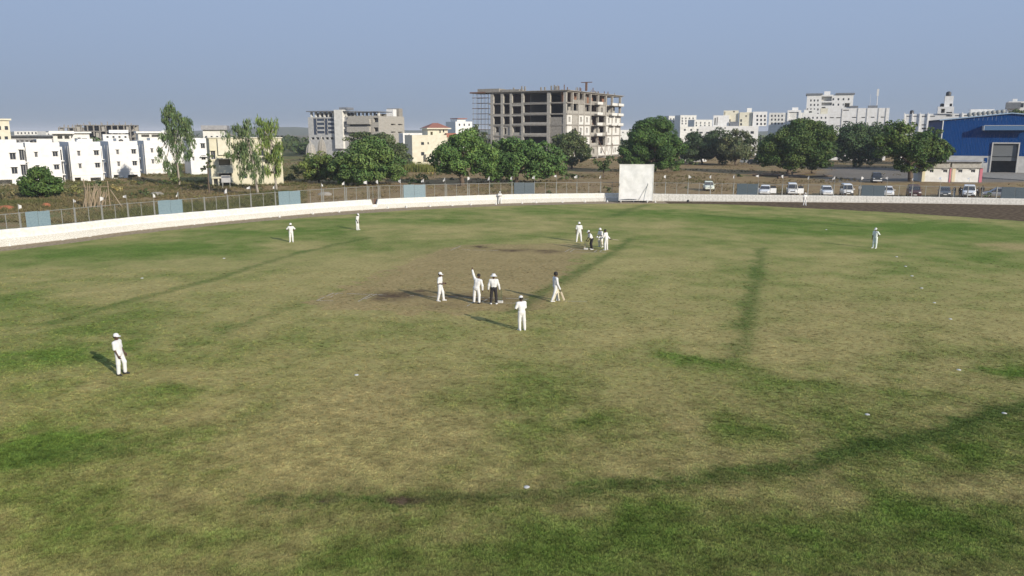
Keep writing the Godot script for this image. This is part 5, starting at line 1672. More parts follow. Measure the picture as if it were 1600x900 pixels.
	for s in o.get("open", []):
		var dr := MB.new()
		dr.box(V(s * (hw + 0.42), 0.72, sp.ws - 0.25), V(0.9, 0.75, 0.06), Basis(V(0, 1, 0), s * 0.25))
		var dn := pm(dr, "door", paint, t)
		var dw := MB.new()
		dw.box(V(s * (hw + 0.38), 1.28, sp.ws - 0.25), V(0.78, 0.36, 0.03), Basis(V(0, 1, 0), s * 0.25))
		pm(dw, "door_window", M.glass, dn)
	return t

func make_cars() -> void:
	var wh := plain(Color(0.72, 0.73, 0.73), 0.25); wh.clearcoat_enabled = true
	var cream := plain(Color(0.66, 0.70, 0.58), 0.3)
	var maroon := plain(Color(0.07, 0.025, 0.022), 0.3)
	var dark := plain(Color(0.04, 0.045, 0.05), 0.3)
	var silver := plain(Color(0.30, 0.31, 0.33), 0.3, 0.4)
	var grey := plain(Color(0.08, 0.09, 0.10), 0.3)
	var specs := [
		[1107, 299.5, 0.25, "pale cream green hatchback alone on the open brown ground", "hatch", cream, {}],
		[1195, 305.5, -0.1, "white hatchback with both front doors standing open", "hatch", wh, {"open": [-1, 1]}],
		[1237, 305, 0.15, "white minivan with a man in white standing at its side", "van", wh, {"open": [1]}],
		[1291, 307, 0.35, "white hatchback parked between the minivan and the boxy white van", "hatch", wh, {}],
		[1322, 307, 0.4, "boxy white van parked beside the dark fence sheets", "van", wh, {"bumper": M.black}],
		[1369, 287, 0.2, "dark car with pale bumper parked under the broad tree", "suv", dark, {"bumper": wh}],
		[1386, 308, 0.3, "white car half hidden by the dark fence sheets", "hatch", wh, {}],
		[1427, 309, 0.25, "dark maroon car with bright headlight near the toilet block", "suv", maroon, {}],
		[1475, 309.5, 0.15, "dark grey car before the toilet block wall", "hatch", grey, {}],
		[1513, 310, 0.05, "white pickup with black grille and people round it", "suv", wh, {"bumper": M.black}],
		[1556, 310.5, -1.4, "silver car mostly hidden behind the fence sheets by the blue shed", "hatch", silver, {}],
		[1166, 256, 1.2, "far white car under the tree right of the hut", "hatch", wh, {}],
		[1178, 258, 1.3, "far dark car in the shade right of the hut", "hatch", dark, {}]]
	for s in specs:
		var p := gp(s[0], s[1])
		p.y = ground_h(p.x, p.z)
		car(p, (s[2] * 0.4 if absf(s[2]) < 1.0 else s[2]) + atan2(-p.x, -p.z), s[3], s[4], s[5], s[6])
	# a pair of motorcycles' worth of dark box: a low dark barrow under the big tree
	var q := gp(1270, 268)
	q.y = ground_h(q.x, q.z)
	var t := thing("bench", "dark bench with two upright backs under the huge tree", "bench", q, 0.1)
	for x in [-0.45, 0.45]:
		var m := MB.new()
		m.bx(x - 0.32, 0.45, -0.08, x + 0.32, 1.15, 0.0)
		pm(m, "backrest", M.black, t)
		var l := MB.new()
		l.bx(x - 0.04, 0, -0.04, x + 0.04, 0.44, 0.4)
		pm(l, "leg", M.black, t)
	var s := MB.new()
	s.bx(-0.85, 0.44, 0.0, 0.85, 0.5, 0.45)
	pm(s, "seat", M.black, t)

# ---------- buildings. A building stands at its front left corner, front along +x and facing +z in its own space.
func facade(mb: MB, o: Vector3, u: Vector3, n: Vector3, W: float, H: float, holes: Array, dep: float) -> void:
	var us := [0.0, W]
	var vs := [0.0, H]
	for h in holes:
		us.append(clampf(h[0], 0, W)); us.append(clampf(h[0] + h[2], 0, W)); vs.append(clampf(h[1], 0, H)); vs.append(clampf(h[1] + h[3], 0, H))
	us.sort(); vs.sort()
	for j in vs.size() - 1:
		if vs[j + 1] - vs[j] < 0.001: continue
		for i in us.size() - 1:
			if us[i + 1] - us[i] < 0.001: continue
			var cu: float = (us[i] + us[i + 1]) / 2
			var cv: float = (vs[j] + vs[j + 1]) / 2
			var solid := true
			for h in holes:
				if cu > h[0] and cu < h[0] + h[2] and cv > h[1] and cv < h[1] + h[3]: solid = false
			if solid:
				var a: Vector3 = o + u * us[i] + V(0, vs[j], 0)
				var b: Vector3 = o + u * us[i] + V(0, vs[j + 1], 0)
				var c: Vector3 = o + u * us[i + 1] + V(0, vs[j + 1], 0)
				var d: Vector3 = o + u * us[i + 1] + V(0, vs[j], 0)
				mb.quad(a, b, c, d)
	for h in holes:
		var a: Vector3 = o + u * h[0] + V(0, h[1], 0)
		var b := a + V(0, h[3], 0)
		var c: Vector3 = b + u * h[2]
		var d: Vector3 = a + u * h[2]
		var k := -n * (2.2 if h.size() > 4 and h[4] == 1 else dep)
		mb.quad(a, a + k, b + k, b); mb.quad(b, b + k, c + k, c); mb.quad(c, c + k, d + k, d); mb.quad(d, d + k, a + k, a)

# a box building or wing with openings. holes: [x, y, w, h, style]; style 0 glass window, 1 dark opening, 2 grey shutter, 3 blue glass
func block(root: Node3D, x0: float, y0: float, z0: float, W: float, H: float, D: float, m: Material, fh := [], rh := [], lh := [], o := {}) -> void:
	var mb := MB.new()
	var dep: float = o.get("dep", 0.22)
	var ps := V(x0, y0, z0)
	facade(mb, ps, V(1, 0, 0), V(0, 0, 1), W, H, fh, dep)
	facade(mb, ps + V(W, 0, 0), V(0, 0, -1), V(1, 0, 0), D, H, rh, dep)
	facade(mb, ps + V(0, 0, -D), V(0, 0, 1), V(-1, 0, 0), D, H, lh, dep)
	facade(mb, ps + V(W, 0, -D), V(-1, 0, 0), V(0, 0, -1), W, H, [], dep)
	var par: float = o.get("parapet", 0.5)
	var rf := H - par
	mb.quad(ps + V(0.2, rf, -0.2), ps + V(0.2, rf, -D + 0.2), ps + V(W - 0.2, rf, -D + 0.2), ps + V(W - 0.2, rf, -0.2))
	# parapet thickness
	for e in [[0, 0, W, -0.2], [0, -D + 0.2, W, -D], [0, -0.2, 0.2, -D + 0.2], [W - 0.2, -0.2, W, -D + 0.2]]:
		var a := ps + V(e[0], H, e[1])
		var c := ps + V(e[2], H, e[3])
		mb.quad(V(a.x, a.y, a.z), V(a.x, a.y, c.z), V(c.x, a.y, c.z), V(c.x, a.y, a.z))
	for e in [[V(0.2, 0, -0.2), V(W - 0.2, 0, -0.2)], [V(W - 0.2, 0, -0.2), V(W - 0.2, 0, -D + 0.2)], [V(W - 0.2, 0, -D + 0.2), V(0.2, 0, -D + 0.2)], [V(0.2, 0, -D + 0.2), V(0.2, 0, -0.2)]]:
		mb.quad(ps + e[0] + V(0, rf, 0), ps + e[0] + V(0, H, 0), ps + e[1] + V(0, H, 0), ps + e[1] + V(0, rf, 0))
	pm(mb, o.get("part", "wall"), m, root)
	var near: bool = o.get("near", false)
	for side in [[fh, 0.0, Vector3(0, 0, 0)], [rh, PI / 2, V(W, 0, 0)], [lh, -PI / 2, V(0, 0, -D)]]:
		var bs := Basis(V(0, 1, 0), side[1])
		for h in side[0]:
			var st: int = h[4] if h.size() > 4 else 0
			var mat: Material = [M.glass, M.inside, M.galv, M.glass_blue][st]
			var w := put(boxmesh(V(h[2], h[3], 0.05)), "window" if st != 1 else "room_wall", mat, root, ps + side[2] + bs * V(h[0] + h[2] / 2, h[1] + h[3] / 2, -(2.2 if st == 1 else dep) - 0.02))
			w.rotation.y = side[1]
			if near and st == 0:
				var f := MB.new()
				var a: float = h[2] / 2
				var b: float = h[3] / 2
				for q in [[-a, -b, a, -b + 0.06], [-a, b - 0.06, a, b], [-a, -b + 0.06, -a + 0.06, b - 0.06], [a - 0.06, -b + 0.06, a, b - 0.06], [-0.025, -b + 0.06, 0.025, b - 0.06]]:
					f.bx(q[0], q[1], 0.027, q[2], q[3], 0.06)
				pm(f, "frame", M.frame, w)
				var sl := MB.new()
				sl.bx(-a - 0.12, b + 0.06, 0.06, a + 0.12, b + 0.12, dep + 0.35)
				pm(sl, "sunshade", m, w)

func slab(root: Node3D, called: String, x0: float, y0: float, z0: float, x1: float, y1: float, z1: float, m: Material) -> MeshInstance3D:
	return put(boxmesh(V(absf(x1 - x0), absf(y1 - y0), absf(z1 - z0))), called, m, root, V((x0 + x1) / 2, (y0 + y1) / 2, (z0 + z1) / 2))

# windows given as pixels on the front plane
func pxholes(o: Vector3, a: float, list: Array) -> Array:
	var out := []
	for r in list:
		var p := fp(o, a, r[0], r[3])
		var q := fp(o, a, r[2], r[1])
		out.append([p.x, p.y, q.x - p.x, q.y - p.y, r[4] if r.size() > 4 else 0])
	return out
func grid(x0: float, x1: float, nx: int, y0: float, y1: float, ny: int, w: float, h: float, st := 0) -> Array:
	var out := []
	for j in ny:
		for i in nx:
			var x := x0 if nx == 1 else lerpf(x0, x1, i / float(nx - 1))
			var y := y0 if ny == 1 else lerpf(y0, y1, j / float(ny - 1))
			out.append([x - w / 2, y - h / 2, x + w / 2, y + h / 2, st])
	return out
# building whose front spans pixel columns px0..px1 with its top at py_top, at depth d on the left
func bld(called: String, label: String, px0: float, px1: float, py_top: float, d: float, a: float, D: float, m: Material, wins := [], o := {}) -> Dictionary:
	var org := foot(px0, (py_top + 240.0) / 2, d)
	var W := fp(org, a, px1, (py_top + 240.0) / 2).x
	var H := fp(org, a, (px0 + px1) / 2, py_top).y
	var root := thing(called, label, "building", org, a, o.get("group", ""))
	var hs := pxholes(org, a, wins)
	var good := []
	for h in hs:
		if h[0] > 0.1 and h[0] + h[2] < W - 0.1 and h[1] > 0.05 and h[1] + h[3] < H - 0.1: good.append(h)
	block(root, 0, 0, 0, W, H, D, m, good, o.get("rh", []), o.get("lh", []), o)
	return {"root": root, "o": org, "a": a, "W": W, "H": H, "D": D}
# a wing or roof structure on building b, given by pixels on the front plane; z0 is its front, D its depth
func wing(b: Dictionary, px0: float, py0: float, px1: float, py1: float, z0: float, D: float, m: Material, wins := [], part := "wing") -> void:
	var p := fp(b.o, b.a, px0, py1)
	var q := fp(b.o, b.a, px1, py0)
	var hs := []
	for h in pxholes(b.o, b.a, wins):
		var k := [h[0] - p.x, h[1] - p.y, h[2], h[3], h[4]]
		if k[0] > 0.05 and k[0] + k[2] < q.x - p.x - 0.05 and k[1] > 0.03 and k[1] + k[3] < q.y - p.y - 0.05: hs.append(k)
	block(b.root, p.x, p.y, z0, q.x - p.x, q.y - p.y, D, m, hs, [], [], {"part": part, "parapet": 0.15})

func tank(b: Dictionary, px: float, py_top: float, py_bot: float, z: float, m: Material) -> void:
	var p := fp(b.o, b.a, px, py_bot)
	var q := fp(b.o, b.a, px, py_top)
	var h := q.y - p.y
	var t := MB.new()
	t.lathe([[h * 0.5, 0], [h * 0.52, h * 0.1], [h * 0.52, h * 0.75], [h * 0.3, h * 0.93], [h * 0.14, h], [0.02, h]], V(p.x, p.y, z), Basis(), 12)
	pm(t, "water_tank", m, b.root)

func make_row_houses() -> void:
	var spec := [[-18, 141, "white row house with paired windows at the near end of the row"], [42, 147, "white row house standing behind the dense round tree"], [110, 155, "white row house with dark strip above its ground floor"], [172, 165, "white row house with low dark garage opening"], [227, 178, "white row house behind the tall thin eucalyptus"]]
	for k in spec.size():
		var s: Array = spec[k]
		var o := foot(s[0], 250, s[1])
		var t := thing("row_house", s[2], "house", o, 0.70, "white three storey row houses")
		var W := 5.6
		var H := 7.75
		var wins := []
		if k == 0: wins = [[0.9, 5.0, 0.5, 0.9], [3.3, 4.75, 0.95, 1.2], [4.8, 4.6, 0.8, 1.9], [3.3, 2.2, 0.95, 1.2], [4.8, 1.9, 0.8, 1.9], [1.0, 0.3, 2.2, 0.9, 1]]
		elif k == 4: wins = [[1.35, 5.05, 0.5, 0.95], [1.35, 2.6, 0.5, 0.95]]
		else: wins = [[1.35, 5.05, 0.5, 0.95], [4.3, 5.1, 0.9, 0.95], [1.35, 2.6, 0.5, 0.95], [4.3, 2.65, 0.9, 0.95], [0.4, 0.15, 1.1, 0.7, 1], [3.2, 0.1, 1.9, 0.65, 1]]
		block(t, 0, 0, 0, W, H, 9.5, M.white, wins, [], [[2.0, 5.0, 0.6, 0.8], [5.2, 2.4, 0.6, 0.9]], {"near": true, "parapet": 0.7})
		# recessed balcony bay at the right of the front
		block(t, W + 0.002, 0, -3.4, 1.0, H - 0.9, 5.0, M.white, [[0.15, 4.3, 0.7, 2.0, 0], [0.15, 1.7, 0.7, 2.0, 0], [0.15, 0.1, 0.7, 1.2, 1]], [], [], {"near": false, "part": "bay"})
		for y in [1.5, 4.1]: slab(t, "balcony", W + 0.05, y, -3.4, W + 1.0, y + 0.15, -2.3, M.white)
		slab(t, "string_course", -0.05, 1.28, -0.02, W + 0.001, 1.36, 0.06, M.offwhite)
		for x in [0.3, 2.4]:
			var p := MB.new()
			p.tube(V(-0.05, 0, -x - 0.8), V(-0.05, H - 0.8, -x - 0.8), 0.05, 0.05, 6)
			pm(p, "drain_pipe", M.frame, t)
		var tk := MB.new()
		tk.lathe([[0.55, 0], [0.56, 0.9], [0.3, 1.1], [0.02, 1.12]], V(1.4 + k * 0.7, H - 0.7, -4.5), Basis(), 12)
		pm(tk, "water_tank", M.tank if k % 2 else M.white, t)
		slab(t, "stair_head", 2.6, H - 0.7, -6.8, 5.2, H + 0.55, -4.2, M.offwhite)
	# end house beyond the eucalyptus
	var b := bld("row_house", "white house with stacked dark windows between eucalyptus and cream house", 296, 326, 216, 176, 0.55, 8, M.white, [[314, 224, 320, 232], [315, 243, 321, 250], [313, 262, 320, 266, 1], [301, 226, 303.5, 232], [301, 245, 303.5, 251]], {"near": true, "group": "white three storey row houses"})
	slab(b.root, "balcony", b.W * 0.5, 4.2, 0, b.W, 4.35, 0.9, M.white)
	# what stands behind the row
	b = bld("flat_block", "pale cream apartment block rising behind the first row house", -20, 17, 188, 235, 0.6, 12, M.paleyellow, grid(-12, 10, 3, 200, 216, 2, 4.5, 6), {})
	slab(b.root, "roof_slab", -0.6, b.H, -12.6, b.W + 0.6, b.H + 0.5, 0.6, M.paleyellow)
	b = bld("long_shed", "long low grey roofed building behind the row houses", 19, 92, 213, 250, 0.15, 14, M.roofgrey, grid(27, 86, 9, 220.5, 220.5, 1, 5, 2, 1), {})
	slab(b.root, "roof_slab", -0.8, b.H, -15, b.W + 0.8, b.H + 0.35, 1.2, M.greydark)
	b = bld("white_house", "white house with wide flat canopy roof behind the row", 84, 112, 209, 205, 0.5, 9, M.offwhite, [[90, 211, 97, 217, 1], [101, 211, 108, 217, 1]], {})
	slab(b.root, "canopy_roof", -0.8, b.H, -9.5, b.W + 0.8, b.H + 0.7, 1.4, M.white)
	b = bld("white_house", "white house with flat roof and dark upper windows behind the row", 108, 141, 208, 208, 0.5, 9, M.white, [[117, 216, 120, 222], [122, 215, 126, 223], [128, 216, 136, 221]], {})
	slab(b.root, "roof_slab", -0.5, b.H, -9.4, b.W + 0.5, b.H + 0.35, 0.9, M.white)
	b = bld("white_house", "white house with stepped roof slabs behind the garage house", 162, 202, 210, 225, 0.5, 10, M.white, grid(168, 196, 4, 214, 214, 1, 3, 3), {})
	wing(b, 171, 203, 201, 208, -2, 6, M.white, [], "roof_room")
	b = bld("white_house", "white roofed house with open terrace beside the eucalyptus top", 217, 253, 208, 232, 0.5, 10, M.offwhite, [[221, 210, 233, 214, 1], [237, 210, 248, 214, 1]], {})
	slab(b.root, "roof_slab", -0.5, b.H, -10.4, b.W + 0.5, b.H + 0.5, 0.8, M.white)
	b = bld("white_house", "white house glimpsed between the eucalyptus branches", 254, 300, 204, 240, 0.4, 10, M.white, grid(260, 294, 4, 212, 212, 1, 4, 4), {})
	b = bld("long_shed", "pinkish grey roofed hall behind the end house", 318, 352, 203, 290, 0.3, 20, M.offwhite, grid(322, 348, 4, 214, 214, 1, 3, 3), {})
	slab(b.root, "roof_slab", -0.5, b.H, -21, b.W + 1, b.H + 1.6, 1, M.roofgrey)
	frame_building("unfinished_block", "far hazy unfinished concrete blocks behind the row houses", 118, 205, 195, 400, 0.1, 5, 3.0, 9)
	frame_building("unfinished_block", "low far unfinished concrete block at the left of the hazy ones", 92, 124, 199, 440, 0.1, 4, 3.0, 4)
	b = bld("hazy_block", "far hazy flats behind the cream apartment block", 24, 60, 205, 480, 0.2, 14, M.offwhite, grid(28, 56, 6, 208, 208, 1, 2, 3), {})
	b = bld("hazy_block", "far hazy flats behind the long grey shed", 60, 92, 207, 500, 0.2, 14, M.offwhite, grid(64, 88, 5, 209.5, 209.5, 1, 2, 2), {})

# open concrete frame: slabs and columns
func frame_building(called: String, label: String, px0: float, px1: float, py_top: float, d: float, a: float, floors: int, st: float, bays: int) -> void:
	var o := foot(px0, 215, d)
	var W := fp(o, a, px1, 215).x
	var H := fp(o, a, (px0 + px1) / 2, py_top).y
	var t := thing(called, label, "building", o, a)
	var D := 12.0
	for k in floors: slab(t, "floor_slab", 0, H - k * st - 0.35, -D, W, H - k * st, 0, M.concrete)
	for i in bays + 1:
		for z in [-0.4, -D * 0.5, -D + 0.4]:
			slab(t, "column", W * i / bays * 0.98, 0, z - 0.25, W * i / bays * 0.98 + 0.5, H - 0.36, z + 0.25, M.concrete)
	for k in floors:
		for i in bays:
			if (i * 7 + k * 3) % 4 == 0: slab(t, "infill_wall", W * i / bays + 0.6, H - k * st - st + 0.01, -1.2, W * (i + 1) / bays - 0.2, H - k * st - 0.36, -1.0, M.concrete_light)
	slab(t, "back_wall", 0.3, 0, -D + 0.9, W - 0.3, H - 0.4, -D + 1.0, M.concrete_light)
	for i in 14: slab(t, "column_stub", W * (i + 0.3) / 14, H, -2 - (i % 3) * 3, W * (i + 0.3) / 14 + 0.3, H + 0.6 + (i * 5 % 4) * 0.35, -1.7 - (i % 3) * 3, M.concrete)

func make_cream_house() -> void:
	var a := 0.42
	var b := bld("cream_house", "cream three storey house with balconies and porch behind the eucalyptus trees", 327, 440, 216, 142, a, 9, M.cream, [[330, 236, 336, 249], [330, 256, 337, 271], [378, 272, 386, 279], [404, 232, 412, 244], [392, 236, 398, 246], [343, 248, 360, 259, 1], [343, 270, 361, 277, 1], [414, 246, 435, 256, 1], [331, 278, 346, 290, 1]], {"near": true})
	# balconies: floor, parapet and dark opening, from pixels on the front plane
	for r in [[342, 248, 361, 258, 268], [342, 270, 362, 276, 284], [413, 246, 436, 255, 266]]:
		var p := fp(b.o, a, r[0], r[4])
		var q := fp(b.o, a, r[2], r[1])
		var mid := fp(b.o, a, r[0], r[3]).y
		slab(b.root, "balcony_parapet", p.x - 0.1, p.y, 1.05, q.x + 0.1, mid, 1.2, M.cream)
		slab(b.root, "balcony_floor", p.x - 0.1, p.y - 0.15, 0.0, q.x + 0.1, p.y - 0.001, 1.2, M.cream)
		slab(b.root, "balcony_roof", p.x - 0.15, q.y + 0.002, 0.0, q.x + 0.15, q.y + 0.2, 1.3, M.cream)
		for x in [p.x + 0.05, q.x - 0.15]: slab(b.root, "balcony_post", x, mid, 1.02, x + 0.1, q.y, 1.12, M.darkframe)
	var aw := fp(b.o, a, 416, 243)
	var aw2 := fp(b.o, a, 434, 246)
	tag(slab(b.root, "awning", aw.x, aw2.y, 1.32, aw2.x, aw.y, 2.0, plain(Color(0.12, 0.26, 0.34), 0.6)), "blue awning")
	# porch with columns and sloping roof at the left
	var pl := fp(b.o, a, 329, 276).x
	var pr := fp(b.o, a, 348, 276).x
	var pt := fp(b.o, a, 338, 276).y
	slab(b.root, "porch_roof", pl, pt - 0.2, 0.0, pr, pt + 0.05, 2.6, M.cream)
	for x in [pl + 0.1, (pl + pr) / 2, pr - 0.35]: slab(b.root, "porch_column", x, 0, 2.1, x + 0.25, pt - 0.21, 2.35, M.cream)
	# lighter stair bay and parapet
	wing(b, 341, 216.5, 361, 242, 0.5, 1.5, M.paleyellow, [], "stair_bay")
	slab(b.root, "roof_slab", -0.2, b.H, -9.2, b.W + 0.2, b.H + 0.15, 0.2, M.paleyellow)
	var bo := gp(354, 296)
	bo.y = ground_h(bo.x, bo.z)
	var t := thing("notice_board", "pale grey notice board on two legs before the cream house", "board", bo, 0.2)
	slab(t, "panel", -0.75, 0.9, -0.03, 0.75, 2.1, 0.03, M.greywall)
	for x in [-0.6, 0.6]: slab(t, "leg", x - 0.04, -0.2, -0.1, x + 0.04, 1.9, -0.035, M.steel)
	slab(t, "header", -0.7, 1.75, 0.032, 0.7, 1.95, 0.04, M.glass_blue)

func make_office() -> void:
	var a := -0.35
	var o := foot(482, 205, 300)
	var W := fp(o, a, 592, 205).x
	var nR := a + PI / 2
	var oR := o + V(cos(a), 0, -sin(a)) * W
	var D := fp(oR, nR, 632, 205).x
	var H := fp(o, a, 505, 183).y
	var t := thing("office_building", "grey office block with dark glass bands, pale stair tower and concrete end", "building", o, a)
	var bb := {"root": t, "o": o, "a": a}
	var x1 := fp(o, a, 544, 205).x
	# glazed part: bands of dark glass between pale spandrels
	var wins := []
	for c in [[494.5, 507], [511.5, 524]]:
		for y in [184.5, 191, 197.5, 204]: wins.append([c[0], y + 0.6, c[1], y + 4.6, 3])
	for c in [[490, 494.2], [507.3, 511.2], [524.6, 526.5]]: wins.append([c[0], 185.0, c[1], 210.5, 3])
	for y in [182, 190, 197.5, 204]: wins.append([539, y + 0.4, 544, y + 4.8, 3])
	for k in 6: wins.append([486 + k * 7.5, 214.5, 491 + k * 7.5, 218, 1])
	block(t, 0, 0, 0, x1, H, D, M.greywall, pxholes(o, a, wins))
	# stair tower
	wing(bb, 526.8, 171.5, 537, 232, 1.2, 3.0, M.offwhite, [], "stair_tower")
	wing(bb, 527.5, 167.5, 539, 171.4, -1.0, 5.0, M.greydark, [], "machine_room")
	# roof pergola of posts and slab
	var pr := fp(o, a, 480, 175)
	var pq := fp(o, a, 608, 172)
	slab(t, "pergola_slab", pr.x, pr.y, -D * 0.6, x1 + 1.0, pr.y + 0.35, 0.8, M.greydark)
	var n := 9
	for i in n:
		var x := lerpf(0.8, x1 - 1.2, i / float(n - 1))
		slab(t, "pergola_post", x, H, -1.4, x + 0.55, pr.y - 0.002, -0.5, M.offwhite)
	slab(t, "roof_room", 1.5, H, -8, x1 - 1, pr.y - 0.3, -4, M.greydark)
	# concrete part at the right, unfinished
	var H2 := fp(o, a, 570, 181).y
	var w2 := [[546.5, 195, 579, 197, 1], [548, 207, 580, 209, 1], [583.5, 184, 591, 191, 1], [584, 199, 591, 205.5, 1]]
	var hs := []
	for h in pxholes(o, a, w2):
		var k := [h[0] - x1, h[1], h[2], h[3], h[4]]
		if k[0] > 0.05 and k[0] + k[2] < W - x1 - 0.05: hs.append(k)
	var rw := []
	for r in [[611, 193.5, 618, 195.5], [622, 193.8, 629, 195.5], [611, 205.5, 618, 207.5], [622, 205.8, 629, 207.5], [612, 217, 618, 219], [596, 178, 604, 181.5]]:
		var p := fp(oR, nR, r[0], r[3])
		var q := fp(oR, nR, r[2], r[1])
		rw.append([p.x, p.y, q.x - p.x, q.y - p.y, 1])
	block(t, x1 + 0.002, 0, 0.002, W - x1, H2, D, M.concrete_light, hs, rw, [], {"dep": 0.6, "part": "concrete_wing"})
	for y in [[186, 194], [198, 206.5]]:
		var p := fp(o, a, 545, y[1])
		var q := fp(o, a, 580, y[0])
		slab(t, "balcony_parapet", p.x + 0.1, p.y, 0.3, q.x, q.y, 1.5, M.concrete_light)
	for i in 8:
		var x := lerpf(x1 + 0.6, W - 0.8, i / 7.0)
		slab(t, "pergola_post", x, H2, -1.6, x + 0.5, pq.y - 0.7, -0.8, M.offwhite if i % 2 else M.greydark)
	slab(t, "pergola_slab", x1 + 1.1, pq.y - 0.69, -D * 0.5, W + 0.3, pq.y - 0.35, 0.5, M.greydark)
	slab(t, "roof_block", W - 3.5, H2, -D * 0.75, W - 0.6, H2 + 2.6, -D * 0.62, M.white)
	slab(t, "roof_block", W - 5.5, H2, -D * 0.98, W - 0.4, H2 + 3.0, -D * 0.83, M.concrete)
	# pale ribbed domes in front
	for s in [[485, 223.5, 238, 7.5, "pale low ribbed dome left of its taller twin"], [502, 216.5, 242, 6.5, "pale tall ribbed parabolic dome before the office block"]]:
		var d := 262.0
		var p := foot(s[0], s[1], d)
		var top := hy(s[0], s[1], d)
		var rr: float = s[3] * d / F
		var tt := thing("dome_tower", s[4], "dome", p)
		var m := MB.new()
		var prof := []
		for k in 9:
			var f := k / 8.0
			prof.append([rr * sqrt(1.0 - f * f * 0.995) * (1.0 if f > 0 else 1.05), top * (0.35 + 0.65 * f)])
		prof.push_front([rr * 1.05, 0.0])
		m.lathe(prof, Vector3.ZERO, Basis(), 20)
		pm(m, "shell", M.concrete_light if s[0] < 490 else M.concrete, tt)
		for k in 10:
			var f := TAU * k / 10
			var rb := MB.new()
			for q in 8:
				var p0: Array = prof[q + 1]
				var p1: Array = prof[q + 2] if q + 2 < prof.size() else prof[q + 1]
				rb.tube(V(cos(f) * p0[0], p0[1], sin(f) * p0[0]), V(cos(f) * p1[0], p1[1], sin(f) * p1[0]), 0.12, 0.12, 5, false)
			pm(rb, "rib", M.concrete_light, tt)
		var fn := MB.new()
		fn.lathe([[0.2, 0], [0.3, 0.3], [0.05, 0.9]], V(0, top - 0.05, 0), Basis(), 8)
		pm(fn, "finial", M.concrete_light, tt)
	# cream villa and its neighbours
	a = 0.35
	var b := bld("cream_villa", "cream villa with red tiled roof and stepped terraces behind the tall grass", 644, 698, 211, 235, a, 10, M.paleyellow, [[658, 222, 662.5, 226.5], [668, 222, 670, 225.5], [658, 237.5, 663, 243], [652, 253, 658, 255, 1], [684, 236, 688, 242]], {"near": false})
	wing(b, 672, 200, 703, 230, -2.5, 7, M.paleyellow, [[676, 206, 679.5, 216, 1], [695.5, 202, 697.5, 207], [690, 203.5, 692, 208]], "upper_storey")
	var p0 := fp(b.o, a, 670, 199.8)
	var p1 := fp(b.o, a, 706, 192)
	var rf := MB.new()
	var rx := (p0.x + p1.x) / 2
	var e := [V(p0.x, p0.y, -1.6), V(p1.x, p0.y, -1.6), V(p1.x, p0.y, -10.2), V(p0.x, p0.y, -10.2)]
	var t0 := V(rx - 0.8, p1.y, -5.8)
	var t1 := V(rx + 0.8, p1.y, -5.8)
	rf.quad(e[0], t0, t1, e[1]); rf.quad(e[2], t1, t0, e[3]); rf.tri(e[1], t1, e[2]); rf.tri(e[3], t0, e[0])
	rf.quad(e[0], e[1], e[2], e[3])
	pm(rf, "tiled_roof", M.roofred, b.root)
	slab(b.root, "eaves", p0.x - 0.2, p0.y - 0.35, -10.3, p1.x + 0.2, p0.y - 0.01, -1.4, M.paleyellow)
	slab(b.root, "porch_roof", fp(b.o, a, 699, 212).x, fp(b.o, a, 699, 214).y, -6, fp(b.o, a, 714, 212).x, fp(b.o, a, 699, 208).y, -1, M.roofred)
	wing(b, 699, 214, 713, 230, -1.5, 4, M.paleyellow, [], "side_room")
	slab(b.root, "balcony", fp(b.o, a, 664, 245).x, fp(b.o, a, 664, 250).y, 0, fp(b.o, a, 676, 245).x, fp(b.o, a, 664, 241).y, 1.4, M.paleyellow)
	b = bld("white_house", "plain white house between the office block and the cream villa", 630, 678, 208, 268, 0.3, 9, M.white, [[634, 212.5, 636, 216], [638.5, 210, 640, 212.5]], {})
	b = bld("white_house", "far white house with pinkish roof beyond the big green tree", 712, 738, 190, 400, 0.5, 12, M.white, grid(718, 733, 3, 195, 195, 1, 2.2, 3.5), {})
	wing(b, 717, 186.5, 730, 189.8, -2, 8, M.white, [], "roof_room")
	slab(b.root, "roof_slab", b.W * 0.18, b.H + 1.3, -10, b.W * 0.75, b.H + 1.7, -1, M.roofred)

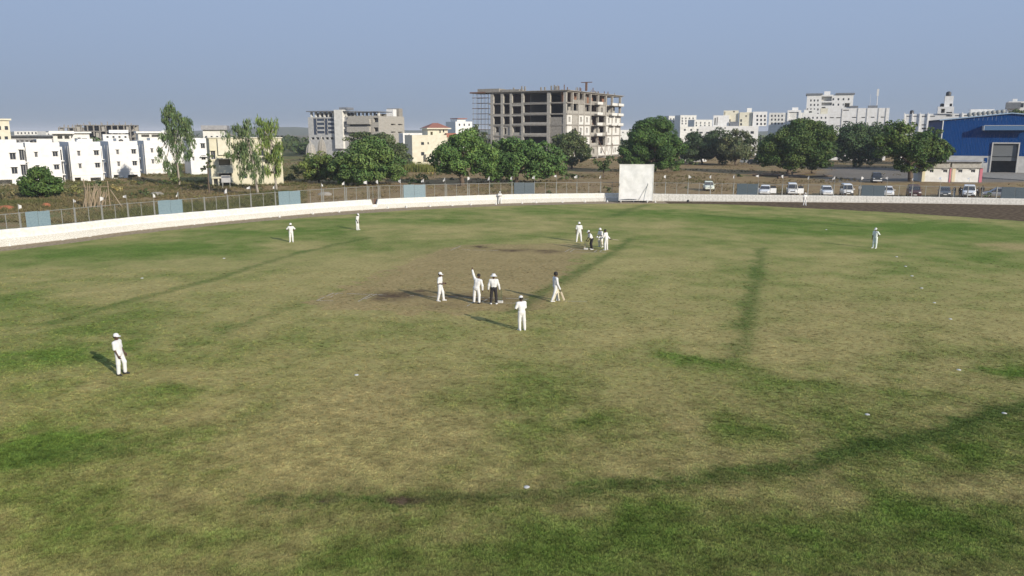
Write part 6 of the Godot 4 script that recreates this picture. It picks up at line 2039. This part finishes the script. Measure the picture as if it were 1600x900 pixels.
func make_concrete_tower() -> void:
	var a := -0.5
	var C := foot(885, 195, 265)
	var u := V(cos(a), 0, -sin(a))
	var W := -fp(C, a, 765.5, 195).x
	var o := C - u * W
	var D := fp(C, a + PI / 2, 970, 195).x
	var H := fp(C, a, 885, 141.5).y
	var st := 3.62
	var t := thing("unfinished_building", "big unfinished concrete frame building with scaffolding and open floors", "building", o, a)
	var X := func(px: float) -> float: return fp(o, a, px, 180).x
	var Z := func(px: float) -> float: return -fp(C, a + PI / 2, px, 180).x
	var ys := []
	for k in 7: ys.append(H - k * st)
	for k in 7:
		if ys[k] < 0.3: continue
		slab(t, "floor_slab", -0.3, ys[k] - 0.42, -D - 0.3, W + 0.3, ys[k], 0.3, M.concrete)
	slab(t, "roof_edge", -1.2, H + 0.001, -D - 0.9, W + 0.9, H + 0.22, 0.9, M.concrete)
	slab(t, "ground_slab", 0, 0.0, -D, W, 0.25, 0, M.concrete)
	# columns of the front
	for c in [[767, 771.5], [783, 787], [797, 800.5], [815, 818.5], [855, 860], [880.5, 885]]:
		slab(t, "column", X.call(c[0]), 0, -0.55, X.call(c[1]), H - 0.43, 0.32, M.concrete_light)
	# columns of the right face
	for c in [894, 903, 912, 922, 934, 946, 956, 968.5]:
		var z: float = Z.call(c)
		slab(t, "column", W - 0.5, 0, z - 0.3, W + 0.32, H - 0.43, z + 0.3, M.concrete_light)
	# columns and cross walls inside
	for i in 6:
		for j in 3:
			var x := W * (i + 0.35) / 6.0
			var z := -D * (j + 1) / 3.6
			slab(t, "inner_column", x, 0, z - 0.3, x + 0.55, H - 0.43, z + 0.3, M.concrete)
	slab(t, "core_wall", W * 0.01, 0, -D * 0.22, W * 0.42, H - 0.43, -D * 0.44, M.brickwork)
	slab(t, "core_wall", W * 0.62, 0, -D * 0.4, W * 0.95, H - 0.43, -D * 0.39, M.concrete_light)
	slab(t, "core_wall", W * 0.44, 0, -D * 0.62, W * 0.80, H - 4.0 * st, -D * 0.61, M.concrete_light)
	slab(t, "core_wall", W * 0.45, 0, -D * 0.9, W * 0.46, H - 0.43, -D * 0.1, M.concrete_light)
	slab(t, "core_wall", W * 0.80, 0, -D * 0.95, W * 0.81, H - 0.43, -D * 0.2, M.brickwork)
	slab(t, "end_wall", 0.0, 0, -D + 0.5, 0.25, H - 0.43, -2.5, M.concrete_light)
	# spandrels and infill of the front
	for s in [[798, 816, 162.5, 165.5], [771.5, 783, 178.5, 181.5], [787, 797, 178.5, 181.5], [800.5, 815, 177.5, 181.5], [818.5, 855, 160, 163.2], [818.5, 855, 176.0, 180.0], [818.5, 855, 191, 196.5], [818.5, 855, 208, 213], [771.5, 783, 194, 197], [787, 797, 194, 197], [800.5, 815, 193, 197]]:
		slab(t, "spandrel", X.call(s[0]) + 0.01, fp(o, a, 830, s[3]).y, 0.02, X.call(s[1]) - 0.01, fp(o, a, 830, s[2]).y, 0.30, M.concrete_light)
	# window walls low at the left
	for w in [[771.5, 783, [[774, 198.5, 779.5, 207]]], [787, 797, [[787.6, 198.5, 791, 211]]], [800.5, 815, [[799 + 1.7, 197.6, 812, 207]]]]:
		var x0: float = X.call(w[0]) + 0.01
		var x1: float = X.call(w[1]) - 0.01
		var y0: float = ys[4] + 0.01
		var hs := []
		for h in pxholes(o, a, w[2]): hs.append([clampf(h[0] - x0, 0.15, 9), clampf(h[1] - y0, 0.4, 9), h[2], minf(h[3], 2.0), 1])
		var m := MB.new()
		facade(m, V(x0, y0, 0.0), V(1, 0, 0), V(0, 0, 1), x1 - x0, st - 0.45, hs, 0.25)
		pm(m, "infill_wall", M.concrete_light, t)
		slab(t, "infill_wall", x0, 0.26, -0.2, x1, ys[4] - 0.43, -0.02, M.concrete_light)
	for k in [[2, 0.75], [3, 1.0], [4, 1.0], [5, 1.0]]:
		var y0: float = ys[k[0] + 1] + 0.01 if k[0] < 6 else 0.0
		slab(t, "infill_wall", X.call(860.2), maxf(y0, 0.26), -0.1, X.call(880.2), y0 + (st - 0.44) * k[1], 0.12, M.concrete)
	# right face: plastered walls with tall windows on the lower floors, brick and open bays above
	var zc := [885, 894, 903, 912, 922, 934, 946, 956, 968.5]
	for k in range(0, 7):
		var y1: float = ys[k] - 0.43
		var y0: float = maxf(ys[k] - st + 0.01, 0.26)
		if y1 - y0 < 1.0: continue
		for i in 8:
			var za: float = Z.call(zc[i]) - 0.31
			var zb: float = Z.call(zc[i + 1]) + 0.31
			var len_ := za - zb
			if len_ < 0.4: continue
			var solid := k >= 2
			if k >= 2 and (i == 4 or i == 5) and k < 5: solid = false
			if k == 1 and i in [2, 5]: solid = true
			if not solid:
				if (i + k) % 3 != 0: slab(t, "parapet", W + 0.02, y0, zb + 0.02, W + 0.2, y0 + 0.9, za - 0.02, M.concrete_light if k > 0 else M.concrete)
				if (i + k) % 2 == 0: slab(t, "inner_wall", W - 2.2, y0, zb, W - 2.0, y1, za, M.brickwork if k == 0 else M.concrete_light)
				continue
			var m := MB.new()
			var ww := minf(len_ * 0.42, 1.6)
			var hs := [[(len_ - ww) / 2, 0.75, ww, 1.75, 1]] if (i + k) % 4 != 3 else []
			facade(m, V(W + 0.1, y0, za), V(0, 0, -1), V(1, 0, 0), len_, y1 - y0, hs, 0.35)
			pm(m, "plaster_wall", M.offwhite if k >= 2 and i in [0, 2, 3, 5, 6, 7] else M.concrete_light, t)
	# balconies hung on the right face
	for k in [1, 2, 3, 4]:
		for z in [[927, 935], [950, 958], [960, 968]]:
			if k == 4 and z[0] > 940: continue
			slab(t, "balcony", W + 0.33, ys[k] - 0.3, Z.call(z[1]), W + 1.7, ys[k] - 0.12, Z.call(z[0]), M.concrete_light)
			slab(t, "balcony_parapet", W + 1.55, ys[k] - 0.119, Z.call(z[1]), W + 1.7, ys[k] + 0.75, Z.call(z[0]), M.offwhite)
	# hanging sheet and props
	for p in [[934, 240, 928, 208], [948, 238, 955, 224], [938, 236, 946, 206]]:
		var m := MB.new()
		var q0 := fp(C, a + PI / 2, p[0], p[1])
		var q1 := fp(C, a + PI / 2, p[2], p[3])
		m.tube(V(W + 2.6, maxf(q0.y, 0.0), -q0.x), V(W + 0.5, q1.y, -q1.x), 0.12, 0.12, 5)
		pm(m, "prop", M.rust, t)
	# scaffold off the left end
	var xl: float = fp(o, a, 740, 180).x
	for k in 5:
		for z in [0.2, -3.0]:
			var m := MB.new()
			m.tube(V(lerpf(xl, -0.8, k / 4.0), 0, z), V(lerpf(xl, -0.8, k / 4.0), H + 0.1, z), 0.07, 0.07, 5)
			pm(m, "scaffold_pole", M.steel, t)
	for k in 12:
		var y := H - 1.7 - k * 1.8
		if y < 0.5: continue
		for z in [0.3, -3.1]:
			var m := MB.new()
			m.tube(V(xl - 0.3, y, z), V(-0.4, y, z), 0.07 if k % 2 else 0.11, 0.07, 5)
			pm(m, "scaffold_rail", M.rust, t)
	slab(t, "roof_deck", xl - 1.0, H - 0.2, -7, -1.3, H + 0.25, 0.9, M.rust)
	slab(t, "formwork_heap", xl + 1.5, H + 0.26, -5, 3.5, H + 1.3, -0.3, M.concrete)
	slab(t, "formwork_heap", 4.0, H + 0.23, -6, 11.0, H + 0.95, -1.0, M.concrete)
	# starter columns and rods on the roof
	var r := RandomNumberGenerator.new()
	r.seed = 5
	for s in [[797.5, 6.5], [810, 8.5], [815, 8], [840, 6], [846, 6], [856, 8], [861, 9], [864, 7], [772, 5]]:
		slab(t, "column_stub", X.call(s[0]), H + 0.23, -2.2, X.call(s[0]) + 0.45, H + 0.23 + s[1] * 0.2, -1.8, M.concrete)
	for i in 26:
		var z := -D * (i + 0.5) / 26.0
		var x := W - 1.0 - r.randf() * 5.0
		var h := r.randf_range(0.6, 1.9)
		slab(t, "starter_bars", x, H + 0.23, z - 0.12, x + 0.24, H + 0.23 + h, z + 0.12, M.rust if i % 3 else M.concrete)
	var hp := at(916, 141, 272) - C
	var hx := hp.dot(u) + W
	var hz := hp.dot(V(sin(a), 0, cos(a)))
	slab(t, "hoist_mast", hx - 0.3, H + 0.22, hz - 0.3, hx + 0.3, H + 2.9, hz + 0.3, M.rust)
	slab(t, "hoist_arm", hx - 1.9, H + 2.9, hz - 0.15, hx + 2.1, H + 3.15, hz + 0.15, M.rust)

func make_right_buildings() -> void:
	var b: Dictionary
	# stepped white and cream flats
	b = bld("white_flats", "white flats with stepped cream upper floors beyond the little white hut", 1091, 1184, 197, 330, -0.25, 14, M.white, [[1093, 206, 1098, 208.5], [1103, 206, 1109, 208.5], [1126, 199, 1128.5, 201], [1132, 199, 1134, 201], [1161, 205, 1166, 209], [1172.5, 205, 1178, 209], [1172.5, 218, 1177.5, 222], [1148, 205, 1153, 209]], {})
	wing(b, 1114, 180, 1140, 197, -3, 8, M.white, [[1116, 184, 1118.5, 195.5, 1], [1119.5, 183, 1121.5, 195.5, 1]], "upper_floors")
	wing(b, 1130, 172, 1155, 197, -6, 7, M.paleyellow, [[1146, 172.9, 1148.5, 175], [1139, 186, 1142, 190], [1132, 174, 1133.5, 179, 1]], "upper_floors")
	wing(b, 1155.2, 175, 1176, 197, -5, 8, M.paleyellow, [[1157, 186, 1160, 190], [1157, 192, 1160, 196], [1165, 180, 1168, 182]], "upper_floors")
	wing(b, 1176.2, 174, 1200, 197, -4, 9, M.white, grid(1184, 1196, 3, 181, 193.5, 3, 3.0, 3.6), "upper_floors")
	wing(b, 1168, 168, 1176, 174.8, -7, 5, M.white, [], "stair_head")
	wing(b, 1140, 190, 1154, 197, -2.2, 3, M.greydark, [], "terrace")
	# middle distance white flats
	b = bld("white_flats", "white flats with curved dark balcony behind the huge broad tree", 1200, 1256, 176, 380, -0.31, 14, M.offwhite, grid(1206, 1222, 4, 181, 193, 3, 2.6, 3.2), {})
	wing(b, 1229, 172, 1252, 197, 0.5, 5, M.white, [[1232, 175, 1248, 186, 1], [1232, 188, 1240, 190]], "balcony_tower")
	wing(b, 1238, 167.5, 1248, 171.8, -4, 5, M.white, [], "stair_head")
	b = bld("apartment_tower", "tallest white apartment tower with recessed dark balconies", 1258, 1330, 148, 430, -0.35, 16, M.white, grid(1261.5, 1278, 4, 157, 178, 4, 2.4, 3.2) + grid(1302, 1326, 4, 155, 172, 3, 2.8, 3.4) + [[1283.5, 150.5, 1300, 158, 1], [1283.5, 160, 1300, 165, 1], [1283.5, 167, 1290, 172, 1]], {"dep": 0.8})
	wing(b, 1288, 142, 1298, 148, -4, 6, M.white, [], "stair_head")
	slab(b.root, "roof_slab", -0.6, b.H, -17, b.W * 0.34, b.H + 0.8, 0.6, M.greydark)
	slab(b.root, "roof_slab", b.W * 0.62, b.H, -17, b.W + 0.6, b.H + 0.8, 0.6, M.greydark)
	b = bld("white_flats", "low white flats with roof terrace in front of the apartment tower", 1252, 1296, 178, 360, -0.34, 12, M.white, grid(1257, 1290, 6, 184, 191, 2, 2.6, 3.0), {})
	wing(b, 1256, 171, 1275, 178, -3, 6, M.offwhite, [[1264, 173.5, 1269, 176, 1]], "roof_room")
	wing(b, 1282, 169, 1294, 178, -2, 5, M.paleyellow, [], "roof_room")
	# long plain white block with mast
	b = bld("factory_block", "long plain white factory block with slit windows and roof mast", 1294, 1387, 169, 270, -0.38, 16, M.white, [[1296.5, 183.2, 1303, 184.6, 1], [1306.5, 183.2, 1313.5, 184.6, 1], [1317.5, 171.5, 1326.5, 173, 1], [1317.5, 189, 1326, 190.6, 1], [1331, 182.8, 1338, 184.2, 1], [1346, 182.8, 1352, 184.2, 1], [1360.5, 182.5, 1366.5, 184, 1], [1376, 182.3, 1382, 183.8, 1], [1306, 196, 1313, 197.5, 1], [1297, 196, 1303, 197.5, 1]], {})
	for px in [1314.5, 1339, 1353.5, 1371.5, 1383]: slab(b.root, "rib", fp(b.o, b.a, px, 190).x - 0.12, 0, 0.002, fp(b.o, b.a, px, 190).x + 0.12, b.H - 0.05, 0.12, M.greywall)
	wing(b, 1318, 160, 1330, 168.8, -2, 4, M.offwhite, [[1319.5, 160.8, 1328, 167.5, 1]], "roof_room")
	slab(b.root, "roof_slab", fp(b.o, b.a, 1329, 167).x, b.H, -6, fp(b.o, b.a, 1341, 167).x, b.H + 0.8, -1, M.greydark)
	slab(b.root, "cooling_unit", fp(b.o, b.a, 1357, 167).x, b.H, -5, fp(b.o, b.a, 1372, 167).x, b.H + 0.9, -3, M.greydark)
	for mst in [[1370.5, 138, 0.16], [1359.5, 146, 0.05]]:
		var m := MB.new()
		var p := fp(b.o, b.a, mst[0], 168)
		m.tube(V(p.x, b.H - 0.4, -3.5), V(p.x, fp(b.o, b.a, mst[0], mst[1]).y, -3.5), mst[2], mst[2] * 0.5, 6)
		if mst[2] > 0.1: m.bx(p.x - 0.3, b.H + 4.0, -3.8, p.x + 0.3, b.H + 6.2, -3.2)
		pm(m, "mast", M.paint, b.root)
	# white works behind the blue shed
	b = bld("factory_block", "white works building with dark slit windows and tank tower behind the blue shed", 1411, 1556, 177.5, 232, -0.45, 14, M.white, [[1416, 181, 1423, 182.4, 1], [1427, 181, 1434, 182.4, 1], [1440, 181, 1447.5, 182.4, 1], [1453, 181, 1461, 182.4, 1], [1416, 194.8, 1423, 196.2, 1], [1427, 194.5, 1434, 196, 1], [1440, 194.3, 1447, 195.8, 1], [1478, 180, 1488, 182, 1], [1492, 180, 1500, 181.5, 1], [1506, 180, 1513, 181.5, 1], [1440, 199.5, 1452, 202, 1]], {})
	for px in [1412.5, 1424.8, 1436.5, 1449, 1502.5, 1517]: slab(b.root, "rib", fp(b.o, b.a, px, 190).x - 0.14, 0, 0.002, fp(b.o, b.a, px, 190).x + 0.14, b.H + 0.3, 0.3, M.white)
	wing(b, 1464.5, 166.5, 1491, 178, 0.4, 7, M.white, [[1470, 170, 1476.5, 176.5, 1], [1478.5, 175, 1488, 176.8, 1]], "tower_base")
	wing(b, 1475.5, 149.5, 1491, 167, -1.5, 5, M.white, [[1484, 161.5, 1488.5, 166, 1]], "stair_tower")
	tank(b, 1483, 142, 149.5, -3.5, M.tank)
	tank(b, 1472.5, 161, 166.5, -3, M.tank)
	tank(b, 1425, 171.5, 177.5, -5, M.tank)
	wing(b, 1518, 170, 1556, 178, -3, 8, M.white, [], "upper_storey")
	b = bld("green_white_block", "white and green block with roof railing at the far right", 1571, 1640, 158, 300, -0.5, 14, M.white, [[1594, 161, 1600, 168]], {})
	wing(b, 1571, 160, 1595, 170, 1.0, 3, M.greydark, [], "railed_terrace")
	wing(b, 1583, 154, 1591, 158, -3, 4, M.white, [], "roof_room")
	# hazy far blocks over the trees
	for s in [[1044, 1066, 181, 620, "far hazy flats left of the stepped white flats"], [1062, 1087, 180, 600, "far hazy tower flats beside the round tree"], [1084, 1112, 187, 560, "far hazy flats beside the stepped white flats"]]:
		bld("hazy_block", s[4], s[0], s[1], s[2], s[3], 0.1, 14, M.offwhite, grid(s[0] + 4, s[1] - 4, 4, s[2] + 5, s[2] + 13, 3, 2, 2.6), {})
	bld("hazy_block", "grey hall roof between the round tree and the white hut", 1062, 1094, 198, 400, 0.1, 12, M.offwhite, grid(1070, 1090, 3, 203, 203, 1, 3, 3), {})
	bld("hazy_block", "far pale flats right of the unfinished concrete building", 955, 985, 203, 520, 0.1, 12, M.offwhite, grid(960, 980, 4, 207, 207, 1, 2, 2), {})
	# little hut
	b = bld("white_hut", "little low white hut with dark doorway on the open ground", 1067, 1104.5, 239, 255, -0.05, 5, M.greywall, [[1099, 247.5, 1102, 251.5, 1]], {"parapet": 0.1})
	wing(b, 1096.5, 239.8, 1104, 252.5, 0.35, 1.0, M.white, [[1099.5, 248, 1101.5, 251.5, 1]], "porch")
	slab(b.root, "roof_slab", -0.3, b.H, -5.4, b.W + 0.4, b.H + 0.2, 0.9, M.rust)

func make_shed() -> void:
	var a := -0.35
	var o := foot(1467.5, 235, 188)
	var t := thing("blue_shed", "big blue metal shed with half open roller door and white lower walls", "building", o, a)
	var W := 2.0 * fp(o, a, 1578, 200).x
	var D := 22.0
	var he := fp(o, a, 1468, 186.8).y
	var hr := fp(o, a, 1578, 176.8).y
	var band := fp(o, a, 1520, 243.5).y
	var dx0 := fp(o, a, 1549, 250).x
	var dx1 := fp(o, a, 1588.5, 250).x
	var dh := fp(o, a, 1568, 224).y
	var top := func(x: float) -> float: return lerpf(he, hr, 1.0 - absf(x - W / 2) / (W / 2))
	# cladding panels, each a shallow tray
	var xs := [dx0, dx1]
	for i in 31:
		var x := W * i / 30.0
		if absf(x - dx0) > 0.3 and absf(x - dx1) > 0.3: xs.append(x)
	xs.sort()
	for i in xs.size() - 1:
		var x0: float = xs[i] + 0.01
		var x1: float = xs[i + 1] - 0.01
		var y0 := dh if x0 > dx0 - 0.05 and x1 < dx1 + 0.05 else band
		var m := MB.new()
		for q in 3:
			var xa := lerpf(x0, x1, q / 3.0)
			var xb := lerpf(x0, x1, (q + 1) / 3.0)
			var xc := lerpf(xa, xb, 0.2)
			var xd := lerpf(xa, xb, 0.4)
			for e in [[xa, xc, 0.0, 0.03], [xc, xd, 0.03, 0.0], [xd, xb, 0.0, 0.0]]:
				m.quad(V(e[0], y0, e[2]), V(e[0], top.call(e[0]), e[2]), V(e[1], top.call(e[1]), e[3]), V(e[1], y0, e[3]))
		pm(m, "cladding_panel", M.blue, t)
	# sides, roof, frame
	var sd := MB.new()
	facade(sd, V(-0.02, band, -D), V(0, 0, 1), V(-1, 0, 0), D, he - band, [], 0.1)
	facade(sd, V(W + 0.02, band, 0), V(0, 0, -1), V(1, 0, 0), D, he - band, [], 0.1)
	facade(sd, V(W, band, -D), V(-1, 0, 0), V(0, 0, -1), W, he - band, [], 0.1)
	pm(sd, "side_cladding", M.blue, t)
	var rf := MB.new()
	var sl := V(-0.6, he - 0.05, 0.5)
	for s in [[sl, V(-0.6, he - 0.05, -D - 0.3), V(W / 2, hr + 0.12, -D - 0.3), V(W / 2, hr + 0.12, 0.5)], [V(W / 2, hr + 0.12, 0.5), V(W / 2, hr + 0.12, -D - 0.3), V(W + 0.6, he - 0.05, -D - 0.3), V(W + 0.6, he - 0.05, 0.5)]]:
		rf.quad(s[0], s[1], s[2], s[3])
		rf.quad(s[0] - V(0, 0.2, 0), s[0], s[3], s[3] - V(0, 0.2, 0))
		rf.quad(s[3] - V(0, 0.2, 0), s[2] - V(0, 0.2, 0), s[1] - V(0, 0.2, 0), s[0] - V(0, 0.2, 0))
	pm(rf, "roof", plain(Color(0.28, 0.38, 0.50), 0.5), t)
	# white lower wall with the door opening
	var lw := MB.new()
	facade(lw, V(0, 0, 0.06), V(1, 0, 0), V(0, 0, 1), W, band, [[dx0, 0, dx1 - dx0, band]], 0.4)
	facade(lw, V(-0.03, 0, -D), V(0, 0, 1), V(-1, 0, 0), D, band, [], 0.1)
	facade(lw, V(W + 0.03, 0, 0), V(0, 0, -1), V(1, 0, 0), D, band, [], 0.1)
	pm(lw, "lower_wall", M.greywall, t)
	var sh := fp(o, a, 1568, 251.5).y
	var k := 16
	for i in k:
		slab(t, "shutter_slat", dx0 + 0.1, sh + (dh - sh) * i / k + 0.01, -0.35, dx1 - 0.1, sh + (dh - sh) * (i + 1) / k - 0.01, -0.25, M.shutter)
	for x in [dx0 - 0.25, dx1]: slab(t, "door_post", x, 0, 0.05, x + 0.25, dh + 0.2, 0.3, M.frame)
	slab(t, "door_head", dx0, dh - 0.05, 0.04, dx1, dh + 0.2, 0.3, M.frame)
	slab(t, "floor", 0.5, 0.02, -D + 0.5, W - 0.5, 0.1, -0.02, M.concrete)
	slab(t, "inner_wall", dx0 - 6, 0.1, -9.2, dx1 + 8, dh + 2, -9.0, M.greywall)
	# canopy over the door
	var cx0 := fp(o, a, 1535, 200).x
	var cy := fp(o, a, 1540, 203.5).y
	var ct := fp(o, a, 1540, 196.5).y
	slab(t, "canopy_fascia", cx0, cy, 2.0, W - cx0, ct, 2.15, plain(Color(0.055, 0.13, 0.26), 0.5))
	slab(t, "canopy_deck", cx0, ct - 0.2, 0.04, W - cx0, ct - 0.06, 1.99, M.frame)
	slab(t, "canopy_trim", cx0 - 0.06, ct + 0.002, 1.95, W - cx0, ct + 0.1, 2.2, M.frame)
	slab(t, "canopy_end", cx0 - 0.08, cy - 0.05, 0.05, cx0 - 0.004, ct + 0.001, 2.2, M.paint)
	# downpipe on the corner, sign board
	var dp := MB.new()
	dp.tube(V(0.15, 0.5, 0.2), V(0.15, he, 0.2), 0.13, 0.13, 8)
	pm(dp, "downpipe", M.paint, t)
	var sg := fp(o, a, 1537.5, 254)
	var sg2 := fp(o, a, 1543, 246.5)
	tag(slab(t, "sign_board", sg.x, sg.y, 0.1, sg2.x, sg2.y, 0.16, M.blue), "small blue board beside the roller door")
	# turning ventilators on the roof
	for i in 8:
		var x := lerpf(fp(o, a, 1524, 178).x, fp(o, a, 1578, 176).x, i / 7.0)
		var v := MB.new()
		v.lathe([[0.28, -0.4], [0.3, 0.2], [0.52, 0.4], [0.55, 0.7], [0.3, 0.95], [0.02, 1.0]], V(x, top.call(x) + 0.05, -7.0), Basis(), 10)
		pm(v, "roof_ventilator", M.galv, t)
	# paved apron before the door
	var ap := MB.new()
	var q := [gp(1530, 272.5), gp(1640, 271.5), gp(1640, 287), gp(1536, 280)]
	ap.quad(q[0] + V(0, 0.45, 0), q[1] + V(0, 0.45, 0), q[2] + V(0, 0.40, 0), q[3] + V(0, 0.40, 0))
	ap.quad(q[3] + V(0, 0.40, 0), q[2] + V(0, 0.40, 0), q[2] - V(0, 0.1, 0), q[3] - V(0, 0.1, 0))
	ap.quad(q[0] + V(0, 0.45, 0), q[3] + V(0, 0.40, 0), q[3] - V(0, 0.1, 0), q[0] - V(0, 0.1, 0))
	tag(pm(ap, "pavement", M.concrete), "grey concrete apron before the roller door", "", "", "structure")
	# pale toilet block in two halves
	a = -0.12
	for s in [[1441, 1486, "pale block with cream stripe and two small dark windows under the tree"], [1488, 1535, "pale block with pink end wall and two small dark windows before the blue shed"]]:
		var oo := foot(s[0], 268, 152)
		var tt := thing("toilet_block", s[2], "building", oo, a)
		var w := fp(oo, a, s[1], 268).x
		var h := fp(oo, a, s[0] + 5, 253).y
		var hh := fp(oo, a, s[0] + 5, 262).y
		var wins := pxholes(oo, a, [[1452.5, 265, 1459, 269.5], [1473.5, 265, 1480.5, 269.5]] if s[0] < 1450 else [[1497, 265, 1504, 269.5], [1517, 265, 1524, 269.5]])
		var bd := w * 0.10
		block(tt, 0, 0, 0, w, hh, 4.0, M.offwhite, wins, [], [], {"near": true, "dep": 0.15, "parapet": 0.05})
		slab(tt, "upper_wall", 0.05, hh + 0.001, -4.2, w - 0.05, h, -0.5, M.concrete_light)
		slab(tt, "ledge", -0.1, hh - 0.06, 0.003, w + 0.1, hh + 0.08, 0.35, M.concrete_light)
		slab(tt, "roof_sheet", -0.4, h + 0.001, -4.7, w + 0.3, h + 0.12, 0.1, M.roofgrey)
		var stripe_m := plain(Color(0.60, 0.54, 0.36), 0.85) if s[0] < 1450 else plain(Color(0.60, 0.52, 0.36), 0.85)
		tag(slab(tt, "painted_pier", 0.0, 0, 0.003, bd, hh - 0.07, 0.12, stripe_m), "yellowish painted pier")
		if s[0] > 1450: tag(slab(tt, "painted_pier", w - bd * 0.9, 0, 0.003, w + 0.02, hh - 0.07, 0.12, plain(Color(0.48, 0.15, 0.19), 0.85)), "pink painted pier")
		else: tag(slab(tt, "painted_pier", w - bd * 0.5, 0, 0.003, w + 0.02, hh - 0.07, 0.12, plain(Color(0.50, 0.18, 0.20), 0.85)), "dull pink painted pier")

func _ready() -> void:
	rng.seed = 20240
	make_view()
	make_materials()
	make_ground()
	make_row_houses()
	make_cream_house()
	make_office()
	make_concrete_tower()
	make_right_buildings()
	make_shed()
	make_wall()
	make_fence()
	make_sightscreen()
	make_trees()
	make_scrub_things()
	make_cars()
	make_people()
	make_flags()
	make_hoardings()
	make_markers()
